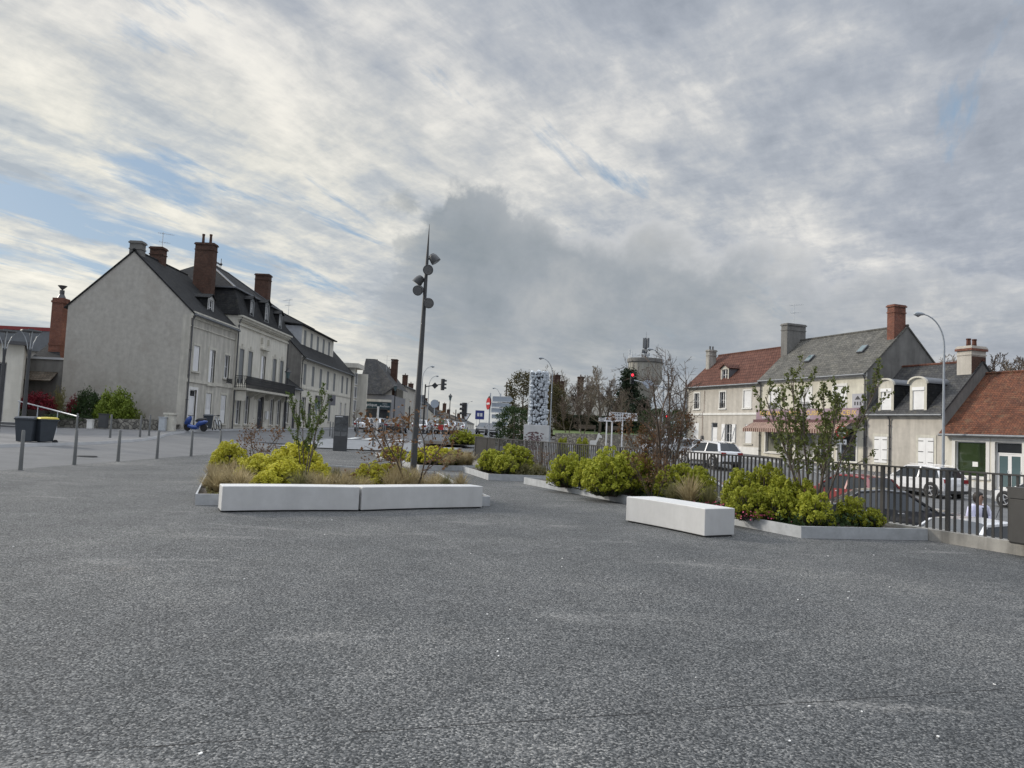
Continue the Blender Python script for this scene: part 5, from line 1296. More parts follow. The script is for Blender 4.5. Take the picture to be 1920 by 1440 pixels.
for i in range(150):
    a, b = random.gauss(-.1,.19), random.uniform(.25,.8); q.box(a*bw-.05,a*bw+.05,-bw/2-.003-i*1e-5,-bw/2-.0008,b*zb_-.03,b*zb_+.03)
q.build('drawing', mat('dark plum painting', (.14,.085,.09), .8, .4, 6, 0), gm, kind='stuff')
# loose rock column
rk = MB(); rr = random.Random(5)
def rock(c, s):
    o = len(rk.v); n, mm_ = 7, 4; ph = [rr.uniform(.72,1.2) for _ in range(40)]
    sx_, sy_, sz_ = s*rr.uniform(.8,1.15), s*rr.uniform(.8,1.1), s*rr.uniform(.8,1.1); a0 = rr.uniform(0,6)
    pts = [(0,0,1)]
    for i in range(1, mm_):
        t = math.pi*i/mm_
        for j in range(n): a = 2*math.pi*j/n + a0; pts.append((math.sin(t)*math.cos(a)*ph[(i*n+j)%40], math.sin(t)*math.sin(a)*ph[(i*n+j)%40], math.cos(t)*ph[(i+j)%40]))
    pts.append((0,0,-1)); rk.v += [(c[0]+p[0]*sx_, c[1]+p[1]*sy_, c[2]+p[2]*sz_) for p in pts]
    for j in range(n): rk.f.append([o, o+1+j, o+1+(j+1)%n]); rk.m.append(0)
    for i in range(mm_-2):
        for j in range(n): a = o+1+i*n; rk.f.append([a+j, a+n+j, a+n+(j+1)%n, a+(j+1)%n]); rk.m.append(0)
    a = o+1+(mm_-2)*n; e_ = o+len(pts)-1
    for j in range(n): rk.f.append([a+j, e_, a+(j+1)%n]); rk.m.append(0)
hc = cw_/2
zq = zb_ + .08
while zq < zt_ - .05:
    for side in range(4):
        u = -hc + .06
        while u < hc - .02:
            s = rr.uniform(.06,.14); p = [(u+s*.8,-hc+.1),(hc-.09,u+s*.8),(u+s*.8,hc-.09),(-hc+.09,u+s*.8)][side]
            rock((p[0], p[1], zq + rr.uniform(-.09,.09)), s); u += s*1.9
    zq += .2
rk.build('rocks', mat('pale blue grey rock', (.56,.6,.645), .7, .3, 5, .3, 20), gm, smooth=40)
cr_ = MB(); cr_.box(-hc+.17,hc-.17,-hc+.17,hc-.17,zb_+.0,zt_-.1); cr_.build('core', M['letter_black'], gm)
fr = MB()
for sx_ in (-1,1):
    for sy_ in (-1,1): fr.tube([(sx_*hc,sy_*hc,zb_),(sx_*hc,sy_*hc,zt_)], .014, 5)
for k in range(int((zt_-zb_)/.22)+1):
    z = zb_ + k*.22
    for a, b in (((-hc,-hc),(hc,-hc)),((hc,-hc),(hc,hc)),((-hc,-hc),(-hc,hc)),((-hc,hc),(hc,hc))): fr.tube([(a[0],a[1],z),(b[0],b[1],z)], .006, 4, False)
for k in range(1,5):
    u = -hc + cw_*k/5; fr.tube([(u,-hc,zb_),(u,-hc,zt_)], .006, 4, False); fr.tube([(-hc,u,zb_),(-hc,u,zt_)], .006, 4, False)
fr.build('cage', M['galv'], gm)

# water tower
wx, wy = XY(1207, 240, 10), 240; wz = h(wx, wy)
wt = thing('water_tower', 'round concrete water tower crowned with aerials', 'water tower', (wx, wy, wz))
def zz_(p): return ZA(p, wx, wy) - wz
rT = 31.5*240/FPX; rS = 13.5*240/FPX
m = MB(); m.lathe([(rS,-1),(rS*.95,zz_(748)),(rS*1.15,zz_(745))], n=32); m.build('shaft', M['concrete'], wt, smooth=30)
m = MB(); m.lathe([(rS*1.15,zz_(745)),(rT*.6,zz_(735)),(rT*.97,zz_(716)),(rT,zz_(712)),(rT,zz_(682))], n=40); tk = m.build('tank', mat('pale tower concrete', (.36,.345,.3), .9, .08, .12, .05, 3, streak=.2), wt, smooth=30)
q = MB()
for i in range(20): a = 2*math.pi*i/20; q.obox((math.cos(a)*(rT+.04),math.sin(a)*(rT+.04),(zz_(712)+zz_(682))/2), .1, .3, zz_(682)-zz_(712), a)
q.build('rib', M['concrete'], tk)
m = MB(); m.lathe([(rT,zz_(682)),(rT+.45,zz_(680)),(rT+.45,zz_(674)),(rT*.98,zz_(673)),(.1,zz_(671))], n=40); m.build('parapet', M['render_dark'], wt)
q = MB(); random.seed(9)
for i in range(34):
    a = random.uniform(0,6.28); hh = random.choice([.9,1.2,1.6,2.6]); q.tube([(math.cos(a)*rT,math.sin(a)*rT,zz_(673)),(math.cos(a)*rT,math.sin(a)*rT,zz_(673)+hh)], random.choice([.06,.1,.16]), 5)
for i in range(40): a = 2*math.pi*i/40; b = 2*math.pi*(i+1)/40; q.tube([(math.cos(a)*(rT+.3),math.sin(a)*(rT+.3),zz_(673)+1),(math.cos(b)*(rT+.3),math.sin(b)*(rT+.3),zz_(673)+1)], .04, 4, False)
for a in (2.6,3.3,.2): q.tube([(math.cos(a)*rT,math.sin(a)*rT,zz_(673)),(math.cos(a)*rT,math.sin(a)*rT,zz_(656))], .14, 6)
q.build('aerials', M['galv'], wt)
q = MB(); q.tube([(0,0,zz_(672)),(0,0,zz_(648))], .5, 8); q.tube([(0,0,zz_(648)),(0,0,zz_(622))], [.12,.03], 6)
for i in range(6): a = i*1.05; q.obox((math.cos(a)*.9,math.sin(a)*.9,(zz_(653)+zz_(634))/2), .25, .45, zz_(634)-zz_(653), a)
for i in range(10): a = random.uniform(0,6.28); zq = random.uniform(zz_(671),zz_(655)); q.obox((math.cos(a)*.9,math.sin(a)*.9,zq), .7,.6,.9, a)
q.build('antenna_mast', M['zinc'], wt)

# low walls, steps, cabinets on the left
xa, xb = XY(60, 46.0, .3), XY(306, 47.6, .6)
lw = MB(); pa, pb = Vector((xa,45.6,0)), Vector((xb,47.4,0)); n_ = 12
for i in range(n_):
    p, q_ = pa+(pb-pa)*i/n_, pa+(pb-pa)*(i+1)/n_; za_, zb_ = ZA(783+ i*.3, p.x, p.y), ZA(783+(i+1)*.3, q_.x, q_.y)
    lw.add([(p.x,p.y,-.2),(q_.x,q_.y,-.2),(q_.x,q_.y+.4,-.2),(p.x,p.y+.4,-.2),(p.x,p.y,za_),(q_.x,q_.y,zb_),(q_.x,q_.y+.4,zb_),(p.x,p.y+.4,za_)], [(0,1,5,4),(4,5,6,7),(2,3,7,6)] + ([(0,4,7,3)] if i == 0 else []) + ([(1,2,6,5)] if i == n_-1 else []))
tag(lw.build('rubble_wall', M['rubble']), 'low rubble stone wall holding up the shrubs before the blank gable', 'wall')
s = MB(); ztop = ZA(783, xa, 45.6); s.add([(xa-14,46,ztop-.1),(xb,47.6,ztop-.06),(xb,50.2,ztop-.05),(xa-14,50.6,ztop)], [(0,1,2,3)]); o = s.build('planting_bed', M['soil']); o['kind'] = 'structure'
xp = XY(318, 47.3, .6); zp = h(xp, 47.3)
q = MB(); q.box(-.28,.28,-.25,.25,-.1,ZA(774,xp,47.3)-zp-.12); ga = q.build('gate_pier', M['stone']); ga.location = (xp,47.3,zp); tag(ga, 'pale stone gate pier at the end of the rubble wall', 'pier'); q = MB(); q.box(-.34,.34,-.31,.31,ZA(774,xp,47.3)-zp-.12,ZA(774,xp,47.3)-zp); q.build('coping', M['stone'], ga)
def cabinet(px, Y, p0, p1, w, m, label, name='utility_cabinet'):
    x = XY(px, Y, .5); z = ZA(p1, x, Y); hh = ZA(p0, x, Y) - z; r = thing(name, label, 'cabinet', (x, Y, z)); MB().box(-w/2,w/2,-.15,.12,0,hh).build('body', M[m], r, bevel=.01); MB().box(-w/2-.03,w/2+.03,-.18,.14,hh,hh+.05).build('cap', M[m], r); MB().box(-w/2+.04,w/2-.04,-.158,-.1505,.06,hh-.05).build('door', M[m], r)
cabinet(193, 45.9, 777, 802, .5, 'anthracite', 'dark grey cabinet standing against the rubble wall')
cabinet(169, 45.6, 788, 804, .32, 'white_trim', 'small pale meter box set in the rubble wall')
cabinet(304, 46.9, 783, 808, .4, 'galv', 'light grey cabinet between rubble wall and gate pier')
st = thing('steps', 'flight of dark steps with pale edges at the left edge', 'steps', (XY(-30, 44.6, .3), 43.0, .1)); W = XY(36,44.6,.3) - XY(-30,44.6,.3)
for i in range(4):
    MB().box(-4,W+.3,i*.35,3,-.3 if i == 0 else i*.17,(i+1)*.17-.012).build('step', M['pavement'], st); MB().box(-4,W+.3,i*.35-.02,i*.35+.07,(i+1)*.17-.011,(i+1)*.17+.012).build('nosing', M['white_trim'], st)
hx0, hx1 = XY(33, 42.6, 1.5), XY(146, 38.5, 1.0); P0, P1 = Vector((hx0,42.6,ZA(752,hx0,42.6))), Vector((hx1,38.5,ZA(781,hx1,38.5)))
hr = thing('handrail', 'sloping bright steel handrail above the wheelie bins', 'handrail', (0,0,0)); MB().tube([P0,P1], .035, 8).build('rail', M['zinc_pale'], hr)
for t in (0.02,.35,.68,.985): p = P0+(P1-P0)*t; MB().tube([(p.x,p.y,h(p.x,p.y)),p], .025, 6).build('post', M['galv'], hr)

# litter bin on the right edge
x, Y = XY(1916, 11.7, .3)+.18, 11.75; lb = thing('litter_bin', 'taupe steel litter bin against the railing at the right edge', 'litter bin', (x, Y, 0), R(24)); zb_ = .2; zt_ = ZA(915, x, Y)
m = MB(); m.box(-.25,.25,-.2,.2,zb_,zt_-.16); m.build('body', M['railing'], lb, bevel=.03); MB().box(-.23,.23,-.18,.18,zt_-.2,zt_-.14).build('bag', M['plastic_black'], lb); m = MB(); m.box(-.27,.27,-.22,.22,zt_-.03,zt_); m.box(-.27,-.25,-.2,.2,zt_-.17,zt_-.031); m.box(.25,.27,-.2,.2,zt_-.17,zt_-.031); m.build('hood', M['railing'], lb)
MB().box(-.05,.05,-.05,.05,0,.25).build('foot', M['railing'], lb)

# stone wall and lawn across the street, hedge, llama-shaped board
xa, xb = XY(1040,72), XY(1215,66)
w = MB(); 
for i in range(10):
    p = Vector((xa+(xb-xa)*i/10, 72-6*i/10)); q_ = Vector((xa+(xb-xa)*(i+1)/10, 72-6*(i+1)/10)); za_, zb_ = h(p.x,p.y), h(q_.x,q_.y); ta, tb = ZA(812+i*.35,p.x,p.y), ZA(812+(i+1)*.35,q_.x,q_.y)
    w.add([(p.x,p.y,za_-.3),(q_.x,q_.y,zb_-.3),(q_.x,q_.y,tb),(p.x,p.y,ta),(p.x,p.y+.4,ta),(q_.x,q_.y+.4,tb)], [(0,1,2,3),(3,2,5,4)])
tag(w.build('lawn_wall', M['rubble']), 'low rubble wall along the lawn beyond the railing', 'wall')
grid('lawn', lambda y: lin(XY(1036, y), XY(1240, y) , 6), lin(72.3, 92, 6), lambda x, y: h(x,y) + .75 + (y-72)*.02, M['grass'])
x, Y = XY(1106, 60), 60; z = h(x, Y)
lm = MB(); sil = [(0,0),(.12,0),(.14,.55),(.5,.55),(.52,0),(.64,0),(.68,.75),(.95,1.35),(1.25,1.3),(1.2,1.55),(.98,1.7),(.92,1.85),(.82,1.75),(.6,1.05),(.05,1.0),(-.05,.85)]
lm.add([(a*.75,-.03,b*.75) for a,b in sil] + [(a*.75,.03,b*.75) for a,b in sil], [tuple(range(16)), tuple(range(16,32))[::-1]] + [(i,16+i,16+(i+1)%16,(i+1)%16) for i in range(16)])
o = lm.build('animal_figure', M['white_trim']); o.location = (x,Y,z); tag(o, 'white animal-shaped figure standing on the lawn edge', 'figure')
# dim benches under the trees
for px in (1100, 1150):
    x, Y = XY(px, 84), 84; z = h(x,Y)+.95; r = thing('park_bench', 'grey park bench under the bare trees, ' + ('left' if px < 1120 else 'right') + ' one', 'bench', (x,Y,z)); MB().box(-1,1,-.25,.25,.42,.47).build('seat', M['bark'], r); MB().box(-1,1,.2,.26,.5,.9).build('backrest', M['bark'], r)
    for s in (-.85,.85): MB().box(s-.04,s+.04,-.22,.22,0,.42).build('leg', M['concrete'], r)
# ------------------------------------------------------------------ cars
def car_proto(pm, kind='hatch', rails=False):
    """front along +x, centred, wheels on z=0"""
    r = thing('car', '', 'car')
    if kind == 'suv': L, H, W, cl = 4.5, 1.66, .93, .25
    elif kind == 'sedan': L, H, W, cl = 4.6, 1.45, .9, .18
    else: L, H, W, cl = 4.1, 1.48, .87, .2
    hb = H*.60; f = L/2
    wsb, wst = f-1.15, f-1.95
    rt, rb = (-f+.55, -f+.22) if kind != 'sedan' else (-f+1.35, -f+.65)
    S = [(f,.34,.56,W*.70,0),(f-.07,.24,.66,W*.86,0),(f-.3,cl,.74,W*.95,0),(f-.8,cl,.86,W*.985,0),(wsb,cl,hb-.0,W*.99,0),(wst,cl,hb,W,1),((wst+rt)/2,cl,hb+.02,W,1),(rt,cl,hb+.04,W*.99,1),(rb,cl,hb+.05,W*.97,0),(-f+.1,cl+.02,hb-.02,W*.93,0),(-f,.36,.62,W*.82,0)]
    tops = {5:H-.03, 6:H, 7:H-.08}
    rings = []
    for i, (x, zl, zb, w, cab) in enumerate(S):
        zt = tops.get(i, zb); wt = W*.72 if cab else w*.9
        rings.append([(x,0,zl),(x,w*.86,zl),(x,w*.98,zl+.12),(x,w,zb*.62),(x,w*.985,zb-.015),(x,wt if cab else w*.93,zt-.06 if cab else zb+.0),(x,wt*.86,zt-.012 if cab else zb+.015),(x,0,zt+.015 if cab else zb+.03)])
    body = MB(); wind = {'windscreen': MB(), 1: MB(), -1: MB(), 'rear_window': MB()}
    K = 8
    for s in (1, -1):
        def P(p): return (p[0], p[1]*s, p[2])
        for i in range(len(S)-1):
            for j in range(K-1):
                q = [P(rings[i][j]), P(rings[i+1][j]), P(rings[i+1][j+1]), P(rings[i][j+1])]
                if s < 0: q = q[::-1]
                tgt = body
                if i in (5,6) and j == 4 or (i == 4 and j == 4) or (i == 7 and j == 4): tgt = wind[s]
                elif i == 4 and j in (5,6): tgt = wind['windscreen']
                elif i == 7 and j in (5,6): tgt = wind['rear_window']
                tgt.add(q, [(0,1,2,3)])
        for i in (0, len(S)-1):
            q = [P(p) for p in rings[i]]; body.add(q, [tuple(range(K)) if (s > 0) == (i > 0) else tuple(range(K))[::-1]])
        # pillars
        for i, t in ((4,None),(5,6)):
            pass
        A0, A1 = P(rings[4][4]), P(rings[5][5]); body.bar(A0, A1, .07, .05)
        B0, B1 = P(rings[7][5]), P(rings[8][4]); body.bar(B0, B1, .16 if kind != 'sedan' else .1, .05)
        xm = S[6][0]+.05; body.bar((xm,S[6][3]*.987*s,hb+.0),(xm,W*.725*s,H-.06),.09,.03)
        body.bar(P(rings[5][5]), P(rings[6][5]), .06, .05); body.bar(P(rings[6][5]), P(rings[7][5]), .06, .05)
        if rails: body.bar((wst-.2,W*.68*s,H+.05),(rt+.2,W*.68*s,H+.0),.04,.03)
    bd = body.build('body', M[pm], r, smooth=28)
    for k, v in wind.items(): v.build(k if k not in (1, -1) else 'side_window', M['glass_car'], r, smooth=28)
    wr = .34 if kind != 'suv' else .37
    for sx_ in (f-.82, -f+.78):
        for s in (1, -1):
            a = MB(); a.lathe([(wr+.075,-.006),(wr+.075,.006)], (sx_,s*(W*.995+.004),wr), 24, 'y'); a.build('wheel_arch', M['plastic_black'], r)
            t = MB(); t.lathe([(wr*.7,-.1),(wr*.95,-.1),(wr,-.06),(wr,.06),(wr*.95,.1),(wr*.7,.1)], (sx_,s*(W-.06),wr), 24, 'y'); w_ = t.build('wheel', M['rubber'], r, smooth=40)
            q = MB(); yo = s*(W+.044); q.lathe([(wr*.68,-.004),(wr*.68,.004)], (sx_,s*(W+.038),wr), 20, 'y'); q.build('wheel_well', M['letter_black'], w_)
            q = MB()
            for k in range(5): a_ = 2*math.pi*k/5 + .3; q.bar((sx_,yo,wr),(sx_+math.cos(a_)*wr*.66,yo,wr+math.sin(a_)*wr*.66),.09 if kind == 'suv' else .11,.012)
            q.lathe([(wr*.2,-.01),(wr*.2,.012)], (sx_,yo,wr), 12, 'y')
            n = 20
            for k in range(n): a_, b_ = 2*math.pi*k/n, 2*math.pi*(k+1)/n; q.bar((sx_+math.cos(a_)*wr*.67,yo,wr+math.sin(a_)*wr*.67),(sx_+math.cos(b_)*wr*.67,yo,wr+math.sin(b_)*wr*.67),.012,.035)
            q.build('rim', M['chrome'], w_)
    for s in (1, -1):
        m = MB(); m.obox((f-.19,s*W*.68,.68),.3,.34,.13,-s*R(32),0,R(18)); m.build('headlight', M['lens'], r)
        m = MB(); m.obox((-f+.1,s*W*.72,hb-.1),.24,.32,.2,s*R(18)); m.build('tail_light', M['tail'], r)
        m = MB(); m.obox((wsb-.35,s*(W+.1),hb+.07),.14,.2,.12); m.build('wing_mirror', M[pm], r, bevel=.02)
        m = MB(); m.obox((S[6][0]+.45,s*(W+.012),hb-.1),.18,.02,.03); m.obox((S[6][0]-.55,s*(W+.012),hb-.08),.18,.02,.03); m.build('door_handle', M['chrome'], r)
        m = MB(); m.bar((wsb-.3,s*(W+.006),cl+.12),(-f+1.2,s*(W+.006),cl+.12),.02,.12); m.build('sill_trim', M['plastic_black'], r)
    MB().box(f-.02,f+.012,-.4,.4,.42,.5).build('number_plate', M['white_sign'], r); MB().box(f-.06,f+.006,-.55,.55,.52,.62).build('grille', M['plastic_black'], r)
    MB().box(-f-.012,-f+.02,-.28,.28,.68,.78).build('number_plate', M['white_sign'], r); MB().box(-f-.02,-f+.12,-W*.8,W*.8,.26,.42).build('bumper', M['plastic_black'], r)
    MB().tube([(rt+.3,0,H),(rt+.1,0,H+.32)], .008, 4).build('antenna', M['plastic_black'], r)
    return Kind(r)
def put(k, px, Y, hd, label, sca=1, dz=0, group=None):
    x = XY(px, Y); return k.at((x, Y, h(x, Y)+.02+dz), hd, label, group, sca)
HD = math.atan2(.94, -.342)
SUVW = car_proto('car_white', 'suv', True); HW = car_proto('car_white', 'hatch'); SD = car_proto('car_dark', 'sedan'); HB = car_proto('car_black', 'hatch'); HRD = car_proto('car_red', 'hatch'); HS = car_proto('car_silver', 'hatch')
x0, y0 = XY(1767, 39.3) - .342*1.38, 39.3 + .94*1.38
SUVW.at((x0, y0, -.86), HD, 'white SUV with roof rails parked before the shuttered house')
fx = XY(1877, 36.2); HW.at((fx+.342*2.05, 36.2-.94*2.05, -.9), HD, 'white car whose front end enters at the right edge')
put(HRD, 1592, 30.5, HD + R(0), 'red hatchback half hidden behind the young tree', 1, 0)
AX = math.atan2(-.30, .95)
put(SD, 1668, 23.2, AX, 'dark grey saloon parked just beyond the railing', 1, .02)
HW.at((9.9, 16.4, h(9.9, 16.4)+.02), math.atan2(-.41,-.912), 'white car nearest the railing, its roof just showing')
put(HW, 1338, 22.5, AX, 'white car half hidden behind the euphorbias and railing', 1.0, .1)
put(SUVW, 1330, 50, HD + R(4), 'white estate with dark rear window in front of the brown-tiled house', 1, 0)
put(HW, 1248, 58, R(170), 'white car parked beyond the bare tree, left of two', 1); put(HS, 1282, 56, R(165), 'silver car parked beyond the bare tree, right of two', 1)
put(HB, 908, 92, R(-95), 'black and white car driving toward the square, left of the sign post', 1); put(SD, 924, 90, R(-90), 'dark saloon directly behind the direction sign post')
for px, Y, k, l, a in ((690,78,HW,'white car parked at the optician corner',R(80)), (712,82,HS,'silver car parked right of the optician',R(75)), (742,80,HB,'dark car parked under the row houses, left of the mast',R(85)), (792,84,HW,'white car just right of the mast foot',R(85)), (812,88,SD,'dark saloon parked by the round sign back',R(85)), (832,86,SUVW,'white SUV behind the green banner stand',R(85)), (846,92,HS,'silver car at the end of the parked row',R(85)), (864,120,HW,'far white car up the street, left lane',R(85))):
    put(k, px, Y, a, l, 1, 0, 'cars parked up the far street')

# ------------------------------------------------------------------ scooter and bicycle
def scooter():
    r = thing('scooter', 'blue motor scooter parked at the white door', 'scooter')
    for x in (-.62,.62):
        w = MB(); w.lathe([(.12,-.05),(.25,-.05),(.27,0),(.25,.05),(.12,.05)], (x,0,.27), 20, 'y'); o = w.build('wheel', M['rubber'], r); MB().lathe([(.13,-.04),(.13,.04)], (x,0,.27), 12, 'y').build('rim', M['chrome'], o)
    b = MB(); prof = [(.72,.5,.1),(.6,.72,.2),(.5,.98,.2),(.42,.98,.14)]
    b.tube([(.78,0,.48),(.62,0,.62),(.5,0,.85),(.42,0,1.0)], [.12,.2,.17,.08], 10); b.tube([(.55,0,.35),(.2,0,.26),(-.2,0,.28)], [.14,.15,.15], 10); b.tube([(-.1,0,.4),(-.35,0,.56),(-.7,0,.66),(-.88,0,.7)], [.14,.19,.15,.04], 10)
    b.tube([(.8,0,.58),(.62,0,.58),(.44,0,.5)], [.04,.08,.05], 8); b.build('body', M['scooter_blue'], r, smooth=45)
    s = MB(); s.tube([(.02,0,.7),(-.2,0,.76),(-.55,0,.8),(-.8,0,.84)], [.06,.13,.14,.06], 10); s.build('seat', M['plastic_black'], r, smooth=45)
    m = MB(); m.tube([(.42,-.33,1.06),(.45,0,1.04),(.42,.33,1.06)], .022, 6); m.tube([(.44,0,1.05),(.62,0,.5),(.64,0,.27)], .03, 6); m.build('handlebar', M['plastic_black'], r)
    MB().tube([(-.2,-.18,.3),(-.75,-.2,.36)], [.04,.06], 8).build('exhaust', M['chrome'], r); MB().tube([(.66,-.08,.8),(.7,0,.82),(.66,.08,.8)], [.03,.06,.03], 8).build('headlight', M['lens'], r)
    return r
s = scooter(); s.location = (XY(366,48.3), 48.3, h(XY(366,48.3),48.3)+.07); s.rotation_euler = (0,0,R(168)); s.scale = (.95,)*3
def bicycle():
    r = thing('bicycle', 'grey bicycle leaning against the house wall', 'bicycle')
    for x in (-.53,.53):
        w = MB(); n = 28
        for i in range(n): a, b = 2*math.pi*i/n, 2*math.pi*(i+1)/n; w.bar((x+.34*math.cos(a),0,.35+.34*math.sin(a)),(x+.34*math.cos(b),0,.35+.34*math.sin(b)),.04,.035)
        o = w.build('wheel', M['rubber'], r); q = MB()
        for i in range(12): a = 2*math.pi*i/12; q.bar((x,0,.35),(x+.33*math.cos(a),0,.35+.33*math.sin(a)),.006)
        q.build('spokes', M['galv'], o)
    f = MB(); pts = {'h':(.4,0,.86),'s':(-.2,0,.86),'b':(-.06,0,.32),'r':(-.53,0,.35),'f':(.53,0,.35)}
    for a, b in ('hs','hb','sb','br','sr','hf'): f.bar(pts[a], pts[b], .035)
    f.bar((.4,0,.86),(.37,0,1.0),.03); f.bar((-.2,0,.86),(-.23,0,.97),.03); f.build('frame', M['galv'], r)
    MB().tube([(.3,-.28,1.02),(.4,0,1.0),(.3,.28,1.02)], .016, 6).build('handlebar', M['plastic_black'], r); MB().obox((-.24,0,.99),.26,.14,.05).build('saddle', M['plastic_black'], r); m = MB(); m.lathe([(.1,-.01),(.1,.01)], (-.06,-.04,.32), 12, 'y'); m.bar((-.06,-.06,.32),(.08,-.1,.2),.02); m.build('crank', M['galv'], r); return r
b = bicycle(); b.location = (XY(408,51.5), 51.5, h(XY(408,51.5),51.5)+.07); b.rotation_euler = (R(-6),0,R(128)); b.scale = (1.0,)*3

# ------------------------------------------------------------------ the person by the white car
def person():
    x, Y = XY(1835, 19.6, .3), 19.6; z = h(x, Y) + .02
    r = thing('person', 'dark-haired person in a loose white and lavender jacket behind the railing', 'person', (x, Y, z), R(200))
    V = [(0,0,.95),(0,.0,1.15),(0,-.01,1.36),(0,0,1.47),(0,.02,1.55),(0,.03,1.66),(.0,.03,1.76),(.1,0,.92),(.11,.02,.5),(.11,-.02,.1),(.11,.12,.04),(-.1,0,.92),(-.11,.02,.5),(-.11,-.02,.1),(-.11,.12,.04),(.17,-.01,1.4),(.27,.02,1.14),(.2,.2,1.04),(-.17,-.01,1.4),(-.27,.02,1.14),(-.2,.2,1.04),(.13,.27,1.06),(-.13,.27,1.06)]
    E = [(0,1),(1,2),(2,3),(3,4),(4,5),(5,6),(0,7),(7,8),(8,9),(9,10),(0,11),(11,12),(12,13),(13,14),(2,15),(15,16),(16,17),(2,18),(18,19),(19,20),(17,21),(20,22)]
    rad = [.15,.14,.15,.06,.075,.1,.06,.1,.07,.045,.04,.1,.07,.045,.04,.075,.05,.035,.075,.05,.035,.032,.032]
    me = bpy.data.meshes.new('body'); me.from_pydata(V, E, []); o = bpy.data.objects.new('body', me); COL.objects.link(o); o.parent = r
    sk = o.modifiers.new('skin', 'SKIN'); ly = me.skin_vertices[0] if me.skin_vertices else None
    if ly is None: ly = me.attributes and None
    try:
        for i, v in enumerate(me.skin_vertices[0].data): v.radius = (rad[i], rad[i]*(.8 if i in (0,1,2) else 1)); v.use_root = (i == 0)
    except Exception: pass
    sb = o.modifiers.new('sub', 'SUBSURF'); sb.levels = sb.render_levels = 2; me.materials.append(M['skin'])
    jm = mat('white lavender cloth', (.62,.62,.74), .9, .12, 4, .3, 18, stain=(.36,.36,.66))
    j = MB(); j.tube([(0,0,.86),(0,0,1.0),(0,-.01,1.2),(0,-.01,1.38),(0,0,1.46)], [.23,.22,.21,.21,.09], 18)
    for i, v in enumerate(j.v): j.v[i] = (v[0]*1.12, v[1]*.82, v[2])
    j.build('jacket', jm, r, smooth=60)
    for s in (1,-1): a = MB(); a.tube([(s*.15,-.01,1.42),(s*.22,0,1.36),(s*.33,.02,1.14),(s*.24,.17,1.04)], [.09,.12,.115,.08], 12); a.build('sleeve', jm, r, smooth=60)
    p = MB(); p.tube([(0,0,.98),(0,0,.86)], [.19,.2], 14)
    for s in (1,-1): p.tube([(s*.1,0,.9),(s*.11,.02,.5),(s*.11,0,.1)], [.13,.1,.08], 12)
    p.build('trousers', M['door_dark'], r, smooth=60)
    hr_ = MB(); hr_.tube([(0,-.01,1.8),(0,0,1.76),(0,-.02,1.68),(0,-.05,1.58),(0,-.06,1.5)], [.03,.1,.118,.1,.05], 14); hr_.build('hair', M['hair'], r, smooth=60)
    v_ = MB(); v_.tube([(0,.14,1.4),(0,.175,1.2),(0,.18,1.0)], [.06,.075,.08], 10); v_.build('shirt', M['door_dark'], r, smooth=60)
    f = MB(); f.lathe([(.0,.14),(.018,.125),(.02,.11)], (0,0,1.665), 8, 'y'); 
    for s in (1,-1): f.obox((s*.035,.122,1.69),.022,.012,.012)
    f.obox((0,.118,1.62),.045,.01,.01); f.build('face', M['hair'], r)
    for s in (1,-1):
        g = MB()
        for k in range(4): g.tube([(s*(.13-.018*k+.02),.27,1.06-.012*k),(s*(.09-.018*k+.02),.32,1.05-.012*k),(s*(.06-.014*k+.02),.34,1.035-.012*k)], [.011,.01,.008], 6)
        g.tube([(s*.14,.27,1.08),(s*.12,.31,1.1)], [.012,.009], 6); g.build('fingers', M['skin'], r, smooth=60)
person()
# ------------------------------------------------------------------ plants
LM = {}
LM['lime'] = leafmat('lime bracts', (.4,.4,.03), (.64,.59,.085), .3, .12, 4)
LM['lime_green_shaded'] = leafmat('shaded green lime bracts', (.19,.23,.02), (.5,.5,.06), .3, .15, 6)  # greener, darker copy of the lime bracts; shadow-side tone put into the colour
LM['euph_leaf'] = leafmat('blue green leaves', (.028,.05,.018), (.06,.095,.03), .25, .2, 5)
LM['straw'] = leafmat('straw grass', (.24,.195,.1), (.54,.45,.27), .35, .25, 9)
LM['straw_green'] = leafmat('greenish grass', (.1,.11,.04), (.27,.24,.12), .35, .2, 9)
LM['haw'] = leafmat('young hawthorn leaves', (.05,.085,.02), (.13,.18,.04), .35, .1, 4)
LM['haw_dark'] = leafmat('dark young leaves', (.075,.095,.026), (.2,.225,.07), .3, .1, 4)
LM['rust'] = leafmat('rust brown leaves', (.1,.052,.025), (.24,.13,.06), .3, .15, 6)
LM['conifer'] = leafmat('dark conifer needles', (.012,.024,.012), (.03,.048,.022), .15, .2, 3)
LM['brown_green'] = leafmat('brown green foliage', (.04,.045,.018), (.12,.095,.035), .25, .15, 1.2)
LM['red_leaf'] = leafmat('red shrub leaves', (.12,.012,.02), (.3,.03,.05), .3, .15, 3)
LM['shrub'] = leafmat('dark green shrub leaves', (.025,.05,.018), (.06,.1,.03), .25, .2, 3)
LM['pine_yellow'] = leafmat('yellow green mugo leaves', (.08,.125,.015), (.22,.28,.035), .25, .1, 3)
LM['pale_shrub'] = leafmat('yellow grey shrub', (.17,.16,.06), (.33,.3,.13), .3, .2, 4)

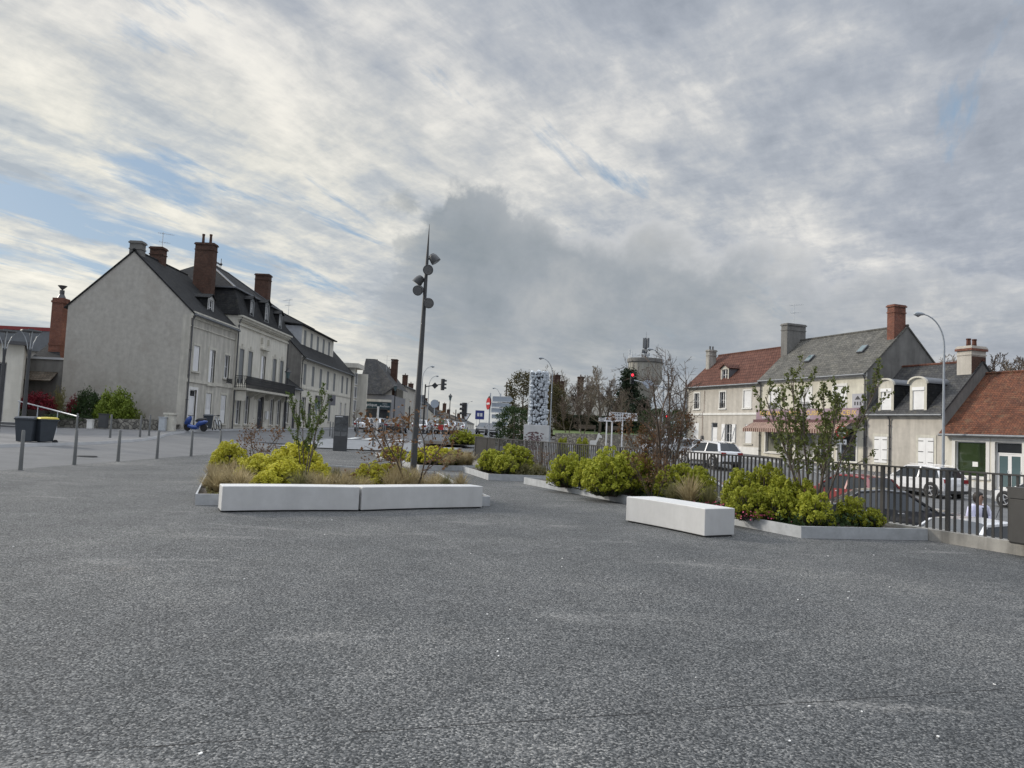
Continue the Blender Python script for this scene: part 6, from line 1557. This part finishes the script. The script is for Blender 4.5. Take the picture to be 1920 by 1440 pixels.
def euphorbia(seed, Rr, H, n, hm, tall=1.0):
    g = np.random.default_rng(seed); r = thing('euphorbia', '', 'shrub')
    fl, lf = MB(), MB(); P = []
    tries = 0
    lob = [(g.uniform(-.35,.35)*Rr, g.uniform(-.35,.35)*Rr, g.uniform(.75,1.0)) for _ in range(5)]
    while len(P) < n and tries < n*40:
        tries += 1
        cx0_, cy0_, k = lob[g.integers(5)]; d = g.normal(size=3); d[2] = abs(d[2])*1.05 - .22; d /= np.linalg.norm(d)
        rad = g.uniform(.8,1.12)
        p = np.array([cx0_ + d[0]*Rr*.68*rad, cy0_ + d[1]*Rr*.68*rad, H*(.3 + .68*max(d[2],-.25)*k*rad)])
        if all((p-q).dot(p-q) > .0142 for q in P): P.append(p)
    for p in P:
        s = g.uniform(.066,.09); m = 60; d = g.normal(size=(m,3)); d[:,2] *= 1.1; d /= np.linalg.norm(d,axis=1,keepdims=True)
        d[:,2] = np.where(d[:,2] < -.55, -d[:,2], d[:,2])
        c = p + d*np.array([s,s,s*1.35*tall]); fl.leaves(c, g.uniform(.02,.034,m), d + g.normal(size=(m,3))*.35, .8)
        base = np.array([p[0]*.35, p[1]*.35, 0.0]); m = 18; t = g.uniform(.1,.62,m)[:,None]; ax = p - np.array([0,0,s]); q = ax*(1-t) + base*t
        dd = g.normal(size=(m,3)); dd[:,2] = dd[:,2]*.3 - .2; dd /= np.linalg.norm(dd,axis=1,keepdims=True)
        lf.leaves(q + dd*.035, g.uniform(.03,.05,m), g.normal(size=(m,3)), .25)
        lf.mi = 1; lf.tube([base, (base+ax)/2 + np.array([p[0]*.1,p[1]*.1,0]), ax], .009, 4, False); lf.mi = 0
    fl.build('flower_heads', LM[hm], r); lf.build('foliage', [LM['euph_leaf'], M['twig']], r)
    return Kind(r)
EU = {'y1': euphorbia(1,.72,.85,150,'lime'), 'y2': euphorbia(2,.6,.8,110,'lime'), 'y3': euphorbia(3,.4,.55,48,'lime'),
      'g1': euphorbia(4,.75,1.0,180,'lime_green_shaded'), 'g2': euphorbia(5,.62,.98,130,'lime_green_shaded'), 'g3': euphorbia(6,.42,.72,55,'lime_green_shaded'), 'g4': euphorbia(7,.55,1.05,95,'lime_green_shaded',1.25)}
eH = {'y1':.9,'y2':.85,'y3':.58,'g1':1.07,'g2':1.04,'g3':.76,'g4':1.13}; eR = {'y1':.74,'y2':.62,'y3':.42,'g1':.77,'g2':.64,'g3':.44,'g4':.57}
EUP = [ # px, depth, top row, half width px, kind, label
 (432,20,827,36,'y2','euphorbia alone at the left back corner of the long bed'),
 (505,16.6,846,60,'y1','large yellow euphorbia left of the young green tree, behind the bench'),
 (548,19.6,826,50,'y2','euphorbia close behind the trunk of the young green tree'),
 (495,14.9,886,28,'y3','low yellow euphorbia right behind the left bench end'),
 (534,15.6,868,42,'y3','low spreading yellow euphorbia in front of the young tree foot'),
 (600,18,868,24,'y3','small euphorbia just right of the young green tree'),
 (607,15.6,886,15,'y3','tiny pair of yellow euphorbia heads behind the joint of the benches'),
 (712,16.8,864,54,'y1','rounded yellow euphorbia left of the mast foot'),
 (738,31,836,26,'y2','euphorbia left of the mast in the bed behind'),
 (812,29.2,834,40,'y1','euphorbia right of the mast in the bed behind'),
 (846,30,840,28,'y2','euphorbia at the right end of the bed behind the mast'),
 (780,29.5,842,26,'y3','low euphorbia close to the mast in the bed behind'),
 (868,49,806,26,'g1','dense euphorbia in the farthest bed, left of two'),
 (892,49.5,812,18,'g2','euphorbia in the farthest bed, right of two'),
 (918,25.8,838,30,'g2','left euphorbia of the small bed against the railing'),
 (965,26.2,828,32,'g2','right euphorbia of the small bed against the railing'),
 (942,25.0,852,26,'g3','low front euphorbia of the small bed against the railing'),
 (1062,20.6,850,40,'g1','first euphorbia from the far end of the longest bed'),
 (1108,19.8,858,30,'g3','second euphorbia from the far end of the longest bed'),
 (1150,18.4,842,62,'g1','biggest euphorbia of the longest bed, left of the rust-leaved tree'),
 (1196,18.8,850,34,'g4','euphorbia just left of the rust-leaved tree stems'),
 (1128,18.2,878,30,'g3','low front euphorbia under the biggest one of the longest bed'),
 (1265,17.8,862,38,'g2','euphorbia right of the rust-leaved tree'),
 (1305,17.4,868,34,'g2','euphorbia by the railing above the single feather grass tuft'),
 (1395,15.2,872,38,'g2','tall euphorbia behind the square bench end'),
 (1432,15.0,866,36,'g4','upright euphorbia left of the hawthorn stems'),
 (1405,14.2,908,46,'g1','broad front euphorbia beside the square bench end'),
 (1466,13.9,912,34,'g3','front euphorbia under the hawthorn, left of its stems'),
 (1500,14.3,896,34,'g3','euphorbia around the hawthorn stems'),
 (1520,13.5,922,34,'g3','front euphorbia under the hawthorn, right of its stems'),
 (1462,14.6,884,34,'g2','euphorbia behind the hawthorn stems at the railing'),
 (1598,14.0,930,32,'g4','upright euphorbia at the sharp right corner of the longest bed'),
 (1636,13.8,952,24,'g3','last low euphorbia at the right end of the longest bed'),
 (1090,45,806+14,14,'g3','low euphorbia beyond the railing near the monument, right of two'),
 (1052,46,820,12,'g3','low euphorbia beyond the railing near the monument, left of two')]
for i, (px, Y, pt, hw, k, l) in enumerate(EUP):
    x = XY(px, Y); b = h(x, Y) + .13; s = hw/FPX*Y/eR[k]; sz = (ZA(pt, x, Y) - b)/eH[k]
    EU[k].at((x, Y, b), i*1.37, l, 'lime green euphorbias in the beds', (s, s, sz))
# feather grass
def tuft(seed, m, n=250, L=.62, w=.009, lean=.9):
    g = np.random.default_rng(seed); mb = MB(); V, Fc = [], []
    for i in range(n):
        a = g.uniform(0, 6.283); t = g.uniform(.05, lean)**1.1; l = L*g.uniform(.6, 1.08); r0 = g.uniform(0,.07); ca, sa = math.cos(a), math.sin(a)
        pts = []
        for j in range(4):
            u = j/3; d = l*u; out = r0 + d*t*(.35+.75*u); up = d*math.sqrt(max(.05, 1-(t*(.3+.55*u))**2)) - .16*t*u*u*l
            pts.append((ca*out, sa*out, up))
        px_, py2 = -sa*w, ca*w; o = len(V)
        for j, p in enumerate(pts):
            k = (1, .9, .7, .15)[j]; V += [(p[0]-px_*k, p[1]-py2*k, p[2]), (p[0]+px_*k, p[1]+py2*k, p[2])]
        for j in range(3): Fc.append([o+2*j, o+2*j+1, o+2*j+3, o+2*j+2])
    mb.add(V, Fc); return mb.build('feather_grass', m)
class KindM:
    def __init__(s, o): s.o, s.used = o, False
    def at(s, loc, rz, label, cat, group, sca):
        o = s.o if not s.used else s.o.copy()
        if s.used: COL.objects.link(o)
        s.used = True; o.location = loc; o.rotation_euler = (0,0,rz); o.scale = sca; return tag(o, label, cat, group)
TU = [KindM(tuft(21, LM['straw'])), KindM(tuft(22, LM['straw'], 220, .55, .007, 1.0)), KindM(tuft(23, LM['straw_green'], 260, .6, .008, .8))]
gr = []
for px, Y, pt in ((398,14.8,874),(418,15.8,876),(446,14.6,872),(464,15.3,884),(412,17.5,864),(395,18.5,872),(434,17,868),(385,15.6,892),(408,14.6,884),(430,14.7,880),(455,16,878)): gr.append((px,Y,pt,'pale feather grass tuft in the left corner of the long bed', random.choice((0,1,1,2))))
for px, Y, pt in ((560,15.0,886),(578,15.2,888),(598,14.9,892),(622,15.3,890),(640,15.1,894),(662,15.4,892),(682,15.6,890),(585,16.4,882),(650,16.6,886),(628,17.6,880),(742,16.2,872),(760,16.0,882),(735,15.6,888),(790,16.4,890),(808,16.6,888),(835,16.8,894),(862,16.9,892),(820,17.8,884),(775,17.6,880)): gr.append((px,Y,pt,'pale feather grass tuft in the strip right behind the joined benches', random.choice((0,1,0,1,2))))
for px, Y, pt in ((845,28.6,846),(862,29,848),(880,29.4,850),(872,30.5,846),(836,28.2,852)): gr.append((px,Y,pt,'pale feather grass tuft at the right end of the bed behind the mast', random.choice((0,1))))
for px, Y, pt in ((958,24.9,868),(985,25.2,872),(1005,25.4,872),(1020,25.6,878)): gr.append((px,Y,pt,'feather grass tuft at the front of the small bed against the railing', 2))
gr.append((1292,16.2,898,'single large feather grass tuft behind the single white bench', 0)); gr.append((1260,16.6,908,'greenish grass tuft left of the large tuft behind the single bench', 2)); gr.append((1330,16.0,915,'greenish grass tuft between railing and large tuft', 2))
for i, (px, Y, pt, l, k) in enumerate(gr):
    x = XY(px, Y); b = .13; s = (ZA(pt - 4, x, Y) - b)/.56
    TU[k].at((x, Y, b), i*2.1, l, 'grass tuft', 'feather grass tufts', (max(s,.55)*1.0, max(s,.55)*1.0, s))
# low ground cover
def cover(name, label, pts, m, n, hh, sz):
    g = np.random.default_rng(len(name)+n); P = np.array(pts); mb = MB(); w = g.dirichlet(np.ones(len(P))*.8, n); c = w @ P
    z = np.array([h(a,b) for a,b in c]) + .15 + g.random(n)**1.5*hh
    mb.leaves(np.column_stack([c, z]), g.uniform(sz*.5, sz, n), None, .5); o = mb.build(name, m); o['kind'] = 'stuff'; return o
cover('ground_cover', '', [(5.0,13.0),(7.1,13.6),(6.0,15.6),(4.4,14.6)], LM['shrub'], 2600, .22, .05)
cover('ground_cover', '', [(-5.5,13.9),(-4.5,14.1),(-6.6,16.4),(-7,17.4)], LM['straw_green'], 900, .05, .04)
cover('ground_cover', '', [(1.2,22.5),(3.2,18),(4.5,15),(5.5,15.6),(3,22.6)], LM['shrub'], 2600, .1, .05)
cover('ground_cover', '', [(.2,24.3),(2,24.8),(.8,28),(-1,27.6)], LM['straw_green'], 1500, .2, .05)
fl = MB(); g = np.random.default_rng(77); c = np.column_stack([g.normal(4.35,.28,60), g.normal(15.3,.25,60), g.uniform(.22,.34,60)]); fl.leaves(c, .022, None, .9); c = np.column_stack([g.normal(4.55,.25,50), g.normal(13.75,.2,50), g.uniform(.22,.36,50)]); fl.leaves(c, .02, None, .9); o = fl.build('pink_flowers', mat('pink petals', (.5,.08,.16), .7, .3, 9, 0)); o['kind'] = 'stuff'

# trees
RMIN = [.004]
def grow(tr, tw, tips, g, p, d, l, r, lev, maxlev, wob, nch, spread, up, ratio, n0=6):
    seg = 4 if lev < 2 else 3; pts, rad = [p], [r]; q, dd = p.copy(), d.copy()
    for i in range(seg):
        dd = (dd + Vector(g.normal(size=3))*wob + Vector((0,0,up))).normalized(); q = q + dd*(l/seg); pts.append(q.copy()); rad.append(r*(1-.55*(i+1)/seg))
    (tr if lev == 0 else tw).tube(pts, rad, max(3, n0-lev), False)
    if lev >= maxlev:
        tips += [(pts[k], dd) for k in range(1, seg+1)]; return
    if lev == maxlev-1: tips += [(pts[k], dd) for k in (2, seg)]
    n = nch[min(lev, len(nch)-1)]
    for i in range(n):
        t = (.3 if lev == 0 else .15) + (.7 if lev == 0 else .83)*(i+g.random()*.7)/n; f = t*seg; k = min(int(f), seg-1); b = pts[k].lerp(pts[k+1], f-k)
        ax = (pts[k+1]-pts[k]).normalized(); u = ax.cross(Vector(g.normal(size=3))).normalized(); a = R(g.uniform(*spread))
        nd = (ax*math.cos(a) + u*math.sin(a)).normalized()
        grow(tr, tw, tips, g, b, nd, l*ratio*(1.1-.45*t)*g.uniform(.75,1.2), max(r*.5*(1-.4*t), RMIN[0]), lev+1, maxlev, wob, nch, spread, up, ratio, n0)
def tree(name, seed, H, stems=1, maxlev=3, nch=(9,7,5), spread=(28,60), up=.06, ratio=.5, wob=.12, r0=.09, leaf=None, nleaf=5, ls=.04, lsp=.08, bark='bark', twig='twig', stem_lean=.0, tall=.75, asp=.6):
    g = np.random.default_rng(seed); r = thing(name, '', 'tree'); tr, tw, tips = MB(), MB(), []
    for s in range(stems):
        a = 6.283*s/stems + g.uniform(0,1); ln = stem_lean*g.uniform(.4,1.1) if stems > 1 else .0
        d = Vector((math.cos(a)*ln, math.sin(a)*ln, 1)).normalized()
        grow(tr, tw, tips, g, Vector((math.cos(a)*.06*(stems>1), math.sin(a)*.06*(stems>1), 0)), d, H*tall*g.uniform(.8,1.05), r0, 0, maxlev, wob, nch, spread, up, ratio)
    tr.build('trunk', M[bark], r, smooth=60)
    if leaf:
        P = np.array([tuple(t[0]) for t in tips]); P = np.repeat(P, nleaf, 0) + g.normal(size=(len(P)*nleaf,3))*lsp
        tw.mi = 1; tw.leaves(P, g.uniform(ls*.5, ls, len(P)), g.normal(size=(len(P),3)), asp)
    tw.build('crown', [M[twig]] + ([LM[leaf]] if leaf else []), r)
    return Kind(r)
def plant(k, px, Y, pt, Hn, label, group=None, rz=0, dz=.12, wx=1.0):
    x = XY(px, Y); b = h(x, Y) + dz; s = (ZA(pt, x, Y) - b)/Hn; return k.at((x, Y, b), rz, label, group, (s*wx, s*wx, s))
def height(k):
    return max(v.co.z for c in k.root.children for v in c.data.vertices)
T = tree('young_tree', 41, 3.0, 5, 2, (7,3), (20,44), .12, .3, .07, .016, 'haw', 6, .036, .022, stem_lean=.3, tall=.82); plant(T, 570, 17.6, 716, height(T), 'young green multi-stemmed tree in the long bed behind the left bench', None, .4)
T = tree('young_tree', 47, 3.0, 8, 2, (10,3), (16,42), .1, .28, .08, .016, 'haw_dark', 5, .036, .022, stem_lean=.45, tall=.82); plant(T, 1522, 14.4, 664, height(T), 'young dark-leaved hawthorn standing before the restaurant', None, 1.9)
T = tree('young_tree', 44, 3.0, 4, 3, (9,7,4), (25,62), .03, .42, .12, .022, None, 0, bark='twig', twig='twig', stem_lean=.16, tall=.8); plant(T, 1240, 18.2, 640, height(T), 'bare dark twiggy young tree in the longest bed', None, .8)
T = tree('young_tree', 45, 2.2, 5, 3, (6,4,3), (28,65), .03, .42, .13, .015, 'rust', 2, .034, .035, bark='twig', twig='twig', stem_lean=.45, tall=.7); plant(T, 1212, 18.9, 762, height(T), 'rust-leaved young tree among the euphorbias of the longest bed', None, .1, .12, .78)
T = tree('bare_shrub', 46, 1.4, 5, 2, (5,3), (25,70), .02, .45, .16, .01, 'rust', 2, .03, .05, bark='twig', twig='twig', stem_lean=.8, tall=.75)
plant(T, 770, 16.4, 752, height(T), 'twiggy reddish shrub tangled in front of the mast foot', 'reddish twiggy shrubs', .3, wx=1.15); plant(T, 474, 21.5, 784, height(T), 'reddish dry shrub behind the left euphorbias', 'reddish twiggy shrubs', 2.3); plant(T, 735, 33, 806, height(T), 'reddish twiggy shrub in the bed behind the mast', 'reddish twiggy shrubs', 4.0); plant(T, 1010, 26.4, 838, height(T), 'reddish twiggy shrub against the railing, right of the small bed', 'reddish twiggy shrubs', 1.0); plant(T, 1225, 17.6, 840, height(T), 'low reddish twiggy shrub at the foot of the rust-leaved tree', 'reddish twiggy shrubs', 5)
# bare trees behind
RMIN[0] = .02
B = [tree('bare_tree', 51, 8, 1, 4, (8,6,5,4), (25,58), .07, .52, .09, .16, None, 0, tall=.8, twig='twig_pale', bark='bark'), tree('bare_tree', 52, 8, 1, 4, (9,6,4,4), (30,65), .05, .5, .1, .13, None, 0, tall=.8, twig='twig_pale'), tree('bare_tree', 53, 7, 2, 4, (7,6,4,4), (22,52), .08, .5, .09, .12, None, 0, tall=.8, stem_lean=.3)]
hB = [height(b) for b in B]
for px, Y, pt, k, l, wx in ((1122,84,684,0,'large bare tree left of the dark conifer',1), (1148,92,698,1,'bare tree touching the dark conifer on its left',.9), (1030,96,682,1,'bare tree rising behind the rock-filled monument',1), (1064,80,744,2,'low bare tree on the lawn before the gabled house, left of two',.85), (1090,78,752,2,'low bare tree on the lawn before the gabled house, right of two',.8), (1278,82,722,0,'bare tree touching the corner of the brown-tiled house',.8), (1160,82,728,0,'slim bare tree in front of the dark conifer',.7), (1078,92,704,2,'spreading bare tree behind the two low lawn trees',1.2), (1100,97,700,0,'bare tree behind the gable of the pale grey house',1.1), (1138,86,712,2,'bare tree between the large bare tree and the conifer',1.1), (1052,104,694,1,'bare tree behind the old brown-roofed house',1.1)):
    plant(B[k], px, Y, pt, hB[k], l, 'bare trees across the square', px*.1, 0, wx)
for i, (px, Y, pt) in enumerate(((1790,120,664),(1826,130,668),(1880,118,662),(1905,125,668),(1935,116,660),(1860,135,666))):
    plant(B[i%3], px, Y, pt, hB[i%3], 'bare tree far behind the low orange-roofed shop', 'bare trees behind the shop roofs', i*1.3, 0, 1.2)
x, Y = XY(664, 90), 90; plant(B[1], 667, 72, 762, hB[1], 'small bare street tree before the glazed stair tower', None, 1, 0, .8)
# evergreens
def evergreen(name, seed, H, W, n, m, ls, cone=True, dense=1.0):
    g = np.random.default_rng(seed); r = thing(name, '', 'tree'); t = MB(); t.tube([(0,0,0),(0,0,H*.5),(0,0,H*.96)], [W*.07,W*.045,.02], 7); t.build('trunk', M['bark'], r)
    mb = MB(); C = []
    nb = int(n/40)
    for i in range(nb):
        z = H*(.04+.95*g.random()**.9); rr_ = W*((1-z/H)**1.05 if cone else math.sqrt(max(0, 1-((z/H-.45)/.56)**2)))*g.uniform(.55,1.08); a = g.uniform(0,6.283)
        c = np.array([math.cos(a)*rr_, math.sin(a)*rr_, z]); k = 40; C.append(c + g.normal(size=(k,3))*np.array([W*.13,W*.13,H*.03])*dense)
    C = np.concatenate(C); mb.leaves(C, g.uniform(ls*.5, ls, len(C)), g.normal(size=(len(C),3)) + np.array([0,0,.6]), .45); mb.build('crown', LM[m], r); return Kind(r)
E1 = evergreen('conifer', 61, 9, 3.2, 9000, 'conifer', .22); E2 = evergreen('evergreen_tree', 62, 8, 2.3, 7000, 'brown_green', .17, False); E3 = evergreen('evergreen_tree', 63, 4, 2.0, 5200, 'shrub', .14, False)
plant(E1, 1176, 98, 696, 9, 'dark conifer below the water tower', 'evergreen trees', 0, 0, 1.05)
plant(E1, 1200, 94, 748, 9, 'low dark conifer right of the tall dark conifer', 'evergreen trees', 2, 0, 1.7)
plant(E2, 977, 62, 700, 8, 'tall brown-green evergreen left of the rock-filled monument', 'evergreen trees', 1, 0, .95)
plant(E2, 1030, 88, 720, 8, 'brown evergreen mass behind the right edge of the monument', 'evergreen trees', 3, 0, 1.25)
plant(E3, 962, 50, 764, 4, 'green evergreen shrub left of the monument plinth', 'evergreen trees', 0, 0, .9)
plant(E3, 1225, 78, 768, 4, 'dark green bush between conifer and bare young tree', 'evergreen trees', 4, 0, 1.1)
plant(E3, 1270, 72, 770, 4, 'dark green bush at the left corner of the brown-tiled house', 'evergreen trees', 5, 0, .8)
# hedge
hd = MB(); g = np.random.default_rng(70); xa, xb = XY(1040,92), XY(1215,88)
c = np.column_stack([g.uniform(xa, xb, 9000), g.uniform(88, 91, 9000), np.zeros(9000)]); c[:,2] = [h(a,b)+.6 for a,b in c[:,:2]]; c[:,2] += g.random(9000)*2.3
hd.leaves(c, g.uniform(.1,.24,9000), None, .6); tag(hd.build('hedge', LM['conifer']), 'long dark hedge behind the lawn and bare trees', 'hedge')
# shrubs on the left bed
def bush(name, seed, m, n, W, H, ls): 
    g = np.random.default_rng(seed); mb = MB(); C = []
    for i in range(n//30):
        d = g.normal(size=3); d[2] = abs(d[2]); d /= np.linalg.norm(d); C.append(d*np.array([W,W,H])*g.uniform(.6,.98) + g.normal(size=(30,3))*np.array([W,W,H])*.1)
    C = np.concatenate(C); C[:,2] = np.abs(C[:,2]); mb.leaves(C, g.uniform(ls*.5, ls, len(C)), C*np.array([1,1,1.2]) + g.normal(size=(len(C),3))*.8, .5); return mb.build(name, LM[m])
def put_bush(o, px, Y, p0, p1, hw, label, W, H):
    x = XY(px, Y, 1); z = ZA(p1, x, Y); s = hw/FPX*Y/W; o.location = (x, Y, z); o.scale = (s, s, (ZA(p0, x, Y)-z)/H); tag(o, label, 'shrub', 'shrubs on the raised bed')
put_bush(bush('shrub', 81, 'red_leaf', 3600, 1, 1, .07), 68, 47.6, 734, 768, 34, 'red-leaved shrub behind the funnel lamp', 1, 1)
put_bush(bush('shrub', 82, 'red_leaf', 1500, 1, 1, .09), 136, 48, 742, 775, 12, 'small red-leaved shrub left of the dark green shrub', 1, 1)
put_bush(bush('shrub', 83, 'shrub', 4200, 1, 1, .07), 163, 48.4, 730, 784, 30, 'dark green shrub between red and yellow-green shrubs', 1, 1)
put_bush(bush('shrub', 84, 'pine_yellow', 5200, 1, 1, .08), 216, 48.2, 732, 786, 38, 'round yellow-green shrub before the blank gable', 1, 1)
put_bush(bush('shrub', 85, 'pale_shrub', 1800, 1, 1, .06), 102, 48.2, 722, 782, 20, 'loose yellowish shrub right of the red-leaved shrub', 1, 1)
put_bush(bush('shrub', 86, 'shrub', 2400, 1, 1, .07), 30, 46.8, 756, 786, 20, 'dark low shrub beside the steps', 1, 1)
put_bush(bush('shrub', 87, 'shrub', 2600, 1, 1, .06), 130, 46.6, 776, 787, 56, 'low grey-green edging plant along the top of the rubble wall', 1, 1)
put_bush(bush('shrub', 88, 'haw_dark', 900, 1, 1, .09), 262, 48, 772, 787, 10, 'small dark plant at the right end of the rubble wall', 1, 1)
